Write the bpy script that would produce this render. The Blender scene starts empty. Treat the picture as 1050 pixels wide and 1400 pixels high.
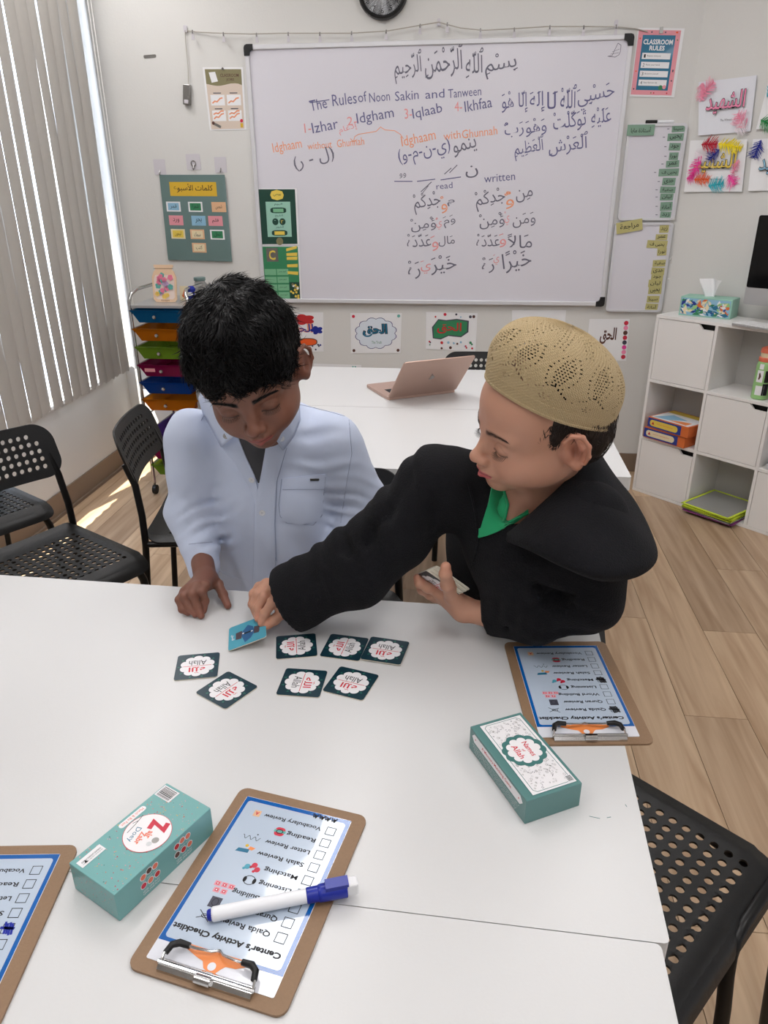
import bpy, bmesh, math, random
import numpy as np
from mathutils import Matrix, Vector, Euler
R = math.radians
random.seed(7)
SC = bpy.context.scene
COL = SC.collection

# ------------------------------------------------------------------ camera, world, sun, exposure
CAM_Z = 1.415
FPX, PITCH, ROLL = 1005.0, 0.4165, -0.0065
cd = bpy.data.cameras.new('camera')
cd.sensor_fit = 'VERTICAL'; cd.sensor_height = 24.0
cd.lens = 24.0 * FPX / 1400.0
cd.clip_start = 0.02; cd.clip_end = 60
cam = bpy.data.objects.new('camera', cd); COL.objects.link(cam)
_f = Vector((0, math.cos(PITCH), -math.sin(PITCH))); _u0 = Vector((0, math.sin(PITCH), math.cos(PITCH))); _r0 = Vector((1, 0, 0))
_rt = _r0 * math.cos(ROLL) + _u0 * math.sin(ROLL); _up = -_r0 * math.sin(ROLL) + _u0 * math.cos(ROLL)
cam.matrix_world = Matrix(((_rt.x, _up.x, -_f.x, 0), (_rt.y, _up.y, -_f.y, 0), (_rt.z, _up.z, -_f.z, CAM_Z), (0, 0, 0, 1)))
SC.camera = cam
w = bpy.data.worlds.new('world'); SC.world = w; w.use_nodes = True
bg = w.node_tree.nodes['Background']; bg.inputs[0].default_value = (0.70, 0.82, 1.0, 1); bg.inputs[1].default_value = 7.0
sun = bpy.data.lights.new('sun', 'SUN'); sun.energy = 16; sun.angle = R(0.55); sun.color = (1, .95, .86)
so = bpy.data.objects.new('sun', sun); COL.objects.link(so)
so.rotation_euler = Vector((0.235, 0.50, -1.0)).to_track_quat('-Z', 'Y').to_euler()
so.location = (-6, 1, 8)
PANEL_POWER = 11.0
vs = SC.view_settings; vs.view_transform = 'Standard'; vs.look = 'None'; vs.gamma = 1; vs.exposure = -0.04
vs.use_curve_mapping = False

def ray(x, y):
    return _rt * ((x - 525) / FPX) - _up * ((y - 700) / FPX) + _f
C0 = Vector((0, 0, CAM_Z))
def at(x, y, z):
    d = ray(x, y); return C0 + d * ((z - CAM_Z) / d.z)
def dep(x, y, d): return C0 + ray(x, y) * d
def onplane(x, y, p0, n):
    d = ray(x, y); return C0 + d * ((p0 - C0).dot(n) / d.dot(n))

# ------------------------------------------------------------------ materials
MATS = {}
def srgb(c):
    return tuple(((v / 255) / 12.92 if v / 255 <= .04045 else ((v / 255 + .055) / 1.055) ** 2.4) for v in c) + (1,)
def mat(name, rgb, rough=.6, metal=0, var=0, scale=40, bump=0, bscale=200, coat=0, trans=0, alpha=1, emit=0, spec=.5, sheen=0, sss=0, ior=1.45):
    if name in MATS: return MATS[name]
    m = bpy.data.materials.new(name); m.use_nodes = True; MATS[name] = m
    nt = m.node_tree; b = nt.nodes['Principled BSDF']; c = srgb(rgb)
    b.inputs['Base Color'].default_value = c; b.inputs['Roughness'].default_value = rough
    b.inputs['Metallic'].default_value = metal; b.inputs['Coat Weight'].default_value = coat
    b.inputs['Transmission Weight'].default_value = trans; b.inputs['Alpha'].default_value = alpha
    b.inputs['Specular IOR Level'].default_value = spec; b.inputs['Sheen Weight'].default_value = sheen
    b.inputs['IOR'].default_value = ior
    if coat: b.inputs['Coat Roughness'].default_value = .05
    if sss: b.inputs['Subsurface Weight'].default_value = sss; b.inputs['Subsurface Radius'].default_value = (.01, .004, .002); b.inputs['Subsurface Scale'].default_value = 1
    if emit: b.inputs['Emission Color'].default_value = c; b.inputs['Emission Strength'].default_value = emit
    tc = nt.nodes.new('ShaderNodeTexCoord')
    if var:
        n = nt.nodes.new('ShaderNodeTexNoise'); n.inputs['Scale'].default_value = scale; n.inputs['Detail'].default_value = 5
        nt.links.new(tc.outputs['Object'], n.inputs['Vector'])
        mx = nt.nodes.new('ShaderNodeMix'); mx.data_type = 'RGBA'
        mx.inputs['A'].default_value = tuple(v * (1 - var) for v in c[:3]) + (1,)
        mx.inputs['B'].default_value = tuple(min(1, v * (1 + var)) for v in c[:3]) + (1,)
        nt.links.new(n.outputs['Fac'], mx.inputs['Factor']); nt.links.new(mx.outputs['Result'], b.inputs['Base Color'])
    if bump:
        n = nt.nodes.new('ShaderNodeTexNoise'); n.inputs['Scale'].default_value = bscale; n.inputs['Detail'].default_value = 3
        nt.links.new(tc.outputs['Object'], n.inputs['Vector'])
        bp = nt.nodes.new('ShaderNodeBump'); bp.inputs['Strength'].default_value = min(1, bump); bp.inputs['Distance'].default_value = .002
        nt.links.new(n.outputs['Fac'], bp.inputs['Height']); nt.links.new(bp.outputs['Normal'], b.inputs['Normal'])
    return m

def M(name): return MATS[name]
mat('wall_paint', (214, 213, 210), .75, var=.015, scale=3, bump=.25, bscale=120)
mat('white_paint', (235, 233, 230), .7)
mat('base_vinyl', (128, 110, 94), .55)
mat('table_white', (212, 212, 212), .32, var=.01, scale=4, bump=.05, bscale=260, spec=.4)
mat('table_edge', (206, 206, 205), .5)
mat('white_laminate', (230, 228, 226), .45)
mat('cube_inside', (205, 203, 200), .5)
mat('black', (14, 14, 15), .45)
mat('chair_plastic', (11, 11, 12), .42, bump=.15, bscale=900)
mat('chair_steel', (9, 9, 10), .35, spec=.4)
mat('chrome', (200, 200, 200), .18, 1)
mat('nickel', (150, 148, 145), .28, 1)
mat('alu', (196, 197, 199), .35, .75)
mat('board_surface', (216, 214, 222), .22, spec=.5)
mat('board_frame', (214, 214, 218), .4, .2)
mat('paper', (232, 232, 234), .7)
mat('sheet_blue', (216, 224, 234), .6)
mat('laminate_sheet', (186, 200, 217), .22, bump=.5, bscale=15, coat=1)
mat('laminate_white', (226, 228, 236), .16, bump=.3, bscale=15, coat=.6)
mat('blue_border', (18, 92, 168), .2, bump=.4, bscale=15, coat=.6)
mat('hardboard', (140, 112, 86), .55, var=.10, scale=260, bump=.2, bscale=500)
mat('ink', (22, 22, 26), .5)
mat('ink_soft', (70, 70, 84), .5)
mat('marker_black', (104, 102, 118), .5)
mat('marker_navy', (98, 96, 138), .5)
mat('marker_red', (230, 150, 150), .5)
mat('marker_orange', (236, 156, 116), .5)
mat('card_dark', (16, 50, 62), .35, var=.08, scale=120)
mat('card_white', (236, 234, 236), .4)
mat('card_red', (206, 34, 52), .4)
mat('card_green', (40, 108, 92), .4)
mat('card_teal', (76, 160, 182), .35)
mat('card_blue', (38, 92, 140), .35)
mat('card_edge', (206, 200, 184), .6)
mat('teal_box', (88, 132, 130), .35, coat=.25)
mat('teal_dark', (70, 120, 117), .35, coat=.25)
mat('aqua_box', (112, 168, 167), .35, coat=.25)
mat('orange_print', (236, 142, 80), .4)
mat('pink_print', (224, 150, 160), .5)
mat('crimson', (200, 40, 66), .4)
mat('red', (190, 40, 44), .5)
mat('marker_blue', (22, 40, 150), .3)
mat('marker_white', (236, 238, 242), .3)
mat('rose_gold', (190, 160, 146), .36, .35)
mat('screen_black', (9, 9, 11), .08)
mat('key_white', (232, 232, 232), .4)
mat('blind_vane', (186, 182, 176), .7, bump=.2, bscale=300, trans=0)
mat('green_paper', (24, 66, 54), .5)
mat('green_mid', (52, 130, 88), .5)
mat('green_light', (120, 180, 140), .5)
mat('green_pale', (150, 196, 178), .5)
mat('yellow', (226, 198, 84), .5)
mat('gold_label', (214, 174, 52), .5)
mat('olive', (128, 122, 88), .5)
mat('beige', (212, 196, 182), .5)
mat('slate_teal', (102, 126, 124), .35, var=.05, scale=12, coat=.3)
mat('strip_green', (126, 158, 138), .6, var=.08, scale=60)
mat('strip_yellow', (186, 178, 118), .6, var=.08, scale=60)
mat('tan', (222, 178, 140), .5)
mat('light_blue', (140, 184, 210), .5)
mat('pink', (240, 140, 176), .6)
mat('hot_pink', (238, 70, 160), .6)
mat('feather_red', (186, 22, 50), .8)
mat('feather_yellow', (238, 216, 30), .8)
mat('feather_blue', (24, 40, 140), .8)
mat('feather_orange', (232, 92, 34), .8)
mat('feather_aqua', (60, 180, 196), .8)
mat('feather_pink', (240, 150, 176), .8)
mat('feather_green', (20, 140, 70), .8)
mat('feather_white', (236, 226, 232), .8)
mat('classroom_teal', (28, 108, 142), .4, coat=.3)
mat('clear_hook', (204, 200, 206), .3)
mat('string_grey', (176, 170, 160), .6)
mat('bottle_green', (150, 196, 128), .35)
mat('coral', (226, 118, 92), .4)
mat('cream', (228, 214, 178), .5)
mat('game_blue', (38, 58, 140), .4, coat=.2)
mat('game_orange', (212, 110, 56), .45)
mat('lime', (206, 226, 60), .45)
mat('sleeve_grey', (150, 150, 148), .2, coat=.5)
mat('purple', (150, 70, 140), .5)
mat('brown', (88, 54, 46), .5)
mat('jar_wood', (222, 190, 158), .55)
mat('flower_teal', (96, 170, 160), .55)
mat('flower_pink', (232, 128, 156), .55)
mat('flower_lilac', (186, 156, 190), .55)
mat('flower_yellow', (236, 200, 100), .55)
mat('jar_back', (226, 206, 196), .55)
mat('clock_face', (230, 232, 236), .4)
mat('outside', (200, 210, 225), .9)
for n_, c_ in [('blue', (24, 104, 158)), ('orange', (204, 122, 24)), ('green', (126, 164, 52)), ('magenta', (146, 30, 84)), ('royal', (24, 74, 160)), ('violet', (90, 60, 150))]:
    mat('drawer_' + n_, c_, .15, trans=.45, ior=1.1)
# glass that lets the daylight straight through
g = bpy.data.materials.new('window_glass'); g.use_nodes = True; MATS['window_glass'] = g
nt = g.node_tree; nt.nodes.clear()
o_ = nt.nodes.new('ShaderNodeOutputMaterial'); mi = nt.nodes.new('ShaderNodeMixShader'); tr = nt.nodes.new('ShaderNodeBsdfTransparent'); gl = nt.nodes.new('ShaderNodeBsdfGlossy')
gl.inputs['Roughness'].default_value = .02; mi.inputs[0].default_value = .06
nt.links.new(tr.outputs[0], mi.inputs[1]); nt.links.new(gl.outputs[0], mi.inputs[2]); nt.links.new(mi.outputs[0], o_.inputs[0])
mat('lamp_panel', (252, 250, 250), .5, emit=PANEL_POWER)

def wood_mat():
    m = bpy.data.materials.new('oak_plank'); m.use_nodes = True; MATS['oak_plank'] = m
    nt = m.node_tree; b = nt.nodes['Principled BSDF']; L = nt.links.new
    tc = nt.nodes.new('ShaderNodeTexCoord'); oi = nt.nodes.new('ShaderNodeObjectInfo')
    mp = nt.nodes.new('ShaderNodeMapping'); mp.inputs['Scale'].default_value = (16, 1.1, 1)
    ad = nt.nodes.new('ShaderNodeVectorMath'); ad.operation = 'ADD'; sc_ = nt.nodes.new('ShaderNodeVectorMath'); sc_.operation = 'SCALE'; sc_.inputs['Scale'].default_value = 37
    L(oi.outputs['Location'], sc_.inputs[0]); L(tc.outputs['Object'], mp.inputs['Vector']); L(mp.outputs[0], ad.inputs[0]); L(sc_.outputs[0], ad.inputs[1])
    n1 = nt.nodes.new('ShaderNodeTexNoise'); n1.inputs['Scale'].default_value = 1.6; n1.inputs['Detail'].default_value = 8; n1.inputs['Distortion'].default_value = .6
    L(ad.outputs[0], n1.inputs['Vector'])
    cr = nt.nodes.new('ShaderNodeValToRGB'); e = cr.color_ramp.elements
    e[0].position = .3; e[0].color = srgb((172, 142, 112)); e[1].position = .72; e[1].color = srgb((216, 190, 160))
    L(n1.outputs['Fac'], cr.inputs[0])
    mx = nt.nodes.new('ShaderNodeMix'); mx.data_type = 'RGBA'; mx.blend_type = 'MULTIPLY'; mx.inputs['Factor'].default_value = 1
    c2 = nt.nodes.new('ShaderNodeValToRGB'); e = c2.color_ramp.elements; e[0].color = (.70, .68, .67, 1); e[1].color = (1, .98, .95, 1)
    L(oi.outputs['Random'], c2.inputs[0]); L(cr.outputs[0], mx.inputs['A']); L(c2.outputs[0], mx.inputs['B']); L(mx.outputs['Result'], b.inputs['Base Color'])
    b.inputs['Roughness'].default_value = .42
    bp = nt.nodes.new('ShaderNodeBump'); bp.inputs['Strength'].default_value = .15; bp.inputs['Distance'].default_value = .002
    L(n1.outputs['Fac'], bp.inputs['Height']); L(bp.outputs[0], b.inputs['Normal'])
wood_mat()

# ------------------------------------------------------------------ arabic joining
AR = {}
for ch, iso, dual in [('ا', 0xFE8D, 0), ('أ', 0xFE83, 0), ('إ', 0xFE87, 0), ('ب', 0xFE8F, 1), ('ة', 0xFE93, 0), ('ت', 0xFE95, 1), ('ث', 0xFE99, 1), ('ج', 0xFE9D, 1), ('ح', 0xFEA1, 1), ('خ', 0xFEA5, 1), ('د', 0xFEA9, 0), ('ذ', 0xFEAB, 0), ('ر', 0xFEAD, 0), ('ز', 0xFEAF, 0), ('س', 0xFEB1, 1), ('ش', 0xFEB5, 1), ('ص', 0xFEB9, 1), ('ض', 0xFEBD, 1), ('ط', 0xFEC1, 1), ('ظ', 0xFEC5, 1), ('ع', 0xFEC9, 1), ('غ', 0xFECD, 1), ('ف', 0xFED1, 1), ('ق', 0xFED5, 1), ('ك', 0xFED9, 1), ('ل', 0xFEDD, 1), ('م', 0xFEE1, 1), ('ن', 0xFEE5, 1), ('ه', 0xFEE9, 1), ('و', 0xFEED, 0), ('ى', 0xFEEF, 0), ('ي', 0xFEF1, 1), ('ؤ', 0xFE85, 0), ('ٱ', 0xFB50, 0)]:
    AR[ch] = (iso, dual)
def shape(s):
    if not any(0x600 <= ord(c) <= 0x6ff for c in s): return s
    s = s.replace('لا', '\x01').replace('لأ', '\x02').replace('(', '\x03').replace(')', '(').replace('\x03', ')')
    L = list(s); bases = [i for i, c in enumerate(L) if not (0x64b <= ord(c) <= 0x652)]
    isar = lambda x: x in AR or x in '\x01\x02'
    res = []
    for k, i in enumerate(bases):
        c = L[i]; p = L[bases[k - 1]] if k else ' '; n = L[bases[k + 1]] if k + 1 < len(bases) else ' '
        jp = p in AR and AR[p][1]
        if c in '\x01\x02': g_ = chr((0xFEFB if c == '\x01' else 0xFEF7) + (1 if jp else 0))
        elif c in AR:
            iso, d = AR[c]; jn = d and isar(n); g_ = chr(iso + ((3 if jn else 1) if jp else (2 if jn else 0)))
            if c == 'ه' and not jp and not jn: g_ = 'ه'
        else: g_ = c
        res.append(''.join(L[i + 1:(bases[k + 1] if k + 1 < len(bases) else len(L))]) + g_)
    return ''.join(reversed(res))
_tx = {}
def text_mesh(s, bold=0, shear=0):
    k = (s, bold, shear)
    if k in _tx: return _tx[k]
    cu = bpy.data.curves.new('t', 'FONT'); cu.body = shape(s); cu.resolution_u = 2; cu.offset = bold; cu.shear = shear
    o = bpy.data.objects.new('t', cu); COL.objects.link(o)
    bpy.context.view_layer.update()
    me = bpy.data.meshes.new_from_object(o.evaluated_get(bpy.context.evaluated_depsgraph_get()))
    v = [(a.co.x, a.co.y) for a in me.vertices]; f = [tuple(p.vertices) for p in me.polygons]
    bpy.data.objects.remove(o); bpy.data.curves.remove(cu); bpy.data.meshes.remove(me)
    if not v: v = [(0, 0)]
    x0 = min(a[0] for a in v); x1 = max(a[0] for a in v); y0 = min(a[1] for a in v); y1 = max(a[1] for a in v)
    _tx[k] = (v, f, x0, y0, max(x1 - x0, 1e-4), max(y1 - y0, 1e-4)); return _tx[k]

# ------------------------------------------------------------------ mesh accumulator
class MB:
    def __init__(s): s.v = []; s.f = []; s.m = []; s.mats = []; s.T = Matrix()
    def mi(s, m):
        m = M(m) if isinstance(m, str) else m
        if m not in s.mats: s.mats.append(m)
        return s.mats.index(m)
    def add(s, vs_, fs, m, T=None):
        b = len(s.v); T = s.T @ T if T else s.T
        s.v += [tuple(T @ Vector(p)) for p in vs_]; i = s.mi(m)
        for f in fs: s.f.append(tuple(b + k for k in f)); s.m.append(i)
        return s
    def ngon(s, pts, z, m): return s.add([(p[0], p[1], z) for p in pts], [tuple(range(len(pts)))], m)
    def rect(s, x0, y0, x1, y1, z, m): return s.ngon([(x0, y0), (x1, y0), (x1, y1), (x0, y1)], z, m)
    def disc(s, cx, cy, r, z, m, n=20, ry=None):
        return s.ngon([(cx + r * math.cos(2 * math.pi * i / n), cy + (ry or r) * math.sin(2 * math.pi * i / n)) for i in range(n)], z, m)
    def rrect(s, x0, y0, x1, y1, r, z, m): return s.ngon(rr(x0, y0, x1, y1, r), z, m)
    def ring(s, pts, w_, z, m):
        return s.line(list(pts) + [pts[0], pts[1]], w_, z, m)
    def line(s, pts, w_, z, m):
        for a, b in zip(pts, pts[1:]):
            d = Vector((b[0] - a[0], b[1] - a[1])); L = d.length
            if L < 1e-9: continue
            d /= L; n = Vector((-d.y, d.x)) * w_ / 2; e = d * w_ * .3
            s.add([(a[0] - n.x - e.x, a[1] - n.y - e.y, z), (b[0] - n.x + e.x, b[1] - n.y + e.y, z), (b[0] + n.x + e.x, b[1] + n.y + e.y, z), (a[0] + n.x - e.x, a[1] + n.y - e.y, z)], [(0, 1, 2, 3)], m)
        return s
    def text(s, t, x0, y0, w_, h, z, m, rot=0, bold=0, shear=0):
        v, f, a, b, W_, H_ = text_mesh(t, bold, shear); c, sn = math.cos(rot), math.sin(rot)
        P = []
        for p in v:
            x = (p[0] - a) / W_ * w_; y = (p[1] - b) / H_ * h
            P.append((x0 + x * c - y * sn, y0 + x * sn + y * c, z))
        return s.add(P, f, m)
    def box(s, c, d, m, T=None):
        x, y, z = [k / 2 for k in d]; cx, cy, cz = c
        vs_ = [(cx + i * x, cy + j * y, cz + k * z) for i in (-1, 1) for j in (-1, 1) for k in (-1, 1)]
        return s.add(vs_, [(0, 1, 3, 2), (4, 6, 7, 5), (0, 4, 5, 1), (2, 3, 7, 6), (0, 2, 6, 4), (1, 5, 7, 3)], m, T)
    def prism(s, pts, z0, z1, m, T=None, mtop=None):
        n = len(pts)
        s.add([(p[0], p[1], z0) for p in pts] + [(p[0], p[1], z1) for p in pts], [tuple(reversed(range(n)))] + [(i, (i + 1) % n, n + (i + 1) % n, n + i) for i in range(n)], m, T)
        return s.add([(p[0], p[1], z1) for p in pts], [tuple(range(n))], mtop or m, T)
    def tube(s, path, r, m, n=10, caps=True):
        P = [Vector(p) for p in path]; rs = r if isinstance(r, (list, tuple)) else [r] * len(P)
        vs_ = []; fs = []; nrm = None
        for i, p in enumerate(P):
            t = ((P[min(i + 1, len(P) - 1)] - p).normalized() + (p - P[max(i - 1, 0)]).normalized())
            t = t.normalized() if t.length > 1e-6 else Vector((0, 0, 1))
            if nrm is None: nrm = t.orthogonal().normalized()
            nrm = (nrm - t * nrm.dot(t)); nrm = nrm.normalized() if nrm.length > 1e-6 else t.orthogonal().normalized()
            b = t.cross(nrm)
            for k in range(n):
                a = 2 * math.pi * k / n; vs_.append(p + (nrm * math.cos(a) + b * math.sin(a)) * rs[i])
        for i in range(len(P) - 1):
            for k in range(n): fs.append((i * n + k, i * n + (k + 1) % n, (i + 1) * n + (k + 1) % n, (i + 1) * n + k))
        if caps: fs += [tuple(reversed(range(n))), tuple((len(P) - 1) * n + k for k in range(n))]
        return s.add(vs_, fs, m)
    def lathe(s, prof, m, n=24, T=None, c=(0, 0)):
        vs_ = []; fs = []
        for r, z in prof:
            for k in range(n): a = 2 * math.pi * k / n; vs_.append((c[0] + r * math.cos(a), c[1] + r * math.sin(a), z))
        for i in range(len(prof) - 1):
            for k in range(n): fs.append((i * n + k, i * n + (k + 1) % n, (i + 1) * n + (k + 1) % n, (i + 1) * n + k))
        fs += [tuple(reversed(range(n))), tuple((len(prof) - 1) * n + k for k in range(n))]
        return s.add(vs_, fs, m, T)
    def grid(s, fn, nu, nv, m):
        vs_ = [fn(i / nu, j / nv) for j in range(nv + 1) for i in range(nu + 1)]
        return s.add(vs_, [(j * (nu + 1) + i, j * (nu + 1) + i + 1, (j + 1) * (nu + 1) + i + 1, (j + 1) * (nu + 1) + i) for j in range(nv) for i in range(nu)], m)
    def mesh(s, name, smooth=False):
        me = bpy.data.meshes.new(name); me.from_pydata(s.v, [], s.f)
        for m in s.mats: me.materials.append(m)
        me.polygons.foreach_set('material_index', s.m)
        if smooth: me.polygons.foreach_set('use_smooth', [True] * len(me.polygons))
        me.update(); return me
    def build(s, name, parent=None, smooth=False, bevel=0, **kw):
        o = bpy.data.objects.new(name, s.mesh(name, smooth)); COL.objects.link(o)
        if parent: o.parent = parent
        if smooth:
            e = o.modifiers.new('e', 'EDGE_SPLIT'); e.split_angle = R(38)
        if bevel:
            b = o.modifiers.new('b', 'BEVEL'); b.width = bevel; b.segments = 2; b.limit_method = 'ANGLE'; b.angle_limit = R(50)
        for k, v in kw.items(): o[k] = v
        return o
def rr(x0, y0, x1, y1, r, n=5):
    out = []
    for cx, cy, a0 in ((x1 - r, y0 + r, -90), (x1 - r, y1 - r, 0), (x0 + r, y1 - r, 90), (x0 + r, y0 + r, 180)):
        for i in range(n + 1): a = R(a0 + 90 * i / n); out.append((cx + r * math.cos(a), cy + r * math.sin(a)))
    return out
def tag(o, label=None, cat=None, group=None, kind=None):
    if label: o['label'] = label
    if cat: o['category'] = cat
    if group: o['group'] = group
    if kind: o['kind'] = kind
    return o
def thing(name, label, cat, loc=(0, 0, 0), rz=0, group=None, Mx=None):
    o = bpy.data.objects.new(name, None); COL.objects.link(o); o.empty_display_size = .05
    if Mx is not None: o.matrix_world = Mx
    else: o.location = loc; o.rotation_euler = (0, 0, rz)
    return tag(o, label, cat, group)
KIDS = {}
def copy_tree(o, label=None, parent=None):
    c = o.copy(); COL.objects.link(c)
    if parent: c.parent = parent
    if label: c['label'] = label
    for ch in list(o.children): copy_tree(ch, None, c)
    return c
def struct(o): o['kind'] = 'structure'; return o

# wall frames: x right, y up, z out of the wall into the room
WA = R(-6.8)
WU = Vector((math.cos(WA), math.sin(WA), 0)); WN = Vector((-math.sin(WA), math.cos(WA), 0))
def frame(o, x, y, z=None):
    z = x.cross(y) if z is None else z
    return Matrix(((x.x, y.x, z.x, o.x), (x.y, y.y, z.y, o.y), (x.z, y.z, z.z, o.z), (0, 0, 0, 1)))
UP = Vector((0, 0, 1))
WO = WN * 3.86
WF = frame(WO, WU, UP)
CORN = WO + WU * .928                      # corner of the back wall and the angled right wall
RA = R(-52.3); RU = Vector((math.cos(RA), math.sin(RA), 0)); RN = Vector((-math.sin(RA), math.cos(RA), 0))
RF = frame(Vector((CORN.x, CORN.y, 0)), RU, UP)
def W(x, y): p = onplane(x, y, WO, WN) - WO; return p.dot(WU), p.z
def WR(x, y): p = onplane(x, y, CORN, RN) - CORN; return p.dot(RU), p.z + 0
# ------------------------------------------------------------------ room shell
RZ = Matrix.Rotation(WA, 4, 'Z')
def wallbox(name, x0, y0, x1, y1, z0, z1, m='wall_paint', parent=None):
    """box in the room frame: x along the back wall, y towards it (0 at the camera)"""
    b = MB(); b.box(((x0 + x1) / 2, (y0 + y1) / 2, (z0 + z1) / 2), (x1 - x0, y1 - y0, z1 - z0), m); b.T = Matrix()
    o = b.build(name, parent)
    if not parent: o.matrix_world = RZ; struct(o)
    return o
LX = -1.90            # left wall, room frame
YB = 3.86; CEIL = 2.75
RXF = 3.2
fl = MB(); fl.box((0.6, .5, -.03), (5.6, 7.4, .03), 'base_vinyl'); flo = fl.build('floor'); flo.matrix_world = RZ; struct(flo)
# planks laid one by one
PWID = .178
pl_mesh = []
for L_ in (1.22, .8, .45):
    b = MB(); b.box((0, 0, -.0075), (PWID - .0016, L_ - .0016, .015), 'oak_plank'); me = b.mesh('plank'); pl_mesh.append((L_, me))
sx = Vector((.871, 1.712, 0)).dot(WU)
u = sx - PWID * math.ceil((sx - LX) / PWID) + PWID / 2
row = 0
while u < 2.75:
    y = -.9 + ((row * .47) % 1.0) - 1.0
    while y < YB + .1:
        L_ = 1.22
        if y + L_ > -.4:
            o = bpy.data.objects.new('plank', pl_mesh[0][1]); COL.objects.link(o); o.parent = flo
            yy = y + L_ / 2; xx = u
            o.location = (xx, yy, 0); o.rotation_euler = (0, 0, math.pi if (row * 7 + int(y * 3)) % 2 else 0)
        y += L_
    u += PWID; row += 1
wallbox('wall_back', LX - .2, YB, .99, YB + .1, -.02, CEIL)
# left wall with the window opening (built round the opening)
WS, WT, WY0, WY1 = .50, 2.45, .2, 3.70
lw = MB()
for (y0, y1, z0, z1) in ((-3.2, YB + .1, -.02, WS), (-3.2, YB + .1, WT, CEIL), (-3.2, WY0, WS, WT), (WY1, YB + .1, WS, WT)):
    lw.box((LX - .07, (y0 + y1) / 2, (z0 + z1) / 2), (.14, y1 - y0, z1 - z0), 'wall_paint')
lwo = lw.build('wall_left'); lwo.matrix_world = RZ; struct(lwo)
# angled right wall, then far right wall, rear wall
b = MB(); b.box((2.2, CEIL / 2, -.05), (4.42, CEIL + .04, .1), 'wall_paint'); o = b.build('wall_right'); o.matrix_world = RF; struct(o)
wallbox('wall_rear', LX - .14, -3.3, 4.6, -3.2, -.02, CEIL)
wallbox('wall_far_right', 3.62, -3.2, 3.72, 1.2, -.02, CEIL)
wallbox('ceiling', LX - .14, -3.3, 4.6, YB + .1, CEIL, CEIL + .05, 'white_paint')
# vinyl baseboards
wallbox('baseboard_back', LX, YB - .008, .925, YB, 0, .10, 'base_vinyl')
b = MB(); b.box((LX + .004, 0.3, .055), (.008, 7.1, .11), 'base_vinyl'); b.box((LX + .010, 0.3, .007), (.02, 7.1, .014), 'base_vinyl')
o = b.build('baseboard_left'); o.matrix_world = RZ; struct(o)
b = MB(); b.box((2.2, .05, .004), (4.4, .10, .008), 'base_vinyl'); o = b.build('baseboard_right'); o.matrix_world = RF; struct(o)
# window: frame, mullions, glass
wf = thing('window_1', None, None); wf.matrix_world = RZ; wf['kind'] = 'structure'
b = MB()
for z in (WS + .02, WT - .02): b.box((LX - .08, (WY0 + WY1) / 2, z), (.05, WY1 - WY0, .04), 'alu')
for k in range(4):
    y = WY0 + .02 + (WY1 - WY0 - .04) * k / 3; b.box((LX - .08, y, (WS + WT) / 2), (.05, .04, WT - WS), 'alu')
b.build('window_frame', wf)
for k in range(3):
    b = MB(); y0 = WY0 + (WY1 - WY0) * k / 3
    b.box((LX - .08, y0 + (WY1 - WY0) / 6, (WS + WT) / 2), (.006, (WY1 - WY0) / 3 - .03, WT - WS - .06), 'window_glass'); b.build('window_pane', wf)
b = MB(); b.box((LX - .05, (WY0 + WY1) / 2, WS + .008), (.16, WY1 - WY0, .016), 'white_paint'); b.build('window_sill', wf)
# bright ground outside
b = MB(); b.box((LX - 4.2, 1, -.3), (8, 14, .05), 'outside'); o = b.build('ground_outside'); o.matrix_world = RZ; struct(o)

# vertical blinds: every vane hangs by itself from the head rail
bl = thing('vertical_blinds', 'closed grey vertical window blinds with bright gaps between the slats', 'blinds'); bl.matrix_world = RZ
BX = LX + .088; BT = 2.60
b = MB(); b.box((BX, (WY0 + WY1) / 2 + .05, BT + .03), (.05, WY1 - WY0 + .3, .05), 'white_laminate'); b.build('head_rail', bl)
VW = .089; VP = .0868
rv = random.Random(3)
def vane(wd, bend, seed):
    q = random.Random(seed); b = MB()
    ph = q.uniform(0, 6); hgt = BT - .53
    n = 6
    def fn(a, t, off=0):
        x = (a - .5) * wd; c = bend * (1 - (2 * a - 1) ** 2)
        z = -t * hgt - (.006 * math.sin(a * 9 + ph) + .004 * q.random() if t > .999 else 0)
        return (c + off + .004 * math.sin(t * 5 + ph), x, z)
    b.grid(lambda a, t: fn(a, t), n, 10, 'blind_vane'); b.grid(lambda a, t: fn(1 - a, t, .0012), n, 10, 'blind_vane')
    return b.mesh('vane', True)
vm = [vane(VW, .008, k) for k in range(5)]
y = WY1 + .07; k = 0
while y > WY0 - .1:
    o = bpy.data.objects.new('vane', vm[k % 5]); COL.objects.link(o); o.parent = bl
    o.location = (BX + rv.uniform(-.004, .004), y, BT); o.rotation_euler = (rv.uniform(-.004, .004), 0, R(rv.choice([1.5, 2.5, 3.5, 6, .5]) + rv.uniform(-1.5, 1.5)) if k else R(60))
    y -= VP; k += 1
b = MB(); b.tube([(BX + .05, WY1 + .04, BT), (BX + .05, WY1 + .045, .8)], .0022, 'white_paint', 6); b.tube([(BX + .06, WY1 + .05, BT), (BX + .06, WY1 + .05, .8)], .0022, 'white_paint', 6); b.build('chain', bl)

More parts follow.
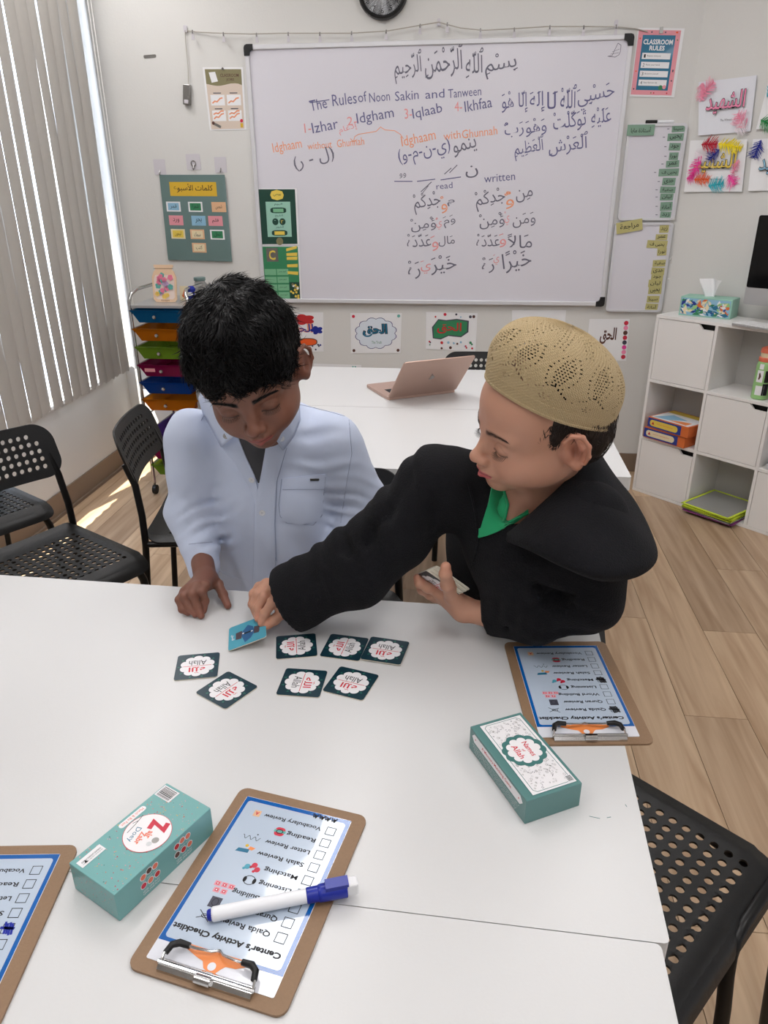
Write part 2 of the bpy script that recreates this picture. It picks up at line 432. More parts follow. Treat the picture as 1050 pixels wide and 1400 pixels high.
# ceiling light panels (the room's lamps, plus one added to brighten the back wall)
def panel(x, y, w_, l_, nm):
    t = thing('ceiling_light', 'flat white ceiling light panel ' + nm, 'ceiling light', (x, y, CEIL - .03), WA, 'ceiling light panels')
    b = MB(); b.rect(-w_ / 2, -l_ / 2, w_ / 2, l_ / 2, 0, 'lamp_panel'); b.v = [(p[0], p[1], p[2]) for p in b.v]; b.f = [tuple(reversed(f)) for f in b.f]
    b.build('diffuser', t)
    b = MB()
    for sx_ in (-1, 1):
        b.box((sx_ * (w_ / 2 + .015), 0, .005), (.03, l_ + .06, .03), 'white_paint'); b.box((0, sx_ * (l_ / 2 + .015), .005), (w_, .03, .03), 'white_paint')
    b.build('light_frame', t)
for (x, y, nm) in ((-.33, 2.2, 'above the far tables on the window side'), (.72, 2.35, 'above the far tables on the cabinet side'), (-1.15, .6, 'by the window beside the photographer'), (.35, .2, 'right above the front table'), (1.7, .5, 'over the bare floor on the cabinet side'), (-.2, -1.6, 'behind the camera by the window'), (1.9, -1.7, 'behind the camera in the far corner'), (-1.3, 3.2, 'added by the drawer cart to brighten the back wall')): panel(x, y, .32, 1.18, nm)

# ------------------------------------------------------------------ wall things
def wall_thing(name, label, cat, px, py, group=None, right=False, off=.0005):
    u_, z_ = (WR if right else W)(px, py)
    T = (RF if right else WF) @ Matrix.Translation((u_, z_, off))
    return thing(name, label, cat, group=group, Mx=T), u_, z_
# --- the big whiteboard
u0, z1 = W(336, 63.5); u1, z0 = W(826.5, 417.5)
u1b, _ = W(863, 47); BWd = (u1 + u1b) / 2 - u0; z1 = (W(336, 63.5)[1] + W(863, 47)[1]) / 2; BHt = z1 - z0
wb = thing('whiteboard', 'large white wall board covered in handwritten lesson notes', 'whiteboard', Mx=WF @ Matrix.Translation((u0, z0, .0)))
b = MB(); b.box((BWd / 2, BHt / 2, .012), (BWd - .03, BHt - .03, .014), 'board_surface'); b.build('board_surface', wb)
FW = .020
for nm, c, d in (('frame_rail', (BWd / 2, BHt - FW / 2, .014), (BWd - .05, FW, .028)), ('frame_rail', (BWd / 2, FW / 2, .014), (BWd - .05, FW, .028)),
                 ('frame_rail', (FW / 2, BHt / 2, .014), (FW, BHt - .05, .028)), ('frame_rail', (BWd - FW / 2, BHt / 2, .014), (FW, BHt - .05, .028))):
    b = MB(); b.box(c, d, 'board_frame'); b.build(nm, wb, bevel=.003)
for cx, cy, sx_, sy_ in ((0, 0, 1, 1), (BWd, 0, -1, 1), (0, BHt, 1, -1), (BWd, BHt, -1, -1)):
    b = MB(); P = [(0, .014), (.004, .004), (.014, 0), (.042, 0), (.042, .022), (.03, .026), (.026, .03), (.022, .046), (0, .046)]
    P = [(cx + sx_ * (p[0] - .002), cy + sy_ * (p[1] - .002)) for p in P]
    if sx_ * sy_ < 0: P.reverse()
    b.prism(P, 0, .032, 'black'); b.build('corner_cap', wb, bevel=.002)
SZ = .0196
def bp_(x, y):
    u_, z_ = W(x, y); return u_ - u0, z_ - z0
WR_ = {k: MB() for k in ('marker_black', 'marker_navy', 'marker_red', 'marker_orange')}
def wr(t, x0, y0, x1, y1, h, m, shear=0, bold=0):
    """handwriting: base line from pixel (x0,y0) to (x1,y1), h pixels tall (incl. tails)"""
    a = bp_(x0, y0); c = bp_(x1, y1); k = 3.72 / FPX * (.80 if ord(t[0]) < 128 and t[0] != '(' else .94)
    WR_[m].text(t, a[0], a[1], math.hypot(c[0] - a[0], c[1] - a[1]), h * k, SZ, m, math.atan2(c[1] - a[1], c[0] - a[0]), bold, shear)
def ln(pts, m, w_=.004): WR_[m].line([bp_(*p) for p in pts], w_, SZ, m)
wr('بِسْمِ', 664, 110, 708, 102, 27, 'marker_black'); wr('ٱللَّهِ', 637, 108, 661, 106, 33, 'marker_black')
wr('ٱلرَّحْمَنِ', 582, 110, 634, 104, 38, 'marker_black'); wr('ٱلرَّحِيمِ', 541, 116, 579, 111, 36, 'marker_black')
for t, x0, y0, x1, y1, h in (('The', 426, 153, 449, 148, 15), ('Rules', 456, 146, 489, 142, 16), ('of', 491, 141, 503, 139, 14), ('Noon', 506, 141, 534, 138, 13), ('Sakin', 541, 139, 573, 136, 13), ('and', 582, 136, 608, 134, 12), ('Tanween', 613, 135, 658, 131, 12)):
    wr(t, x0, y0, x1, y1, h, 'marker_navy')
ln([(425, 141), (451, 137)], 'marker_navy')
for t, x0, y0, x1, y1, h, c in (('1-', 418, 182, 427, 181, 13, 'marker_red'), ('Izhar', 429, 183, 464, 176, 15, 'marker_navy'), ('2-', 476, 172, 489, 171, 12, 'marker_red'), ('Idgham', 490, 174, 540, 165, 19, 'marker_navy'),
                            ('3-', 554, 163, 564, 162, 14, 'marker_red'), ('Iqlaab', 566, 167, 606, 158, 18, 'marker_navy'), ('4-', 622, 153, 632, 152, 13, 'marker_red'), ('Ikhfaa', 636, 154, 673, 147, 15, 'marker_navy')):
    wr(t, x0, y0, x1, y1, h, c)
for t, x0, y0, x1, y1, h in (('Idghaam', 376, 213, 415, 206, 18), ('without', 422, 205, 455, 202, 10), ('Ghunnah', 462, 202, 499, 198, 11), ('Idghaam', 551, 205, 597, 195, 19), ('with', 607, 192, 630, 189, 11), ('Ghunnah', 632, 190, 680, 184, 12)):
    wr(t, x0, y0, x1, y1, h, 'marker_orange')
wr('إدغام', 466, 186, 490, 178, 10, 'marker_red', bold=.0)
ln([(484, 194), (486, 187), (491, 184), (515, 180), (521, 174), (527, 178), (540, 179), (548, 184), (552, 190)], 'marker_orange', .003)
ln([(484, 194), (480, 190)], 'marker_orange', .003); ln([(484, 194), (489, 191)], 'marker_orange', .003)
wr('(ل - ر)', 406, 236, 460, 220, 20, 'marker_black', bold=0); wr('(ي-ن-م-و)', 548, 231, 618, 214, 24, 'marker_navy'); wr('ينمو', 622, 216, 653, 207, 18, 'marker_black')
wr('ن', 637, 244, 654, 242, 15, 'marker_black')
ln([(540, 248), (564, 248)], 'marker_navy'); ln([(571, 248), (595, 245)], 'marker_navy'); ln([(603, 246), (630, 242)], 'marker_navy')
ln([(608, 238), (617, 230)], 'marker_black'); ln([(615, 236), (625, 226)], 'marker_black'); wr('وو', 547, 244, 556, 243, 6, 'marker_black'); ln([(576, 262), (590, 249)], 'marker_black'); ln([(578, 264), (586, 254)], 'marker_black', .003)
wr('read', 597, 259, 619, 257, 9, 'marker_navy'); wr('written', 662, 250, 704, 246, 11, 'marker_navy')
for t, x0, y0, x1, y1, h, c in (('مِن', 706, 278, 729, 273, 16, 'marker_black'), ('وُّ', 691, 286, 703, 284, 22, 'marker_orange'), ('جْدِكُمْ', 652, 290, 692, 282, 26, 'marker_black'),
                                ('مِ', 612, 282, 622, 281, 8, 'marker_black'), ('وُ', 604, 292, 613, 290, 22, 'marker_orange'), ('جْدِكُمْ', 568, 294, 604, 288, 27, 'marker_black'),
                                ('وَمَن', 701, 312, 732, 308, 18, 'marker_black'), ('يُ', 690, 308, 697, 307, 18, 'marker_red'), ('ؤْمِنْ', 656, 314, 690, 310, 20, 'marker_black'),
                                ('وَمَ', 608, 312, 624, 308, 15, 'marker_black'), ('يُّ', 597, 314, 605, 313, 16, 'marker_red'), ('ؤْمِنْ', 563, 318, 597, 314, 18, 'marker_black'),
                                ('مَالاً', 694, 340, 727, 338, 20, 'marker_black'), ('وَ', 683, 338, 692, 337, 18, 'marker_red'), ('عَدَّدَهُ', 651, 337, 683, 336, 17, 'marker_black'),
                                ('مَال', 600, 337, 622, 336, 14, 'marker_black'), ('وَ', 592, 343, 601, 341, 20, 'marker_red'), ('عَدَّدَهُ', 557, 338, 590, 336, 18, 'marker_black'),
                                ('خَيْرًا', 688, 374, 727, 368, 30, 'marker_black'), ('يَ', 675, 362, 683, 361, 14, 'marker_red'), ('رَهُ', 659, 374, 676, 372, 22, 'marker_black'),
                                ('خَيْرَ', 590, 376, 625, 372, 26, 'marker_black'), ('يَـ', 576, 374, 590, 373, 18, 'marker_red'), ('رَهُ', 559, 382, 576, 380, 26, 'marker_black')):
    wr(t.replace('ـ', ''), x0, y0, x1, y1, h, c)
wr('حَسْبِيَ', 790, 153, 840, 142, 27, 'marker_navy'); wr('ٱللَّهُ', 765, 150, 787, 148, 27, 'marker_navy'); wr('لَا', 747, 150, 761, 149, 20, 'marker_navy'); wr('إِلَهَ', 724, 155, 744, 153, 24, 'marker_navy'); wr('إِلَّا هُوَ', 686, 157, 721, 154, 26, 'marker_navy')
wr('عَلَيْهِ', 808, 176, 835, 171, 23, 'marker_navy'); wr('تَوَكَّلْتُ', 756, 184, 801, 177, 25, 'marker_navy'); wr('وَهُوَ', 719, 188, 747, 184, 21, 'marker_navy'); wr('رَبُّ', 690, 190, 716, 186, 19, 'marker_navy')
wr('ٱلْعَرْشِ', 750, 215, 803, 208, 25, 'marker_navy'); wr('ٱلْعَظِيمِ', 704, 221, 744, 214, 27, 'marker_navy')
ln([(830, 78), (836, 77), (839, 70), (844, 60), (848, 63), (847, 72), (845, 76), (840, 79), (830, 78)], 'marker_black', .0022); ln([(836, 72), (846, 68)], 'marker_black', .0015); ln([(834, 75), (845, 73)], 'marker_black', .0015)
for k, nm in (('marker_black', 'black_writing'), ('marker_navy', 'navy_writing'), ('marker_red', 'red_writing'), ('marker_orange', 'orange_writing')): WR_[k].build(nm, wb)['kind'] = 'stuff'

def sheet(name, label, cat, c, dz=.0008, group=None, right=False, m='paper', curl=.0, base=None, th=.001):
    """paper given by its four pixel corners TL TR BR BL on a wall; returns thing + mapper from unit square"""
    Wf = WR if right else W
    P = [Vector(Wf(*p)) for p in c]
    o = P[3]; ex = (P[2] - P[3]); ey = (P[0] - P[3])
    T = (RF if right else WF) @ Matrix.Translation((o.x, o.y, dz))
    t = thing(name, label, cat, group=group, Mx=T)
    wd = ((P[1] - P[0]).length + (P[2] - P[3]).length) / 2; ht = ((P[0] - P[3]).length + (P[1] - P[2]).length) / 2
    def mp(a, b_):
        q = P[3] * (1 - a) * (1 - b_) + P[2] * a * (1 - b_) + P[1] * a * b_ + P[0] * (1 - a) * b_ - o
        return (q.x, q.y)
    b = MB(); n = 8
    f = lambda a, d, off=0: (*mp(a, d), off + curl * (abs(2 * a - 1) ** 3 + .6 * (1 - d) ** 3) * .5)
    b.grid(lambda a, d: f(a, d, th), n, n, m); b.grid(lambda a, d: f(1 - a, d, 0), n, n, m)
    b.build('sheet', t)
    t['w'] = wd; t['h'] = ht
    return t, mp, wd, ht
class PR:
    """flat print on a sheet: unit-square coordinates (0..1, 0..1 upwards)"""
    def __init__(s, mp, wd, ht, z=.0014): s.b = MB(); s.mp = mp; s.wd = wd; s.ht = ht; s.z = z; s.k = 0
    def zz(s): s.k += 1; return s.z + s.k * .00004
    def rect(s, x0, y0, x1, y1, m): s.b.ngon([s.mp(x0, y0), s.mp(x1, y0), s.mp(x1, y1), s.mp(x0, y1)], s.zz(), m)
    def poly(s, pts, m): s.b.ngon([s.mp(*p) for p in pts], s.zz(), m)
    def disc(s, cx, cy, r, m, ry=None, n=16): s.b.ngon([s.mp(cx + r * math.cos(6.2832 * i / n), cy + (ry or r * s.wd / s.ht) * math.sin(6.2832 * i / n)) for i in range(n)], s.zz(), m)
    def line(s, pts, w_, m): s.b.line([s.mp(*p) for p in pts], w_, s.zz(), m)
    def text(s, t, x0, y0, w_, h, m, rot=0, bold=0):
        a = s.mp(x0, y0); c = s.mp(x0 + w_, y0); L = math.hypot(c[0] - a[0], c[1] - a[1]); r_ = math.atan2(c[1] - a[1], c[0] - a[0])
        s.b.text(t, a[0], a[1], L, h * s.ht, s.zz(), m, r_ + rot, bold)
    def done(s, t, name='print'): return s.b.build(name, t)

# --- green posters on the whiteboard (held on a white backing sheet)
t, mp, wd, ht = sheet('poster', 'dark green lesson poster on the whiteboard, upper one with pale green panel', 'poster', ((352.5, 257.5), (407, 257.5), (410.5, 334.5), (358, 335)), dz=.0205)
p = PR(mp, wd, ht); p.rect(.02, .02, .955, .985, 'green_paper'); p.rect(.2, .15, .82, .77, 'green_pale')
p.poly([(.5 + .17 * math.cos(a * .7854) * (1 + .12 * (a % 2)), .885 + .09 * math.sin(a * .7854)) for a in range(8)], 'yellow'); p.text('يومي', .4, .86, .2, .05, 'green_paper')
for y, k in ((.62, 0), (.42, 1), (.22, 0)):
    p.text(('اليوم', 'التاريخ', 'الشهر')[int((.62 - y) / .2 + .1)], .42, y + .08, .2, .05, 'green_paper')
    if k: p.disc(.42, y, .08, 'green_paper'); p.disc(.6, y, .08, 'green_paper'); p.text('٢', .56, y - .03, .06, .06, 'yellow'); p.text('٦', .39, y - .03, .06, .06, 'green_pale')
    else: p.b.ngon([mp(.31 + .4 * a_, y - .05 + .1 * b_) for a_, b_ in rr(0, 0, 1, 1, .3, 3)], p.zz(), 'green_paper'); p.rect(.38, y - .035, .64, y + .03, 'yellow' if y < .3 else 'green_light')
p.disc(.5, .07, .09, 'olive'); p.done(t)
t, mp, wd, ht = sheet('poster', 'mid green weather poster on the whiteboard, lower one with yellow name tags', 'poster', ((357.5, 335.5), (410.5, 335.5), (414, 411), (364, 411.5)), dz=.0205)
p = PR(mp, wd, ht); p.rect(.03, .03, .96, .985, 'green_mid'); p.rect(.69, .03, .96, .35, 'green_paper')
p.rect(.14, .72, .44, .96, 'nickel'); p.text('C', .2, .75, .17, .17, 'yellow', bold=.02)
for i in range(4): p.rect(.06, .06 + .14 * i, .36, .17 + .14 * i, 'green_light'); p.rect(.38, .06 + .14 * i, .68, .17 + .14 * i, 'green_light'); p.text('اليوم جميل', .42, .1 + .14 * i, .2, .04, 'green_paper')
for i, y in enumerate((.9, .82, .75, .62, .5)): p.poly([(.66, y), (.93, y + (.05 if i in (0,) else -.02 if i == 4 else 0)), (.94, y + .06 + (.04 if i == 0 else -.02 if i == 4 else 0)), (.66, y + .05)], 'yellow')
rq = random.Random(5)
for i in range(16): p.disc(rq.uniform(.72, .92), rq.uniform(.06, .32), .03, rq.choice(['yellow', 'paper', 'olive']))
p.done(t)

# --- left poster (classroom jobs)
t, mp, wd, ht = sheet('poster', 'beige and olive classroom jobs poster left of the whiteboard', 'poster', ((277, 92), (332.5, 92), (337, 177.5), (287, 178.5)), curl=0)
p = PR(mp, wd, ht); p.rect(.05, .02, .95, .97, 'beige')
p.poly([(.05, .97), (.95, .97), (.95, .72)] + [(.95 - .9 * i / 10, .73 + .02 * math.sin(i * .7)) for i in range(1, 11)], 'olive')
p.poly([(.14, .92), (.3, .93), (.35, .78), (.19, .76)], 'paper'); p.text('CLASSROOM', .42, .85, .46, .05, 'brown', bold=.01); p.text('JOBS', .56, .78, .2, .05, 'brown', bold=.01)
for x, y in ((.12, .4), (.54, .4), (.12, .15), (.54, .15)):
    p.rect(x, y, x + .36, y + .17, 'paper'); p.rect(x + .08, y + .19, x + .28, y + .205, 'ink_soft')
    for k in range(1 if y > .3 else 2): p.line([(x + .04, y + .04 + .07 * k), (x + .1, y + .07 + .06 * k), (x + .16, y + .06 + .06 * k), (x + .24, y + .11 + .05 * k), (x + .3, y + .12 + .04 * k)], .006, 'marker_orange')
p.poly([(.1, .1), (.3, .03), (.33, .07), (.13, .14)], 'nickel'); p.disc(.12, .12, .04, 'brown'); p.rect(.85, .04, .92, .11, 'gold_label'); p.disc(.885, .15, .04, 'crimson')
p.done(t)
b = MB(); q = mp(.5, .975); b.disc(q[0], q[1], .006, .006, 'nickel', 10); b.tube([(q[0], q[1], .003), (q[0], q[1], .012)], .003, 'nickel', 8); b.build('push_pin', t)

# --- slate poster with word cards hanging from three adhesive hooks
t, mp, wd, ht = sheet('word_poster', 'slate green word of the week poster with small word cards', 'poster', ((219, 239), (308, 239), (318, 357.5), (231, 355)), dz=.009, m='slate_teal', th=.002, curl=0)
p = PR(mp, wd, ht, .0024)
p.rect(.14, .76, .86, .92, 'gold_label'); p.text('كلمات الأسبوع', .2, .79, .6, .11, 'ink', bold=.01)
p.done(t)
cards = [(.06, .58, 'paper', 'light_blue'), (.4, .58, 'paper', 'green_mid'), (.76, .58, 'tan', 'tan'), (.08, .42, 'pink_print', 'pink_print'), (.43, .42, 'light_blue', 'light_blue'), (.69, .42, 'pink_print', 'pink_print'),
         (.09, .26, 'cream', 'yellow'), (.39, .26, 'tan', 'cream'), (.7, .26, 'paper', 'green_mid'), (.4, .1, 'tan', 'cream')]
words_ = ['قمر', 'شجرة', 'شمس', 'ورد', 'بحر', 'قلم', 'ليمون', 'سمك', 'نخل', 'كتب']
for (x, y, m1, m2), wd_ in zip(cards, words_):
    b = MB(); P = [mp(x, y), mp(x + .22, y), mp(x + .22, y + .115), mp(x, y + .115)]
    b.ngon(P, .0026, m1); P = [mp(x + .025, y + .015), mp(x + .195, y + .015), mp(x + .195, y + .1), mp(x + .025, y + .1)]; b.ngon(P, .0029, m2)
    q = mp(x + .06, y + .03); b.text(wd_, q[0], q[1], .1 * wd, .055 * ht, .0032, 'ink'); b.build('word_card', t)
def adhesive_hook(px, py, lab, w_=.03, ring=False):
    t, u_, z_ = wall_thing('adhesive_hook', lab, 'hook', px, py, 'adhesive hooks above the slate poster')
    b = MB(); b.prism(rr(-w_, -.02, w_, .05, .004), 0, .0012, 'clear_hook'); b.build('adhesive_pad', t)
    b = MB()
    if ring: b.tube([(.012 * math.cos(a), .008 + .012 * math.sin(a), .004) for a in [i * .5236 for i in range(13)]], .0022, 'nickel', 6)
    b.tube([(0, 0, .001), (0, -.006, .006), (0, -.014, .009), (0, -.018, .014), (0, -.012, .016)], .0028, 'nickel', 6); b.build('hook', t)
adhesive_hook(219, 233, 'clear adhesive hook at the upper left corner of the slate poster'); adhesive_hook(302, 230, 'clear adhesive hook at the upper right corner of the slate poster'); adhesive_hook(265, 226, 'clear adhesive hook with a wire ring above the middle of the slate poster', .036, True)
t, u_, z_ = wall_thing('adhesive_strip', 'small grey adhesive strip stuck on the bare wall above the poster', 'strip', 205, 77)
b = MB(); b.prism(rr(-.03, -.006, .03, .006, .004), 0, .002, 'nickel', T=Matrix.Rotation(.05, 4, 'Z')); b.build('strip', t)

# --- classroom rules poster
t, mp, wd, ht = sheet('rules_poster', 'pink bordered blue classroom rules poster right of the whiteboard', 'poster', ((872.5, 38), (936, 39), (921.5, 133.5), (860.5, 132)), curl=0, dz=.002)
p = PR(mp, wd, ht); p.rect(.02, .03, .93, .97, 'pink_print'); p.rect(.12, .1, .83, .9, 'classroom_teal')
p.text('CLASSROOM', .15, .765, .64, .075, 'paper', bold=.03); p.text('RULES', .3, .68, .33, .07, 'paper', bold=.03)
for i, (n_, tx) in enumerate((('1', 'Respect everyone'), ('2', 'Raise your hand'), ('3', 'Be kind to yourself'), ('4', 'Keep classroom tidy'))):
    y = .555 - .13 * i; p.rect(.16, y, .78, y + .09, 'paper'); p.text(n_, .2, y + .02, .04, .05, 'ink'); p.text(tx, .27, y + .03, .3, .03, 'ink_soft')
for i in range(14): p.disc(*rq.choice([(.07, rq.uniform(.1, .9)), (.88, rq.uniform(.1, .9)), (rq.uniform(.1, .9), .94), (rq.uniform(.1, .9), .06)]), .016, rq.choice(['crimson', 'olive', 'feather_orange', 'ink_soft']))
p.disc(.66, .14, .05, 'green_mid'); p.disc(.74, .15, .04, 'pink_print'); p.done(t)
b = MB(); q = mp(.5, .96); b.prism([(q[0] - .008, q[1] - .01), (q[0] + .008, q[1] - .01), (q[0] + .006, q[1] + .014), (q[0] - .006, q[1] + .014)], .001, .008, 'nickel'); b.build('clip', t)

# --- string of clips along the top of the board
t = thing('clip_string', 'thin grey clip string draped above the whiteboard with its battery box', 'string light')
pts = [(254, 42), (268, 44), (305, 47), (345, 48), (385, 47), (430, 47), (480, 47), (530, 44), (565, 38), (600, 32), (630, 40), (660, 43), (700, 41), (745, 38), (800, 38), (842, 37), (870, 40), (885, 44)]
WP = [tuple(WF @ Vector((*W(*q_), .028 if 1 < i < 15 else .008))) for i, q_ in enumerate(pts)]
b = MB(); b.tube(WP, .0022, 'string_grey', 6)
b.tube([tuple(WF @ Vector((*W(*q_), .01))) for q_ in ((254, 42), (255, 60), (258, 90), (259, 118))], .0018, 'string_grey', 6); b.build('cord', t, smooth=True)
for i, (x, y) in enumerate(((266, 44), (308, 47), (353, 48), (396, 47), (439, 47), (482, 46), (529, 44), (575, 36), (612, 34), (657, 42), (703, 41), (751, 38), (797, 38), (841, 37))):
    u_, z_ = W(x, y); b = MB(); T = WF @ Matrix.Translation((u_, z_, .026))
    b.T = T; b.prism([(-.003, 0), (.003, 0), (.0075, -.034), (-.0075, -.034)], 0, .004, 'clear_hook'); b.tube([(0, .004, .002), (0, -.01, .006)], .003, 'nickel', 6); b.build('peg', t)
for x, y in ((254, 40), (600, 31), (842, 33)):
    u_, z_ = W(x, y); b = MB(); b.T = WF @ Matrix.Translation((u_, z_, 0)); b.prism(rr(-.008, -.014, .008, .014, .004), 0, .01, 'clear_hook'); b.build('wall_hook', t)
u_, z_ = W(257, 130); b = MB(); b.T = WF @ Matrix.Translation((u_, z_, 0)) @ Matrix.Rotation(-.12, 4, 'Z'); b.box((0, 0, .012), (.034, .085, .02), 'nickel'); b.box((0, -.03, .023), (.02, .016, .004), 'clear_hook'); b.build('battery_box', t, bevel=.002)

# --- wall clock
cu_, cz_ = W(524, -12); t = thing('wall_clock', 'round black rimmed wall clock above the whiteboard', 'clock', Mx=WF @ Matrix.Translation((cu_, cz_, 0)))
RC = .108
b = MB(); b.lathe([(RC - .02, 0), (RC, 0), (RC + .004, .012), (RC, .034), (RC - .008, .038), (RC - .015, .03), (RC - .016, .012)], 'black', 40); b.build('rim', t, smooth=True)
b = MB(); b.lathe([(0.001, .004), (RC - .012, .004), (RC - .012, .012), (.001, .012)], 'clock_face', 40)
for i in range(1, 13):
    a = R(90 - 30 * i); s_ = .02; b.text(str(i), (RC - .034) * math.cos(a) - s_ * (.5 if i < 10 else .8), (RC - .034) * math.sin(a) - s_ / 2, s_ * (.7 if i < 10 else 1.3), s_, .0128, 'ink')
for i in range(60): a = R(6 * i); b.line([((RC - .018) * math.cos(a), (RC - .018) * math.sin(a)), ((RC - .023) * math.cos(a), (RC - .023) * math.sin(a))], .0014, .0128, 'ink')
b.build('face', t)
b = MB(); b.box((0.02, .02, .016), (.006, .07, .002), 'ink', Matrix.Rotation(-.8, 4, 'Z')); b.build('hour_hand', t)
b = MB(); b.box((0, .035, .019), (.004, .08, .002), 'ink', Matrix.Rotation(.5, 4, 'Z')); b.build('minute_hand', t)

# --- two small boards with name strips
def small_board(lab, c):
    P = [Vector(W(*q_)) for q_ in c]; x0 = (P[0].x + P[3].x) / 2; x1 = (P[1].x + P[2].x) / 2; y1 = (P[0].y + P[1].y) / 2; y0 = (P[2].y + P[3].y) / 2
    wd, ht = x1 - x0, y1 - y0
    t = thing('small_whiteboard', lab, 'whiteboard', Mx=WF @ Matrix.Translation((x0, y0, 0)))
    b = MB(); b.box((wd / 2, ht / 2, .008), (wd - .01, ht - .01, .01), 'board_surface'); b.build('board_surface', t)
    P_ = rr(0, 0, wd, ht, .018); Q_ = rr(.011, .011, wd - .011, ht - .011, .01); n = len(P_)
    b = MB(); b.add([(*q_, 0) for q_ in P_] + [(*q_, .018) for q_ in P_] + [(*q_, .018) for q_ in Q_] + [(*q_, .01) for q_ in Q_], [(k * n + i, k * n + (i + 1) % n, (k + 1) * n + (i + 1) % n, (k + 1) * n + i) for k in range(3) for i in range(n)], 'board_frame'); b.build('frame', t)
    return t, x0, y0, wd, ht
sb1 = small_board('small whiteboard with green name strips, upper of the two boards beside the large one', ((862, 167.5), (939.5, 170.5), (921, 301), (840, 301)))
sb2 = small_board('small whiteboard with yellow name strips, lower of the two boards beside the large one', ((838, 304), (920, 304), (903, 424), (829, 427.5)))
def strip(px0, py0, px1, py1, tx, lab, m, grp, rot=0):
    a = Vector(W(px0, py1)); c = Vector(W(px1, py0)); w_ = c.x - a.x; h = c.y - a.y
    t = thing('name_strip', lab, 'paper strip', group=grp, Mx=WF @ Matrix.Translation((a.x + w_ / 2, a.y + h / 2, .0195 if grp is None else .0135)) @ Matrix.Rotation(rot, 4, 'Z'))
    b = MB(); b.prism([(-w_ / 2, -h / 2), (w_ / 2, -h / 2), (w_ / 2, h / 2), (-w_ / 2, h / 2)], 0, .0012, m); b.build('strip', t)
    b = MB(); b.text(tx, -w_ * .36, -h * .3, w_ * .72, h * .6, .0018, 'ink', bold=.008); b.build('lettering', t)
strip(855.5, 170.5, 894.5, 186, 'أستاذة مايا', 'wide green title strip at the upper corner of the upper small whiteboard', 'strip_green', None)
ordn = ['first', 'second', 'third', 'fourth', 'fifth', 'sixth', 'seventh', 'eighth', 'ninth', 'tenth', 'eleventh']
g1 = [(917, 172, 936, 181, 'سينا'), (911, 182.5, 934, 193, 'يحيى'), (913, 195.5, 930, 206, 'جود'), (913, 208.5, 927, 219, 'نورا'), (909, 219.5, 928, 229, 'عمر'), (899, 230.5, 929, 241, 'يحيى ف'),
      (904, 243, 923, 253.5, 'هدى'), (901, 255, 923, 264, 'صفية'), (901, 264.5, 920, 274, 'ليان'), (901, 276, 919, 288, 'أمانة'), (901, 289, 917, 298, 'زيد')]
for i, (a, b_, c, d, tx) in enumerate(g1): strip(a, b_, c, d, tx, 'green name strip on the upper small whiteboard, %s from the top of the column' % ordn[i], 'strip_green', 'green name strips', rq.uniform(-.05, .05))
strip(841, 301.5, 878, 317, 'مراجعة', 'tilted yellow title strip at the upper corner of the lower small whiteboard', 'strip_yellow', None, .18)
g2 = [(900, 307.5, 914, 318, 'زيد'), (895, 320, 912, 328, 'عمر'), (883, 328.5, 912, 339, 'يحيى ف'), (897, 339, 911, 349, 'نورا'), (891, 355, 912, 364, 'صفية'), (889, 365.5, 909, 375, 'هدى'), (889, 375, 906, 382, 'جود'), (885, 382, 905, 392, 'ليان'), (885, 392, 904, 401.5, 'يحيى'), (883, 404, 901, 413, 'سينا'), (881, 414.5, 899, 423, 'أمانة')]
for i, (a, b_, c, d, tx) in enumerate(g2): strip(a, b_, c, d, tx, 'yellow name strip on the lower small whiteboard, %s from the top of the column' % ordn[i], 'strip_yellow', 'yellow name strips', rq.uniform(-.06, .06))
b = MB()
for i, (a, b_, c, d, tx) in enumerate(g1): q = W(a - 3, (b_ + d) / 2); b.line([(q[0] - sb1[1] - .008, q[1] - sb1[2]), (q[0] - sb1[1], q[1] - sb1[2])], .003, .0136, 'marker_black')
b.build('dash_marks', sb1[0])['kind'] = 'stuff'
u_, z_ = W(902, 163); t = thing('dry_erase_marker', 'black capped marker lying on the top edge of the upper small whiteboard', 'marker', Mx=WF @ Matrix.Translation((u_, sb1[2] + sb1[4] + .007, .009)))
b = MB(); b.tube([(-.01, 0, 0), (.06, -.0, 0)], .0062, 'marker_white', 10); b.build('barrel', t, smooth=True)
b = MB(); b.tube([(-.062, 0, 0), (-.06, 0, 0), (-.012, 0, 0)], [.005, .0072, .0072], 'black', 10); b.build('cap', t, smooth=True)
t = thing('white_cord', 'thin white cord looped on a hook beside the lower small whiteboard', 'cord')
b = MB(); b.tube([tuple(WF @ Vector((*W(*q_), .012))) for q_ in ((915, 355), (918, 350), (917, 358), (923, 365), (926, 373), (923, 380), (918, 383), (912, 381))], .003, 'white_paint', 8); b.build('loop', t, smooth=True)

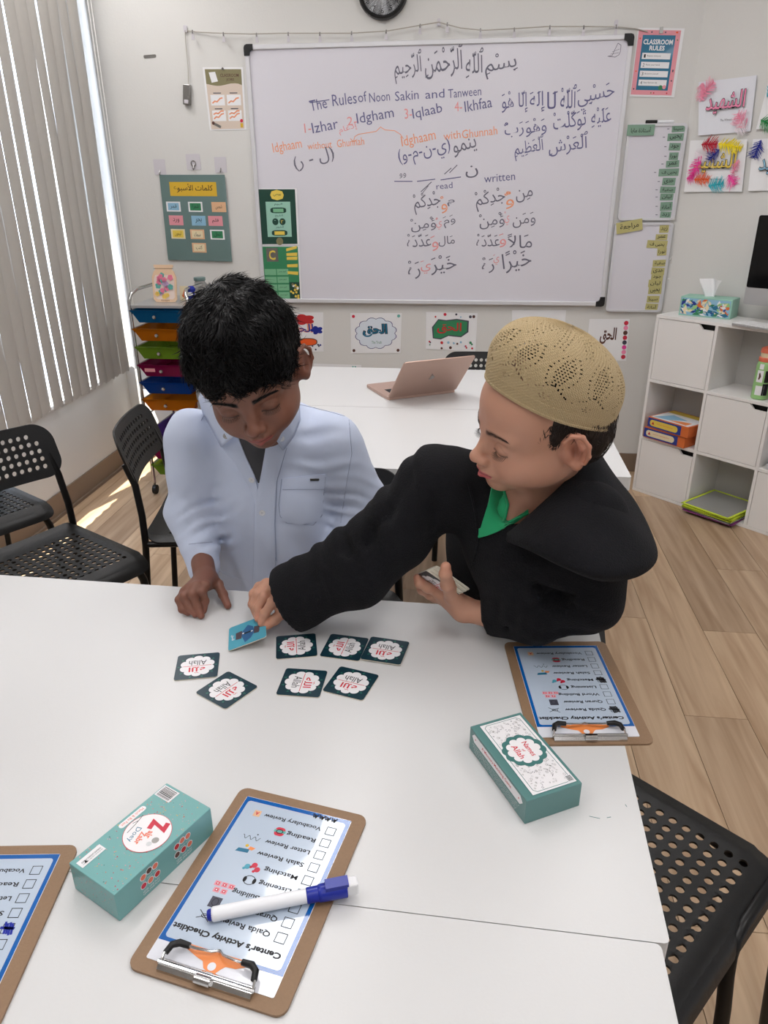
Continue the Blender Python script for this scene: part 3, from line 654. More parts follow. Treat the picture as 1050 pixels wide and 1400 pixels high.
# --- coloured sheets under the board
def scal(cx, cy, rx, ry, n, amp=.12, ph=0): return [(cx + rx * math.cos(6.2832 * i / 48) * (1 + amp * abs(math.sin(n * 3.1416 * i / 48 + ph))), cy + ry * math.sin(6.2832 * i / 48) * (1 + amp * abs(math.sin(n * 3.1416 * i / 48 + ph)))) for i in range(48)]
t, mp, wd, ht = sheet('coloured_sheet', 'orange and blue coloured calligraphy sheet beside the dark haired head', 'drawing', ((372, 427), (442, 427), (442.5, 480.5), (374, 481)), curl=.0)
p = PR(mp, wd, ht); p.text('الحق', .3, .42, .5, .3, 'marker_orange', bold=.05); p.text('الحق', .31, .43, .5, .28, 'feather_blue', bold=.01); p.poly(scal(.62, .82, .16, .1, 5, .4), 'red'); p.poly(scal(.87, .55, .08, .07, 5, .6), 'feather_blue')
p.b.ngon([mp(.5 + .38 * a_, .15 + .2 * b_) for a_, b_ in rr(0, 0, 1, 1, .4)], p.zz(), 'brown'); p.b.ngon([mp(.52 + .34 * a_, .17 + .16 * b_) for a_, b_ in rr(0, 0, 1, 1, .4)], p.zz(), 'feather_orange')
for i in range(6): p.disc(rq.uniform(.7, .95), rq.uniform(.05, .4), .018, rq.choice(['feather_blue', 'ink_soft']))
p.done(t)
t, mp, wd, ht = sheet('coloured_sheet', 'sheet with a blue word inside a cloud outline below the whiteboard', 'drawing', ((479, 428), (549.5, 428), (547.5, 482.5), (480, 483)), curl=.0)
p = PR(mp, wd, ht); p.poly(scal(.5, .5, .38, .36, 12), 'marker_navy'); p.poly(scal(.5, .5, .365, .345, 12), 'sheet_blue'); p.text('الحق', .24, .4, .5, .34, 'ink', bold=.07); p.text('الحق', .25, .41, .48, .32, 'classroom_teal', bold=.02); p.text('The Truth', .42, .24, .2, .07, 'green_mid')
p.disc(.06, .92, .03, 'crimson'); p.disc(.94, .93, .03, 'flower_teal'); p.disc(.06, .07, .03, 'brown'); p.disc(.95, .07, .03, 'brown'); p.done(t)
t, mp, wd, ht = sheet('coloured_sheet', 'sheet with a green painted word and coloured dots below the whiteboard', 'drawing', ((582.5, 426.5), (653, 428), (650, 480.5), (582, 477)), curl=.0)
p = PR(mp, wd, ht); p.poly([(.14, .3), (.3, .28), (.45, .38), (.7, .36), (.84, .5), (.84, .8), (.6, .84), (.4, .8), (.24, .82), (.12, .6)], 'ink_soft'); p.poly([(.16, .32), (.3, .31), (.45, .41), (.7, .39), (.81, .52), (.81, .77), (.6, .81), (.4, .77), (.24, .79), (.15, .6)], 'green_mid'); p.text('الحق', .22, .44, .48, .3, 'red', bold=.02)
for i in range(26): p.disc(rq.uniform(.06, .95), rq.choice([rq.uniform(.04, .28), rq.uniform(.86, .96), rq.uniform(.04, .28)]), rq.uniform(.012, .03), rq.choice(['red', 'brown', 'green_mid', 'light_blue', 'crimson', 'ink_soft']))
p.done(t)
t, mp, wd, ht = sheet('coloured_sheet', 'nearly blank sheet partly hidden behind the knitted cap', 'drawing', ((700, 424), (774, 424), (770, 480), (700, 480)), curl=.0); p = PR(mp, wd, ht); p.text('الحق', .3, .4, .4, .3, 'marker_black'); p.done(t)
t, mp, wd, ht = sheet('coloured_sheet', 'sheet with a column of pink circles down its edge, below the small whiteboards', 'drawing', ((806, 436), (861, 436), (856, 493.5), (800, 492)), curl=.0); p = PR(mp, wd, ht)
p.text('الحق', .3, .4, .4, .4, 'brown', bold=.03)
for i in range(8): p.disc(.92, .1 + .115 * i, .055, ['crimson', 'pink', 'hot_pink', 'ink_soft', 'crimson', 'brown', 'pink', 'crimson'][i])
p.done(t)
t, mp, wd, ht = sheet('coloured_sheet', 'sheet low on the wall just above the far table edge with green lettering', 'drawing', ((429, 497), (494, 499), (494, 540), (429, 540)), curl=0); p = PR(mp, wd, ht); p.text('الحق', .1, .55, .3, .35, 'ink'); p.text('الحق', .5, .6, .4, .35, 'flower_teal', bold=.03); p.done(t)

# --- sheets with feathers on the angled wall
def feather(t, x0, y0, x1, y1, wd_, m, seed=0, z=.004):
    q = random.Random(seed); b = MB(); a = Vector((x0, y0)); c = Vector((x1, y1)); d = c - a; L = d.length; d.normalize(); n = Vector((-d.y, d.x))
    b.tube([(x0, y0, z), (x1, y1, z + .004)], .0012, m, 5)
    K = 46
    for k in range(K):
        f = k / K; p = a + d * L * f; s = 1 if k % 2 else -1
        w_ = wd_ * (.55 + .6 * math.sin(3.1416 * min(1, f * 1.05 + .1))) * q.uniform(.7, 1.2); e = p + n * s * w_ * .55 + d * w_ * q.uniform(.2, .6)
        h = L / K * 2.2; zz = z + q.uniform(.001, .010)
        b.add([(p.x, p.y, z), (p.x + d.x * h, p.y + d.y * h, z), (e.x + d.x * h * .4, e.y + d.y * h * .4, zz), (e.x, e.y, zz)], [(0, 1, 2, 3)], m)
    return b.build('feather', t)
def fs(lab, c, word, wm, feathers, sub='The Witness', m='paper', tx=(.12, .36, .72, .42)):
    t, mp, wd, ht = sheet('feather_sheet', lab, 'drawing', c, right=True, curl=.014, m=m, dz=.002)
    p = PR(mp, wd, ht, .012); p.text(word, *tx, 'ink', bold=.035); p.text(word, tx[0] + .008, tx[1] + .01, tx[2] - .01, tx[3] - .02, wm, bold=.006)
    if sub: p.text(sub, tx[0] + .3, tx[1] - .13, .22, .04, 'ink')
    p.done(t, 'lettering')
    for i, (x0, y0, x1, y1, w_, fm) in enumerate(feathers):
        a = mp(x0, y0); b_ = mp(x1, y1); feather(t, a[0], a[1], b_[0], b_[1], w_, fm, i, .012)
fs('sheet with pink word and pale pink feathers, upper one on the angled wall', ((957, 112.5), (1036.5, 103), (1028, 179.5), (957, 185.5)), 'الشهيد', 'pink',
   [(.04, .72, .28, .97, .05, 'feather_pink'), (.07, .98, .08, .66, .045, 'feather_pink'), (.9, .06, .74, .34, .055, 'feather_pink'), (.7, .04, .93, .1, .05, 'feather_white')], m='laminate_white')
fs('sheet ringed with red, yellow, pink and aqua feathers, lower one on the angled wall', ((945.5, 192), (1023.5, 190.5), (1016.5, 262), (937.5, 262.5)), 'الشهيد', 'yellow',
   [(.22, .92, .5, .92, .055, 'feather_red'), (.52, .93, .92, .84, .05, 'feather_yellow'), (.56, .82, .38, .62, .045, 'feather_blue'), (.25, .7, .1, .28, .045, 'hot_pink'), (.02, .27, .14, .27, .04, 'hot_pink'), (.16, .25, .42, .25, .045, 'feather_orange'),
    (.42, .12, .68, .16, .055, 'feather_aqua'), (.75, .33, .88, .14, .05, 'hot_pink'), (.9, .62, .82, .36, .03, 'feather_pink'), (.12, .78, .35, .66, .04, 'feather_white')])
fs('sheet with aqua and green feathers, cut by the photo edge on the angled wall', ((1052, 112), (1130, 106), (1122, 178), (1036, 176.5)), 'الشهيد', 'light_blue', [(.05, .68, .16, .9, .04, 'feather_aqua'), (.04, .2, .22, .1, .055, 'feather_green')])
fs('sheet with dark blue feather, lower one at the photo edge on the angled wall', ((1031, 190.5), (1112, 186), (1104, 260), (1025, 261)), 'الشهيد', 'light_blue', [(.16, .98, .06, .64, .05, 'feather_blue')], tx=(.14, .3, .72, .42))
# ------------------------------------------------------------------ tables
TA = R(-8.1)
def table(name_lab, corner, ang, wd, dp, top=.735, side=-1, grp=None):
    """corner = far right (side -1: extends left / towards the camera)"""
    t = thing('table', name_lab, 'table', (corner[0], corner[1], 0), ang, grp)
    b = MB(); b.prism(rr(-wd, -dp, 0, 0, .006, 3), top - .036, top - .0012, 'table_edge'); b.prism(rr(-wd, -dp, 0, 0, .006, 3), top - .0012, top, 'table_edge', mtop='table_white'); b.build('tabletop', t)
    for x in (-wd + .06, -.06):
        for y in (-dp + .06, -.06):
            b = MB(); b.lathe([(.02, 0), (.02, .02), (.0225, .02), (.0225, top - .045), (.045, top - .037)], 'alu', 16, c=(x, y)); b.build('leg', t, smooth=True)
    return t
cA = Vector((.364, 1.092)); dA = .612
UA = Vector((math.cos(TA), math.sin(TA))); NA = Vector((-math.sin(TA), math.cos(TA)))
table('white table under the cards where the two boys stand', cA, TA, 1.2, dA - .0004)
cB = cA - NA * (dA + .0004) - UA * .009
table('white table nearest the camera, under the marker and clip end of its clipboard', cB, TA, 1.2, .6, .7345)
cC = Vector((.631, 1.745)); NW = Vector((WN.x, WN.y)); UW = Vector((WU.x, WU.y))
FD = .585
table('white table behind the boys, next to the capped boy', cC + NW * (FD - .001), WA, 1.2, FD - .001, grp=None)
table('white table under the laptop, behind the other far table', cC + NW * (2 * FD), WA, 1.2, FD - .001)

# ------------------------------------------------------------------ chairs
def perforated(wd, dp, nx, ny, mx, my, rh, rc, fn, th, m, skip=()):
    """sheet 0..wd x 0..dp with round holes, corners rounded by rc, mapped through fn(x, y, off) and given thickness"""
    xs = [0, mx * .5, mx] ; ys = [0, my * .5, my]
    px = (wd - 2 * mx) / nx; py = (dp - 2 * my) / ny
    vs_ = []; fs_ = []; key = {}
    def clampc(x, y):
        for cx, cy, sx_, sy_ in ((rc, rc, -1, -1), (wd - rc, rc, 1, -1), (rc, dp - rc, -1, 1), (wd - rc, dp - rc, 1, 1)):
            if (x - cx) * sx_ > 0 and (y - cy) * sy_ > 0:
                d = math.hypot(x - cx, y - cy); mxx = max(abs(x - cx), abs(y - cy))
                if d > 1e-9: k = mxx / d; return cx + (x - cx) * k, cy + (y - cy) * k
        return x, y
    def V(x, y):
        k = (round(x * 1e5), round(y * 1e5))
        if k not in key: key[k] = len(vs_); vs_.append(clampc(x, y))
        return key[k]
    hole_edges = []; cells = []
    gx = [0, mx * .35, mx * .7, mx] + [mx + px * (i + 1) for i in range(nx)] + [wd - mx * .7, wd - mx * .35, wd]
    gy = [0, my * .35, my * .7, my] + [my + py * (i + 1) for i in range(ny)] + [dp - my * .7, dp - my * .35, dp]
    fr = (0, 1 / 3, 2 / 3)
    def per(x0, y0, x1, y1):
        P = [(x0 + (x1 - x0) * f, y0) for f in fr] + [(x1, y0 + (y1 - y0) * f) for f in fr] + [(x1 - (x1 - x0) * f, y1) for f in fr] + [(x0, y1 - (y1 - y0) * f) for f in fr]
        return P
    for i in range(len(gx) - 1):
        for j in range(len(gy) - 1):
            x0, x1, y0, y1 = gx[i], gx[i + 1], gy[j], gy[j + 1]
            P = [V(*p) for p in per(x0, y0, x1, y1)]
            hi, hj = i - 3, j - 3
            if 0 <= hi < nx and 0 <= hj < ny and (hi, hj) not in skip:
                cx, cy = (x0 + x1) / 2, (y0 + y1) / 2
                H = []
                for k, p in enumerate(per(x0, y0, x1, y1)):
                    a = R(-135 + 30 * k); H.append(len(vs_)); vs_.append((cx + rh * math.cos(a), cy + rh * math.sin(a)))
                for k in range(12): fs_.append((P[k], P[(k + 1) % 12], H[(k + 1) % 12], H[k]))
                hole_edges.append(H)
            else: fs_.append(tuple(P))
    n = len(vs_); b = MB()
    top = [fn(x, y, 0) for x, y in vs_]; bot = [fn(x, y, -th) for x, y in vs_]
    F = list(fs_) + [tuple(n + k for k in reversed(f)) for f in fs_]
    for H in hole_edges: F += [(H[k], H[(k + 1) % 12], n + H[(k + 1) % 12], n + H[k]) for k in range(12)]
    # outer rim
    bd = []
    for x in gx[:-1]: bd += [V(x + (gx[gx.index(x) + 1] - x) * f, 0) for f in fr]
    for y in gy[:-1]: bd += [V(wd, y + (gy[gy.index(y) + 1] - y) * f) for f in fr]
    for x in reversed(gx[1:]): bd += [V(x - (x - gx[gx.index(x) - 1]) * f, dp) for f in fr]
    for y in reversed(gy[1:]): bd += [V(0, y - (y - gy[gy.index(y) - 1]) * f) for f in fr]
    F += [(bd[(k + 1) % len(bd)], bd[k], n + bd[k], n + bd[(k + 1) % len(bd)]) for k in range(len(bd))]
    b.add(top + bot, F, m); return b
def seat_fn(x, y, off):
    # x across (0..SWD), y from front (0) to back; front rolls down, back lifts slightly
    X = x - SWD / 2; z = .448 + off - .008 * (1 - (2 * x / SWD - 1) ** 2)
    yy = y
    if y < .075:
        a = (.075 - y) / .05; a = min(a, 1.5); yy = .075 - .05 * math.sin(a); z = .448 - .05 * (1 - math.cos(a)) + off * math.cos(a) - .004; yy -= off * math.sin(a) * -1
    if y > SDP - .05: z += (y - SDP + .05) ** 2 * 5
    e = abs(X) / (SWD / 2)
    z -= .010 * max(0, e - .86) / .14
    return (X, SDP / 2 - yy + .0, z)
SWD, SDP = .40, .40
def back_fn(x, y, off):
    X = x - BWD / 2; z = .615 + y
    Y = -.222 - y * .30 + .022 * (2 * x / BWD - 1) ** 2
    return (X * (1 - .03 * y / .16), Y + off * 1.0, z)
BWD, BHT = .40, .158
def make_chair(lab, low=0):
    t = thing('chair', lab, 'chair')
    b = perforated(SWD, SDP, 14, 12, .042, .060, .0070, .045, seat_fn, .004, 'chair_plastic'); b.build('seat', t, smooth=True)
    b = perforated(BWD, BHT, 14, 5, .040, .022, .0072, .055, back_fn, -.006, 'chair_plastic', skip=((0, 4), (13, 4)))
    b.v = [(p[0], p[1], p[2] - low) for p in b.v]; b.build('backrest', t, smooth=True)
    for s in (-1, 1):
        b = MB(); x = s * .190
        b.tube([(x, -.235, 0), (x, -.215, .25), (x, -.198, .43), (x * .98, -.197, .52), (x * .935, -.206, .615 - low), (x * .90, -.229, .68 - low)], .0105, 'chair_steel', 10); b.build('rear_leg', t, smooth=True)
        b = MB(); b.tube([(x, -.198, .428), (x * .99, 0, .424), (x * .97, .13, .405)], .0095, 'chair_steel', 10); b.build('side_rail', t, smooth=True)
        b = MB(); b.tube([(x * 1.0, .03, .410), (x * 1.08, .03, .408)], .006, 'nickel', 8); b.build('bolt', t)
    b = MB(); b.tube([(-.192, .185, 0), (-.186, .160, .30), (-.182, .152, .365), (-.172, .148, .395), (-.145, .145, .412), (-.10, .145, .418), (.10, .145, .418), (.145, .145, .412), (.172, .148, .395), (.182, .152, .365), (.186, .160, .30), (.192, .185, 0)], .0115, 'chair_steel', 10); b.build('front_leg_frame', t, smooth=True)
    return t
ch0 = make_chair('black perforated chair beside the blinds, nearest to the photographer')
GRP = 'black perforated chairs'
ch0['group'] = GRP
def put(o, x, y, face): o.location = (x, y, 0); o.rotation_euler = (0, 0, R(face - 90))
put(ch0, -.940, 1.845, -37)
def chair(lab, x, y, face): c = copy_tree(ch0, lab); put(c, x, y, face); return c
chair('black perforated chair behind the one by the blinds, only its seat and leg showing', -1.375, 2.235, -38)
chair('black perforated chair seen side on between the blinds and the boy in white', -.535, 2.20, 3)
CB1 = chair('black perforated chair half hidden behind the boy in white', -.165, 1.475, -94)
CB2 = chair('black perforated chair under and behind the boy in the black robe', .30, 1.40, -103)
chair('black perforated chair beyond the laptop table, only its backrest top showing', .42, 2.86, -97)
c_ = make_chair('black perforated chair at the corner of the front table, over the oak floor', .075); c_['group'] = GRP
put(c_, .364, .822, -47)
for o in c_.children:
    if o.name.startswith('front_leg_frame'): o.scale = (.62, 1, 1); o.location = (-.13, .022, 0)

# ------------------------------------------------------------------ clipboards
def clipboard(lab, ox, oy, ang, z=.7352, ticks=(), scrib=False):
    # local frame: x across (reading left to right), y down the page from the clip end (mm), z up
    ex = Vector((math.cos(ang), math.sin(ang), 0)); ey = Vector((ex.y, -ex.x, 0))
    t = thing('clipboard', lab, 'clipboard', Mx=frame(Vector((ox, oy, z)), ex, -ey))
    m_ = .001
    b = MB(); b.prism(rr(0, -.240, .164, 0, .011), 0, .003, 'hardboard'); b.build('board', t)
    # laminated sheet
    b = MB(); b.prism([(p[0], p[1]) for p in rr(.016, -.2275, .1505, -.0135, .002)], .0031, .0036, 'laminate_white')
    P = lambda x, y: (x * m_, -y * m_)
    def rc(x0, y0, x1, y1, zz, m): b.ngon([P(x0, y1), P(x1, y1), P(x1, y0), P(x0, y0)], zz, m)
    rc(16.5, 34, 150, 227, .0037, 'blue_border')
    b.ngon([P(*q) for q in reversed(rr(21, 38, 145.5, 221.5, 4))], .0038, 'laminate_sheet')
    b.build('laminated_sheet', t)
    b = MB(); zz = .0039
    def tx(s, x0, y0, w_, h, m='ink', bold=.02): b.text(s, x0 * m_, -y0 * m_, w_ * m_, h * m_, zz, m, 0, bold)
    tx("Center's Activity Checklist", 26, 56.5, 118, 8.6, bold=.04)
    rows = [('Qaida Review', 62), ('Quran Review', 60), ('Word Building', 64), ('Listening', 40), ('Matching', 42), ('Salah Review', 60), ('Letter Review', 58), ('Reading', 38), ('Vocabulary Review', 77)]
    for i, (s, w_) in enumerate(rows):
        y = 69 + i * 17.1
        q = [(29, y - 5), (39.5, y - 5), (39.5, y + 5.5), (29, y + 5.5)]
        b.ring([P(*k) for k in q], .0008, zz, 'ink')
        hh = 7.2 if any(c in s for c in 'gyQ') else 5.6
        tx(s, 46, y + (4.4 if hh > 6 else 2.8), w_ * .93, hh)
        if i in ticks:
            for k in range(4): b.line([P(28 + k * 2.5, y - 6 + rq.uniform(-1, 1)), P(31 + k * 2.5, y + 6 + rq.uniform(-1, 1))], .0022, zz + .0001, 'marker_blue' if scrib == 'blue' else 'ink')
            b.line([P(28, y), P(41, y + 1)], .003, zz + .0001, 'marker_blue' if scrib == 'blue' else 'ink')
    # icons
    iz = zz
    def ic(y): return 69 + y * 17.1
    b.ring([P(118 + 4 * math.cos(a), ic(0) + 2.2 * math.sin(a)) for a in [k * .6 for k in range(11)]], .0007, iz, 'ink'); b.line([P(112, ic(0) - 5), P(126, ic(0) + 5)], .0008, iz, 'ink'); b.line([P(112, ic(0) + 4), P(126, ic(0) - 4)], .0008, iz, 'ink')
    b.rect(.110, -(ic(1) + 6) * m_, .122, -(ic(1) - 6.5) * m_, iz, 'ink_soft'); b.ring([P(116 + 3.4 * math.cos(a), ic(1) + 4.4 * math.sin(a)) for a in [k * .8 for k in range(8)]], .0006, iz + .0001, 'ink')
    for q in ((110, ic(2) - 6.5), (118.5, ic(2) - 6.5), (105, ic(2) + 1), (113, ic(2) + 1), (121, ic(2) + 1)):
        b.rect(q[0] * m_, -(q[1] + 6) * m_, (q[0] + 7) * m_, -q[1] * m_, iz, 'pink_print'); b.rect((q[0] + 1.6) * m_, -(q[1] + 4.5) * m_, (q[0] + 5.2) * m_, -(q[1] + 1.4) * m_, iz + .0001, 'crimson'); b.rect((q[0] + 2.6) * m_, -(q[1] + 3.6) * m_, (q[0] + 4.2) * m_, -(q[1] + 2.2) * m_, iz + .0002, 'paper')
    b.ring([P(94 + 6.5 * math.cos(a), ic(3) + 5.5 * math.sin(a)) for a in [k * .52 for k in range(12)]], .0008, iz, 'ink'); b.disc(.0885, -(ic(3)) * m_, .002, iz, 'ink', ry=.0035); b.disc(.0995, -(ic(3)) * m_, .002, iz, 'ink', ry=.0035)
    for cx, cy, c_ in ((97, 1.5, 'crimson'), (104, -2, 'card_teal'), (92, -3, 'crimson')):
        b.disc(cx * m_, -(ic(4) + cy) * m_, .0034, iz, c_, 10); b.disc((cx + 3) * m_, -(ic(4) + cy - 3) * m_, .0018, iz, c_, 8)
    b.ngon([P(112, ic(5) + 2), P(125, ic(5) + 1), P(127, ic(5) - 4), P(112, ic(5) - 3)], iz, 'classroom_teal'); b.ngon([P(106, ic(5) + 5), P(113, ic(5) + 6), P(114, ic(5) + 2), P(109, ic(5) + 1)], iz, 'orange_print'); b.disc(.117, -(ic(5) + 6) * m_, .002, iz, 'gold_label')
    b.line([P(k, ic(6) + 2.4 * math.sin(k * .9)) for k in np.arange(107, 128, .7)], .0006, iz, 'ink'); b.disc(.112, -(ic(6) + 6) * m_, .0009, iz, 'ink')
    b.ngon([P(*q) for q in reversed(rr(84, ic(7) - 6, 96, ic(7) + 6, 4))], iz, 'crimson'); b.rect(.083, -(ic(7) + 2) * m_, .097, -(ic(7) - 1.5) * m_, iz + .0001, 'flower_teal'); b.ring([P(90 + 4 * math.cos(k), ic(7) + 3 * math.sin(k)) for k in range(7)], .0009, iz + .0002, 'ink')
    b.rect(.1225, -(ic(8) + 4.5) * m_, .131, -(ic(8) - 4.5) * m_, iz, 'tan'); b.text('A', .1245, -(ic(8) + 2.6) * m_, .0045, .005, iz + .0001, 'crimson', 0, .03)
    # printed orange clip drawing with its round hole
    b.ngon([P(*q) for q in [(52, 38), (118, 38), (118, 33), (104, 28), (96, 26), (92, 20), (86, 17.5), (79, 18), (75, 24), (72, 27), (62, 28), (52, 33)][::-1]], iz, 'orange_print')
    b.disc(.085, -.0235, .0042, iz + .0001, 'laminate_white', 16)
    if scrib is True:
        for x0 in (33, 41, 48, 56): b.line([P(x0 + dx, 222 + dy) for dx, dy in ((0, 3), (2, -3), (4, 2), (1, 0), (5, -2), (6, 3))], .0012, iz + .0002, 'ink')
    b.build('print', t)
    # metal clip
    b = MB()
    pr = [(0, .003), (-.0005, .006), (-.004, .0085), (-.010, .0085), (-.0125, .006), (-.0125, .004)]
    T = [(.036, .1325)]
    x0, x1 = .0355, .1330
    vs_ = []
    for x in (x0, x1):
        for (y, z_) in pr: vs_.append((x, y - .0045, z_))
    n = len(pr); b.add(vs_, [(k, k + 1, n + k + 1, n + k) for k in range(n - 1)] + [tuple(range(n)), tuple(reversed(range(n, 2 * n)))], 'chrome')
    b.tube([(x0 - .0015, -.0115, .008), (x1 + .0015, -.0115, .008)], .0022, 'chrome', 8)
    b.build('clip_bar', t)
    b = MB(); b.tube([(.076, -.0065, .0088), (.092, -.0065, .0088)], .0046, 'chrome', 10); b.build('clip_spring', t, smooth=True)
    b = MB()
    b.tube([(.036, -.0115, .008), (.0365, -.018, .012), (.040, -.0265, .013), (.046, -.031, .012), (.062, -.0315, .0105), (.078, -.034, .0085), (.0843, -.0385, .0065), (.0905, -.034, .0085), (.106, -.0315, .0105), (.122, -.031, .012), (.128, -.0265, .013), (.1315, -.018, .012), (.132, -.0115, .008)], .0013, 'chrome', 8); b.build('wire_bail', t, smooth=True)
    for s in (-1, 1):
        cx = .0843
        b = MB(); b.tube([(cx + s * .0465, -.0185, .0115), (cx + s * .0445, -.0265, .0128), (cx + s * .0385, -.0312, .012), (cx + s * .028, -.0318, .0108)], [.003, .0034, .0036, .003], 'black', 10); b.build('rubber_grip', t, smooth=True)
    return t
clipboard('brown clipboard with a white and blue marker lying on its checklist', -.0922, .4162, R(162.7), scrib=True)
clipboard('brown clipboard at the table corner beside the white patterned box', .3575, .7655, R(180.2), ticks=(0, 4))
clipboard('brown clipboard cut by the photo edge, beside the aqua box, one square filled blue', -.3435, .3675, R(180.6), ticks=(4,), scrib='blue')

# ------------------------------------------------------------------ matching cards
def card_print(b, z, ang=0):
    # local mm units, card 65 x 65 centred; scalloped white cloud, red line, lettering
    P = [(26 * math.cos(a) * (1 - .11 * abs(math.sin(5 * a + .0)) ** .0), 26 * math.sin(a)) for a in ()]
    pts = []
    for i in range(120):
        a = 2 * math.pi * i / 120; r_ = 22.5 + 4.2 * abs(math.sin(5 * a)) ** .55; pts.append((r_ * math.cos(a) * .001, r_ * math.sin(a) * .001))
    for i in range(10):
        a = 2 * math.pi * i / 10; c = (.0282 * math.cos(a), .0282 * math.sin(a))
        if i % 5 != 0 or True: b.disc(c[0], c[1], .0022, z, 'card_green', 8, ry=.0013); b.disc(c[0] + .0012 * math.cos(a), c[1] + .0022 * math.sin(a), .0012, z, 'card_green', 6)
    b.ngon(pts, z + .00008, 'card_white')
    b.rect(-.0215, -.0006, .0215, .0004, z + .00016, 'card_red')
    b.text('Allah', -.0135, -.0145, .027, .0125, z + .00016, 'ink', 0, .0)
    b.text('الله', -.0125, .003, .025, .012, z + .00016, 'card_red', 0, .02)
    b.line([(-.003, .0185), (-.001, .017), (.001, .0185), (.003, .017)], .0008, z + .00016, 'card_red')
def make_card(lab, kind='dark'):
    t = thing('matching_card', lab, 'card')
    b = MB(); b.prism(rr(-.0325, -.0325, .0325, .0325, .0045), 0, .0016, 'card_edge', mtop='card_dark' if kind == 'dark' else 'card_teal'); b.build('card_stock', t)
    b = MB()
    if kind == 'dark': card_print(b, .00168)
    else:
        b.ngon([(-.021, .001), (-.002, -.012), (.026, -.004), (.019, .006), (.004, .013), (-.012, .010)], .0017, 'card_blue'); b.ngon([(-.009, -.020), (.010, -.020), (.012, -.010), (-.010, -.009)], .00172, 'ink_soft'); b.ngon([(-.010, .012), (.010, .011), (.012, .020), (-.006, .022)], .00172, 'ink_soft')
        for k in range(4): b.rect(-.008, -.019 + .0024 * k, .009, -.018 + .0024 * k, .00178, 'brown'); b.rect(-.008, .013 + .0024 * k, .009, .014 + .0024 * k, .00178, 'brown')
        b.rect(-.0015, -.006, .0025, .007, .0018, 'ink'); b.disc(-.001, -.007, .002, .0018, 'card_white', 8); b.disc(.001, .008, .002, .0018, 'card_white', 8); b.text('الحق', -.008, -.0285, .016, .006, .00176, 'card_white', 0, .02)
    b.build('print', t); return t
card0 = make_card('dark teal card with a corner pointing at the camera, lower left of the seven')
card0['group'] = 'dark teal matching cards laid on the table'
def pc(o, x, y, deg, z=.7352): o.location = (x, y, z); o.rotation_euler = (0, 0, R(deg)); return o
# angle = direction of the printed words' reading line
pc(card0, -.2340, .8885, -126.5)
pc(copy_tree(card0, 'dark teal card furthest from the others, beside the boy in white'), -.2912, .9474, 188)
pc(copy_tree(card0, 'dark teal card under the edge of the black sleeve'), -.1432, 1.0002, 97.5)
pc(copy_tree(card0, 'dark teal card in the middle of the upper row, its words turned sideways'), -.0648, .9962, 77)
o = pc(copy_tree(card0, 'dark teal card at the right end of the upper row, overlapping its neighbour'), .0008, .9838, 165, .7370)
pc(copy_tree(card0, 'dark teal card with sideways words in the lower row, just below the sleeve'), -.1240, .9043, -97)
pc(copy_tree(card0, 'dark teal card at the lower right of the cards, tilted clockwise'), -.0508, .9026, 158.5)
# the blue card lifted by the reaching hand
t = make_card('light blue picture card lifted off the table by the reaching hand', 'blue')
q0 = Vector((-.2500, .9858, .7362)); ex = Vector((.0600, .0095, .0200)).normalized(); ey = Vector((-.2655, 1.0493, .7362)) - q0; ey = (ey - ex * ey.dot(ex)).normalized()
t.matrix_world = frame(q0 + ex * .0325 + ey * .0325, ex, ey) @ Matrix.Rotation(R(-90), 4, 'Z')
BLUE_CARD = t

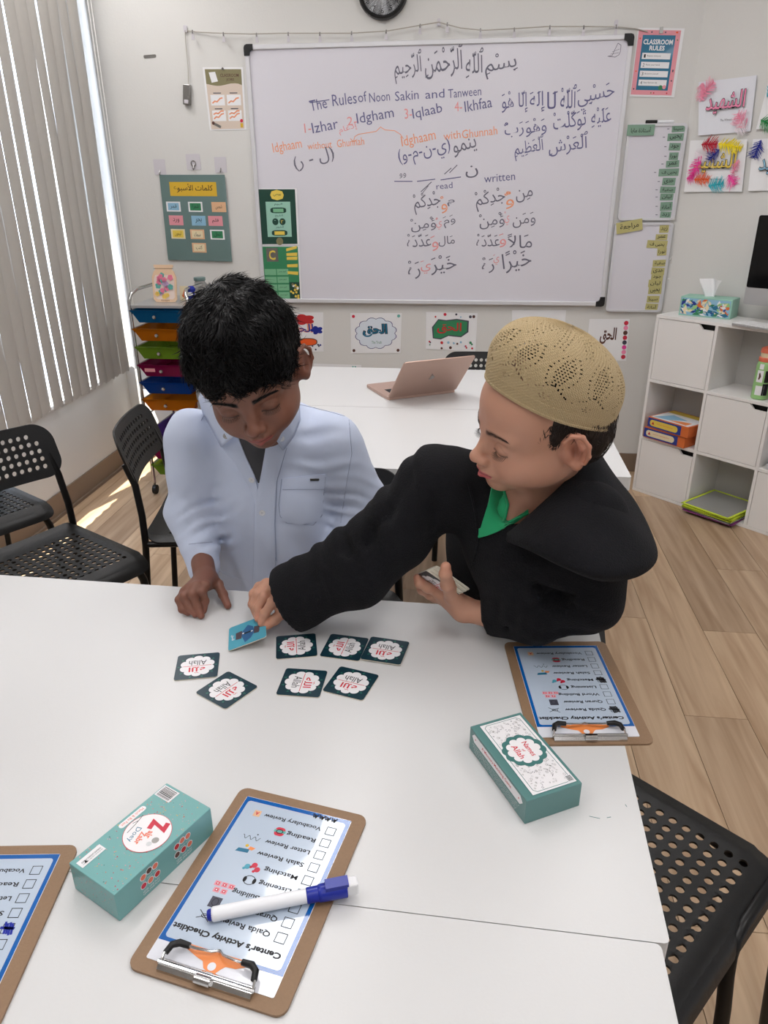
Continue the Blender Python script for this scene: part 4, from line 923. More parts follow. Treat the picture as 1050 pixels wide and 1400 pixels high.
# ------------------------------------------------------------------ boxes
def names_box():
    W_, L_, H_ = .0757, .138, .0355
    ang = R(21.4 - 90)          # local x runs along the long side
    t = thing('card_box', 'teal and white patterned card game box reading Names of Allah', 'box', (.1712, .7131, .7352), R(111.5))
    # local: x along the long side (far end = +x), y to the left side
    b = MB(); b.box((0, 0, H_ / 2), (L_, W_, H_), 'teal_box'); b.build('carton', t, bevel=.0008)
    b = MB(); z = H_ + .0003; x0, x1, y0, y1 = -.064, .064, -.0335, .0265
    
    q = [(x0 + .004, y0 + .008), (x0 + .008, y0 + .004), (x1 - .008, y0 + .004), (x1 - .004, y0 + .008), (x1 - .004, y1 - .008), (x1 - .008, y1 - .004), (x0 + .008, y1 - .004), (x0 + .004, y1 - .008)]
    b.rect(x0 - .0012, y0 - .0012, x1 + .0012, y1 + .0012, z - .0001, 'teal_dark'); b.rect(x0, y0, x1, y1, z, 'card_white'); b.ring([(p[0] * 1.02, p[1] * 1.0) for p in q], .0007, z + .0001, 'teal_dark')
    r_ = random.Random(2)
    for i in range(230):
        x = r_.uniform(x0 + .006, x1 - .006); y = r_.uniform(y0 + .006, y1 - .006); a = r_.uniform(0, 3); s = r_.uniform(.0008, .0020)
        k = r_.randint(0, 2); m = r_.choice(['nickel', 'ink_soft', 'nickel', 'alu'])
        if k: b.ring([(x + s * math.cos(a + j * 1.2566), y + s * .8 * math.sin(a + j * 1.2566)) for j in range(5)], .00035, z + .0001, m)
        else: b.line([(x, y), (x + s * 1.5 * math.cos(a), y + s * 1.5 * math.sin(a))], .0006, z + .0001, m)
    cx, cy = .004, -.0035
    b.ngon([((cx + (.026 + .0025 * abs(math.sin(6 * a))) * math.cos(a)), (cy + (.026 + .0025 * abs(math.sin(6 * a))) * math.sin(a))) for a in [j * 6.2832 / 96 for j in range(96)]], z + .0002, 'teal_dark')
    b.ngon([((cx + (.0185 + .004 * abs(math.sin(5 * a)) ** .6) * math.cos(a)), (cy + (.0185 + .004 * abs(math.sin(5 * a)) ** .6) * math.sin(a))) for a in [j * 6.2832 / 100 for j in range(100)]], z + .0003, 'card_white')
    # words read from the far end towards the near end (rotated -90 from the long axis)
    rt_ = math.pi
    for s, dy, w_, h in (('Names', .0035, .026, .0075), ('of', -.0025, .005, .0035), ('Allah', -.0125, .024, .0080)):
        b.text(s, cx + w_ / 2, cy - dy - .0, w_, h, z + .0004, 'card_red', rt_, .01)
    b.rect(-.0625, -.0325, -.052, -.0235, z + .0004, 'paper')
    for k in range(9): b.rect(-.0615 + .001 * k, -.0315, -.0615 + .001 * k + .0005 * (k % 2 + .6), -.0245, z + .0005, 'ink')
    # long left side: white pennant with the subtitle
    y = W_ / 2 + .0003; zc = H_ - .0095
    def sd(x, z_, o=0): return (x, y + o, z_)
    P = [(-.062, zc), (-.056, zc - .0065), (.056, zc - .0065), (.062, zc), (.056, zc + .0065), (-.056, zc + .0065)]
    b.add([sd(*p) for p in P], [tuple(reversed(range(6)))], 'card_white'); b.T = Matrix(((-1, 0, 0, 0), (0, 0, 1, y + .0001), (0, 1, 0, 0), (0, 0, 0, 1)))
    b.text('A Memory Matching Game', -.036, zc - .003, .072, .006, 0, 'card_red', 0, .01); b.disc(.053, zc, .0012, 0, 'card_red', 8); b.disc(-.053, zc, .0012, 0, 'card_red', 8)
    for k in range(5): b.text('this fun set helps children learn the names of Allah through play and matching' [:62 - k * 4], -.060 + .002 * k, .0145 - .0032 * k, .115 - .004 * k, .0017, 0, 'card_white')
    b.T = Matrix(); b.build('print', t); return t
names_box()
def zabr_box():
    L_, W_, H_ = .1330, .0715, .038
    t = thing('card_box', 'aqua speckled card game box with a pale round title and barcode', 'box', (-.2645, .5895, .7352), R(57.2))
    # local x: long axis towards the far end
    b = MB(); b.box((0, 0, H_ / 2), (L_, W_, H_), 'aqua_box'); b.build('carton', t, bevel=.0008)
    b = MB(); z = H_ + .0003; r_ = random.Random(4)
    for i in range(210):
        x = r_.uniform(-L_ / 2 + .002, L_ / 2 - .002); y = r_.uniform(-W_ / 2 + .002, W_ / 2 - .002); b.disc(x, y, r_.uniform(.0003, .0008), z, r_.choice(['crimson', 'coral', 'pink_print', 'teal_dark', 'gold_label']), 6)
    for i in range(60):
        x = r_.uniform(-W_ / 2 + .002, W_ / 2 - .002); zz = r_.uniform(.003, H_ - .003); rr_ = r_.uniform(.0003, .0007)
        b.add([(-L_ / 2 - .0003, x + rr_ * math.cos(a), zz + rr_ * math.sin(a)) for a in (5, 4, 3, 2, 1, 0)], [tuple(range(6))], r_.choice(['crimson', 'coral', 'teal_dark']))
    b.disc(.004, -.003, .0262, z + .0001, 'card_red', 48); b.disc(.004, -.003, .0256, z + .0002, 'card_white', 48)
    # title: reads with its top towards the lower right (as in the photo)
    T0 = b.T; b.T = Matrix.Translation((.004, -.003, z + .0003)) @ Matrix.Rotation(math.pi / 2 + .3, 4, 'Z') @ Matrix.Rotation(math.pi / 2, 4, 'Z')
    b.text('Z', -.019, -.004, .015, .022, 0, 'crimson', 0, .06); b.text('air', -.003, .0, .010, .007, 0, 'coral', 0, .03); b.text('Zabr', .0, -.007, .017, .007, 0, 'coral', 0, .03); b.text('Doey', -.004, -.017, .020, .008, 0, 'classroom_teal', 0, .0)
    b.disc(.007, .014, .004, .0001, 'nickel', 12); b.disc(.013, .010, .003, .0001, 'alu', 12); b.line([(-.02, -.018), (-.006, -.019), (.006, -.021)], .0007, 0, 'ink'); b.line([(-.012, -.0185), (-.007, -.0225)], .0006, 0, 'ink')
    b.T = T0
    b.rect(.046, .010, .063, .034, z + .0002, 'paper')
    xx = .0475
    while xx < .0615: w_ = r_.choice([.0004, .0008, .0012]); b.rect(xx, .0125, xx + w_, .032, z + .0003, 'ink'); xx += w_ + .0007
    b.rect(-.063, .0175, -.034, .0285, z + .0002, 'paper'); b.text('WARNING CHOKING HAZARD', -.036, .0245, .024, .0022, z + .0003, 'ink', math.pi); b.text('small parts not for children', -.036, .0215, .024, .0018, z + .0003, 'ink', math.pi); b.ngon([(-.058, .020), (-.054, .020), (-.056, .0245)], z + .0003, 'ink')
    b.ngon([(p[0], p[1]) for p in rr(-.008, .0245, .028, .0318, .0035)], z + .0002, 'card_white'); b.text('Match & Be Fast', .025, .0300, .030, .0038, z + .0003, 'coral', math.pi)
    b.T = Matrix(((1, 0, 0, 0), (0, 0, -1, -W_ / 2 - .0003), (0, 1, 0, 0), (0, 0, 0, 1)))
    for cx in (-.024, .022):
        for i, (dx, dz) in enumerate(((-.008, .028), (0, .030), (.008, .029), (-.009, .017), (0, .0165), (.009, .0165))):
            b.disc(cx + dx, dz, .0042, 0, 'paper', 14); b.disc(cx + dx, dz, .0034, .0001, r_.choice(['crimson', 'red', 'brown', 'coral']), 12)
        for k in range(2): b.text('LEVEL ONE PLAY', cx - .011, .008 - .0035 * k, .022, .0022, 0, 'card_white')
        b.text('easy match cards', cx - .010, .0215, .02, .002, 0, 'card_white')
    b.T = Matrix(); b.build('print', t); return t
zabr_box()

# ------------------------------------------------------------------ marker pen on the front clipboard
a = at(283, 1250, .748); c = at(455, 1216, .750)
d = (c - a); L_ = d.length; d.normalize()
t = thing('dry_erase_marker', 'white and blue marker lying across the front clipboard', 'marker', Mx=frame(Vector((a.x, a.y, .7462)), d, UP.cross(d)))
b = MB(); b.tube([(.004, 0, 0), (.006, 0, 0), (.100, 0, 0)], [.0055, .0072, .0072], 'marker_white', 18); b.build('barrel', t, smooth=True)
b = MB(); b.tube([(0, 0, 0), (.0015, 0, 0), (.007, 0, 0)], [.0045, .0057, .0060], 'marker_blue', 16); b.build('end_plug', t, smooth=True)
b = MB(); b.tube([(.100, 0, 0), (.101, 0, 0), (.112, 0, 0), (.113, 0, 0), (.116, 0, 0), (.142, 0, 0)], [.0070, .0080, .0080, .0088, .0090, .0092], 'marker_blue', 18); b.box((.132, 0, .0085), (.024, .012, .006), 'marker_blue'); b.build('cap', t, smooth=True)
b = MB(); b.box((.1475, 0, .002), (.013, .0125, .015), 'paper'); b.build('felt_eraser', t, bevel=.002)

# faint felt pen marks on the table corner
b = MB(); 
for p, q in (((806, 1116), (820, 1119)), ((830, 1118), (835, 1117)), ((855, 1100), (857, 1103))):
    a_, c_ = at(*p, .7353), at(*q, .7353); b.line([(a_.x, a_.y), (c_.x, c_.y)], .0009, .73535, 'teal_dark')
o = b.build('pen_marks'); tag(o, 'faint teal pen marks on the tabletop near the teal box', 'pen mark')

# ------------------------------------------------------------------ laptop
A_ = at(530.6, 545, .742); B_ = at(623, 534, .742); ex = (B_ - A_); LWd = ex.length; ex.normalize(); ey = UP.cross(ex)   # ey: towards the user's side
Cc = at(495, 527, .742); dpt = abs((Cc - A_).dot(ey))
t = thing('laptop', 'open rose gold laptop seen from behind on the far table', 'laptop', Mx=frame(Vector((A_.x, A_.y, .7352)), ex, ey))
b = MB(); b.prism(rr(0, 0, LWd, .205, .010), 0, .011, 'rose_gold'); b.build('base', t, bevel=.002)
b = MB(); b.rect(.03, .03, LWd - .03, .105, .0113, 'ink')
for i in range(12):
    for j in range(5): x = .032 + (LWd - .064) / 12 * i; y = .032 + .0145 * j; b.rect(x, y, x + (LWd - .064) / 12 - .003, y + .0115, .0116, 'black')
b.build('keyboard', t)
b = MB(); b.rect(LWd / 2 - .05, .118, LWd / 2 + .05, .185, .0113, 'rose_gold'); b.build('trackpad', t)
lid = MB(); lid.T = Matrix.Translation((0, .003, .011)) @ Matrix.Rotation(R(42), 4, 'X') @ Matrix(((1, 0, 0, 0), (0, 0, 1, 0), (0, 1, 0, 0), (0, 0, 0, 1)))
# local: x across, y up the lid, z towards the user
lid.prism(rr(0, 0, LWd, .200, .010), -.004, 0, 'rose_gold'); l_ = lid.build('lid', t, bevel=.0015)
b = MB(); b.T = lid.T; b.rect(.008, .012, LWd - .008, .192, .0006, 'screen_black'); b.build('screen', t)
b = MB(); b.T = lid.T
P = [(LWd / 2 + .011 * math.cos(a) * (1 - .12 * (math.sin(a) > .8)), .1 + .012 * math.sin(a)) for a in [k * 6.2832 / 20 for k in range(20)]]; P = [(p[0] - (.006 if -.6 < math.atan2(p[1] - .1, -(p[0] - LWd / 2)) < .5 else 0) * -1, p[1]) for p in P]
b.ngon(P[::-1], -.0046, 'chrome'); b.disc(LWd / 2 - .003, .117, .004, -.0046, 'chrome', 8, ry=.003); b.build('emblem', t)

# ------------------------------------------------------------------ cube cabinet
CA = RA; cu_ = Vector((math.cos(CA), math.sin(CA), 0)); cn_ = Vector((math.sin(CA), -math.cos(CA), 0)) * 1
cn_ = Vector((-math.sin(CA), math.cos(CA), 0))   # points to the wall
CO = Vector((1.262, 3.462, 0)); CDP = .235
t = thing('cube_cabinet', 'white three by three cube cabinet against the angled wall', 'cabinet', Mx=frame(CO, cu_, UP))
PT = .291; CH = .87; TH = .014
zs = [0, .282, .565, CH]
cab = MB()
# local: x along the front, y up, z out of the wall (front face z=0, back z=-CDP)
def shelf(nm, x0, x1, y0, y1, z0=-CDP, z1=0, m='white_laminate'):
    b = MB(); b.box(((x0 + x1) / 2, (y0 + y1) / 2, (z0 + z1) / 2), (x1 - x0, y1 - y0, z1 - z0), m); b.build(nm, t, bevel=.001)
CWD = 3 * PT + TH
for i in range(4): shelf('upright', i * PT, i * PT + TH, TH, CH - TH)
for j, z_ in enumerate(zs):
    shelf('shelf', 0, CWD, max(0, z_ - TH if j == 3 else z_), (z_ if j == 3 else z_ + TH)) if j in (0, 3) else None
for j in (1, 2):
    for i in range(3): shelf('shelf', i * PT + TH, (i + 1) * PT, zs[j] - TH / 2, zs[j] + TH / 2)
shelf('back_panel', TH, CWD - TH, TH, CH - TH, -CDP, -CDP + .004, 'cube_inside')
def cdoor(i, j):
    x0, x1 = i * PT + TH + .002, (i + 1) * PT - .002; y0 = (zs[j] + (TH if j == 0 else TH / 2)) + .002; y1 = (zs[j + 1] - (TH if j == 2 else TH / 2)) - .002
    d = MB(); d.prism([(x0, y0), (x1, y0), (x1, y1 - .022), (x1 - .055, y1 - .022), (x1 - .068, y1 - .008), (x1 - .075, y1), (x0, y1)], -.013, -.001, 'white_laminate'); d.build('door', t)
    g_ = MB(); g_.rect(x1 - .08, y1 - .03, x1 + .001, y1 + .001, -.03, 'black'); g_.build('notch_shade', t)  # black sheet behind the handle notch stands in for the shade inside
for ij in ((0, 2), (1, 1), (0, 0), (2, 0)): cdoor(*ij)
CF = frame(CO, cu_, UP)
def cabm(x, y, z=0): return CF @ Matrix.Translation((x, y, z))
# tissue box + tissue
t = thing('tissue_box', 'colourful leaf patterned tissue box on top of the cabinet', 'box', Mx=cabm(.062, CH, -.115) @ Matrix.Rotation(R(13), 4, 'Y'))
b = MB(); b.box((.11, .042, 0), (.225, .084, .11), 'green_pale'); b.build('carton', t, bevel=.002)
b = MB(); r_ = random.Random(9)
b.rect(.004, .006, .216, .078, .0555, 'light_blue')
for i in range(70):
    x, y, a = r_.uniform(.008, .212), r_.uniform(.010, .074), r_.uniform(0, 3.14); L2 = r_.uniform(.014, .026); w2 = L2 * .35
    P = [(x + L2 * math.cos(a), y + L2 * .8 * math.sin(a)), (x - w2 * math.sin(a), y + w2 * math.cos(a)), (x - L2 * math.cos(a), y - L2 * .8 * math.sin(a)), (x + w2 * math.sin(a), y - w2 * math.cos(a))]
    b.ngon([(min(.215, max(.005, p[0])), min(.077, max(.007, p[1]))) for p in P], .0557 + i * .00003, r_.choice(['game_blue', 'cream', 'green_mid', 'paper', 'bottle_green', 'game_orange', 'classroom_teal', 'cream']))
b.build('print', t)
t = thing('tissue', 'white tissue standing out of the patterned tissue box', 'tissue', Mx=cabm(.165, CH + .084, -.14))
b = MB(); b.grid(lambda a, c: ((a - .5) * (.05 + .05 * c), c * .075, .012 * math.sin(a * 7 + c * 2) * (1 + c)), 14, 8, 'paper'); b.build('tissue_sheet', t, smooth=True)
# monitor
t = thing('desktop_computer', 'all in one desktop computer with black screen on the cabinet', 'computer', Mx=cabm(.345, CH + .0005, -.095) @ Matrix.Rotation(R(6), 4, 'Y'))
b = MB(); b.prism(rr(0, .075, .52, .43, .010), -.016, 0, 'alu'); b.build('housing', t, bevel=.002)
b = MB(); b.prism(rr(.0015, .145, .5185, .429, .008), .0005, .0015, 'screen_black'); b.build('screen', t)
b = MB(); b.box((.26, .0025, -.055), (.19, .005, .14), 'alu'); b.box((.26, .07, -.06), (.17, .14, .006), 'alu'); b.build('stand', t)
# keyboard
t = thing('keyboard', 'slim white keyboard on the cabinet in front of the computer', 'keyboard', Mx=cabm(.365, CH + .0005, -.01) @ Matrix.Rotation(R(-90), 4, 'X') @ Matrix.Rotation(R(-5), 4, 'Z'))
b = MB(); b.prism(rr(0, -.02, .28, .09, .008), 0, .007, 'alu'); b.build('keyboard_base', t)
for j in range(5):
    for i in range(14):
        k = MB(); k.box((.0135 + i * .0195, -.006 + j * .0205, .009), (.0165, .0175, .003), 'key_white'); k.build('key', t)
# bottle
t = thing('water_bottle', 'green water bottle with coral lid in the open upper cube', 'bottle', Mx=CF @ Matrix.Translation((.512, .5725, -.055)) @ Matrix.Rotation(R(-90), 4, 'X'))
b = MB(); b.lathe([(.030, 0), (.034, .003), (.034, .14), (.031, .155), (.027, .162)], 'bottle_green', 32); b.build('body', t, smooth=True)
b = MB(); b.lathe([(.030, .160), (.031, .162), (.031, .176), (.029, .178)], 'coral', 28); b.lathe([(.026, .178), (.026, .196)], 'cream', 28); b.lathe([(.026, .196), (.029, .197), (.028, .214), (.012, .222)], 'coral', 28); b.build('lid', t, smooth=True)
b = MB()
def wrap(P, z0, m, off=.0005): b.add([((.034 + off) * math.sin(p[0]), -(.034 + off) * math.cos(p[0]), z0 + p[1]) for p in P], [tuple(range(len(P)))], m)
for a, z0, w_, h, m in ((-.35, .075, .75, .05, 'paper'), (-.25, .02, 1.0, .04, 'paper'), (.55, .02, .7, .05, 'ink'), (.6, .075, .5, .05, 'black'), (-.2, .13, .5, .022, 'paper')):
    for k in range(4): wrap([(a + w_ * k / 4, 0), (a + w_ * (k + 1) / 4, 0), (a + w_ * (k + 1) / 4, h), (a + w_ * k / 4, h)], z0, m)
for k in range(10): b.add([((.0350) * math.sin(x_), -(.0350) * math.cos(x_), z__) for x_, z__ in [(-.0 + .16 * math.cos(q) * (.8 + .3 * math.cos(3 * q)), .1 + .016 * math.sin(q)) for q in [j * .7854 for j in range(8)]]], [tuple(range(8))], 'brown') if k == 0 else None
b.build('stickers', t)
# board games in the middle left cube
for k, (x, y, ang, lab) in enumerate(((.022, .2895, 3, 'lower blue and orange boxed game in the middle left cube'), (.035, .3435, 5, 'upper blue and orange boxed game in the middle left cube'))):
    t = thing('game_box', lab, 'box', Mx=cabm(x, y, .012) @ Matrix.Rotation(R(-ang), 4, 'Y'), group=None)
    b = MB(); b.box((.115, .0255, -.10), (.225, .051, .19), 'game_orange'); b.build('carton', t, bevel=.001)
    b = MB(); b.rect(.004, .003, .190, .048, -.0046, 'game_blue'); b.ngon(rr(.016, .010, .172, .040, .014), -.0044, 'yellow' if k else 'cream'); b.ngon([(.026, .018), (.042, .018), (.034, .033)], -.0042, 'red'); b.text('memory learning game', .055, .022, .09, .008, -.0042, 'game_orange')
    b.T = Matrix(((1, 0, 0, 0), (0, 0, 1, .0515), (0, -1, 0, 0), (0, 0, 0, 1))); b.rect(.01, .012, .218, .185, 0, 'paper'); b.ngon([(.02, .02), (.1, .03), (.16, .09), (.06, .12)], .0003, 'light_blue'); b.ngon([(.1, .03), (.2, .02), (.2, .07), (.15, .06)], .0003, 'orange_print'); b.rect(.01, .14, .218, .185, .0004, 'yellow')
    b.T = Matrix(); b.build('print', t)
# dry-erase sleeves in the lower middle cube
for k in range(5):
    y = .0145 + .009 * k; m = ['purple', 'sleeve_grey', 'lime', 'lime', 'lime'][k]
    t = thing('document_sleeve', '%s document sleeve in the lower middle cube, %s from the bottom of the pile' % (('purple edged', 'brown grey', 'lime edged', 'lime edged', 'lime edged')[k], ordn[k]), 'folder', Mx=cabm(PT + TH + .132, y, -.035 + .004 * k) @ Matrix.Rotation(R([2, -2, 1, 3, -2][k]), 4, 'Y') @ Matrix.Rotation(R(-1.0 + .3 * k), 4, 'Z'), group='document sleeves in the lower middle cube')
    b = MB(); b.T = Matrix(((1, 0, 0, 0), (0, 0, 1, 0), (0, -1, 0, 0), (0, 0, 0, 1))); b.prism(rr(-.118, -.10, .118, .17, .006), 0, .0025, 'sleeve_grey'); b.build('sleeve', t)
    b = MB(); b.T = Matrix(((1, 0, 0, 0), (0, 0, 1, .0025), (0, -1, 0, 0), (0, 0, 0, 1)))
    for x0, y0, x1, y1 in ((-.118, -.10, .118, -.092), (-.118, .162, .118, .17), (-.118, -.10, -.110, .17), (.110, -.10, .118, .17)): b.box(((x0 + x1) / 2, (y0 + y1) / 2, 0), (x1 - x0 + .002, y1 - y0 + .002, .004), m)
    b.build('binding', t)
# papers in the right cube
for k in range(7):
    t = thing('paper_sheet', 'white paper in the loose stack in the middle right cube, %s from the bottom' % ordn[k], 'paper', Mx=cabm(2 * PT + TH + .125, .2895 + .006 * k, -.11) @ Matrix.Rotation(R((k * 37) % 11 - 5), 4, 'Y'), group='papers in the middle right cube')
    b = MB(); b.T = Matrix(((1, 0, 0, 0), (0, 0, 1, 0), (0, -1, 0, 0), (0, 0, 0, 1))); b.grid(lambda a, c: ((a - .5) * .2, (c - .5) * .2, .003 * math.sin(a * 5 + k)), 6, 2, 'paper'); b.build('sheet', t)

# ------------------------------------------------------------------ rolling drawer cart
def cp(x, y, d): return dep(x, y, d)
# stands in the corner; local x to the right, y to the back, z up
cx0, cx1 = -1.60, -1.33
ctm = thing('drawer_cart', 'chrome rolling cart with coloured see through drawers in the corner', 'cart', Mx=Matrix.Translation((-1.155, 3.45, 0)) @ Matrix.Rotation(R(-6.8), 4, 'Z'))
CWx, CDy, CHz = .278, .34, .925
b = MB()
for x in (0, CWx):
    b.tube([(x, 0, .06), (x, 0, CHz + .02), (x + (.01 if x == 0 else -.01), .012, CHz + .052), (x + (.02 if x == 0 else -.02), .05, CHz + .068), (x + (.02 if x == 0 else -.02), CDy - .05, CHz + .068), (x, CDy, CHz + .03), (x, CDy, .06)], .0085, 'chrome', 10)
b.build('frame_tube', ctm, smooth=True)
dz = .083
ztop = CHz - .002
b = MB()
for k in range(10):
    z = ztop - .018 - dz * k
    for x in (0, CWx): b.tube([(x, 0, z), (x, CDy, z)], .004, 'nickel', 6)
b.build('runners', ctm, smooth=True)['kind'] = 'stuff'
b = MB(); b.prism(rr(.0095, -.01, CWx - .0095, CDy, .006), CHz - .008, CHz + .004, 'alu'); b.build('top_tray', ctm, bevel=.002)
def knob(parent, x, z, y):
    kb = MB(); kb.lathe([(.003, 0), (.003, .006), (.008, .009), (.0095, .014), (.007, .019), (.001, .020)], 'chrome', 12, T=Matrix.Translation((x, y, z)) @ Matrix.Rotation(R(90), 4, 'X')); kb.build('knob', parent, smooth=True)
colz = ['blue', 'orange', 'green', 'magenta', 'royal', 'orange', '', 'violet', 'magenta', 'green']
for k, c_ in enumerate(colz):
    if k == 6: continue
    z1_ = ztop - .016 - dz * k; z0_ = z1_ - .055
    b = MB(); m = 'drawer_' + c_; ins = .028
    top_ = [(.008, -.012), (CWx - .008, -.012), (CWx - .008, CDy - .02), (.008, CDy - .02)]; bt_ = [(.008 + ins, .004), (CWx - .008 - ins, .004), (CWx - .008 - ins, CDy - .03), (.008 + ins, CDy - .03)]
    b.add([(*p, z1_) for p in top_] + [(*p, z0_) for p in bt_], [(0, 1, 5, 4), (1, 2, 6, 5), (2, 3, 7, 6), (3, 0, 4, 7), (4, 5, 6, 7)], m)
    b.ring([(.006, -.014), (CWx - .006, -.014), (CWx - .006, CDy - .018), (.006, CDy - .018)], .010, z1_, m); b.box((CWx / 2, -.014, z1_ - .003), (CWx - .012, .004, .008), m)
    d_ = b.build('drawer', ctm); sd_ = d_.modifiers.new('s', 'SOLIDIFY'); sd_.thickness = .002
    knob(d_, CWx / 2 - .02, (z0_ + z1_) / 2, -.007)
    if k == 3:
        b = MB(); b.box((CWx / 2 - .08, -.0075, z0_ + .03), (.05, .002, .016), 'pink_print'); b.build('label_sticker', d_)
b = MB()
for x in (0, CWx):
    for y in (0, CDy): b.lathe([(.004, .045), (.008, .06), (.004, .065)], 'nickel', 8, c=(x, y)); b.tube([(x - .009, y, .024), (x + .009, y, .024)], .023, 'black', 14)
b.build('castors', ctm)
cm = ctm.matrix_world.copy()
# things on the cart
T = cm @ Matrix.Translation((.135, .10, CHz + .0045)) @ Matrix.Rotation(R(90 - 8), 4, 'X')
t = thing('jar_plaque', 'wooden jar shaped plaque with paper flowers standing on the drawer cart', 'plaque', Mx=T)
P = [(-.045, 0), (.045, 0), (.056, .012), (.058, .11), (.048, .135), (.040, .142), (.040, .152), (.046, .155), (.046, .165), (-.046, .165), (-.046, .155), (-.040, .152), (-.040, .142), (-.048, .135), (-.058, .11), (-.056, .012)]
b = MB(); b.prism(P, 0, .008, 'jar_wood'); b.build('jar_shape', t, bevel=.002)
b = MB(); b.ngon([(p[0] * .84, .012 + p[1] * .80) for p in P if p[1] < .14], .0085, 'jar_back'); b.text('flowers', -.02, .004, .04, .007, .0085, 'brown'); b.line([(-.046, .148), (.046, .148)], .002, .0086, 'brown'); b.build('jar_print', t)
r_ = random.Random(12)
for k in range(19):
    x, y = r_.uniform(-.036, .036), .026 + .093 * (k / 18); s = r_.uniform(.010, .014); cl = ('flower_yellow' if k < 3 else 'flower_pink' if r_.random() < .45 else r_.choice(['flower_teal', 'flower_teal', 'flower_lilac']))
    b = MB(); zz = .009 + (k % 3) * .0015
    for j in range(5): a = j * 1.2566 + k; b.prism([(x + .55 * s * math.cos(a) + .48 * s * math.cos(q), y + .55 * s * math.sin(a) + .48 * s * math.sin(q)) for q in [u_ * .7854 for u_ in range(8)]], zz, zz + .0015, cl)
    b.build('flower', t)
t = thing('picture_tile', 'small square tile with brown picture behind the dark hair on the cart', 'picture', Mx=cm @ Matrix.Translation((.215, .16, CHz + .0045)) @ Matrix.Rotation(R(84), 4, 'X'))
b = MB(); b.prism(rr(-.03, 0, .035, .065, .003), 0, .01, 'cream'); b.ngon([(-.02, .02), (-.008, .05), (0, .025), (.008, .055), (.02, .03), (.028, .055), (.02, .01), (-.01, .01)], .0102, 'game_orange'); b.build('tile', t)
t = thing('figurine', 'small dark blue and white ornament beyond the dark hair on the cart', 'ornament', Mx=cm @ Matrix.Translation((.262, .10, CHz + .0045)))
b = MB(); b.lathe([(.02, 0), (.022, .02), (.014, .045), (.018, .05), (.02, .06), (.012, .072), (.002, .074)], 'feather_blue', 14); b.build('body', t, smooth=True); b = MB(); b.lathe([(.004, .03), (.012, .034), (.012, .044), (.004, .048)], 'paper', 10, c=(0, -.016)); b.build('face', t, smooth=True)
# glass jar with green lid stands on a low stool behind the head (only its top shows)
t = thing('lidded_jar', 'grey green lidded jar behind the top of the dark hair', 'jar', Mx=cm @ Matrix.Translation((.245, .27, CHz + .0045)))
b = MB(); b.lathe([(.024, 0), (.026, .004), (.026, .07), (.023, .078)], 'sleeve_grey', 20); b.build('jar_body', t, smooth=True); b = MB(); b.lathe([(.027, .078), (.028, .08), (.028, .092), (.026, .094)], 'slate_teal', 20); b.build('jar_lid', t, smooth=True)
# floor items by the cart
t = thing('storage_bag', 'crumpled purple plastic bag beside the cart behind the side on chair', 'bag', (-.93, 3.30, 0), R(10))
b = MB()
def bagf(a, c):
    an = a * 6.2832; r0 = .11 * (1 - .35 * c) * (1 + .12 * math.sin(5 * an + 3 * c) + .07 * math.sin(11 * an)); return (r0 * math.cos(an), r0 * .8 * math.sin(an), .30 * c + .01 * math.sin(7 * an))
b.grid(bagf, 48, 12, 'purple'); b.build('bag_film', t, smooth=True)
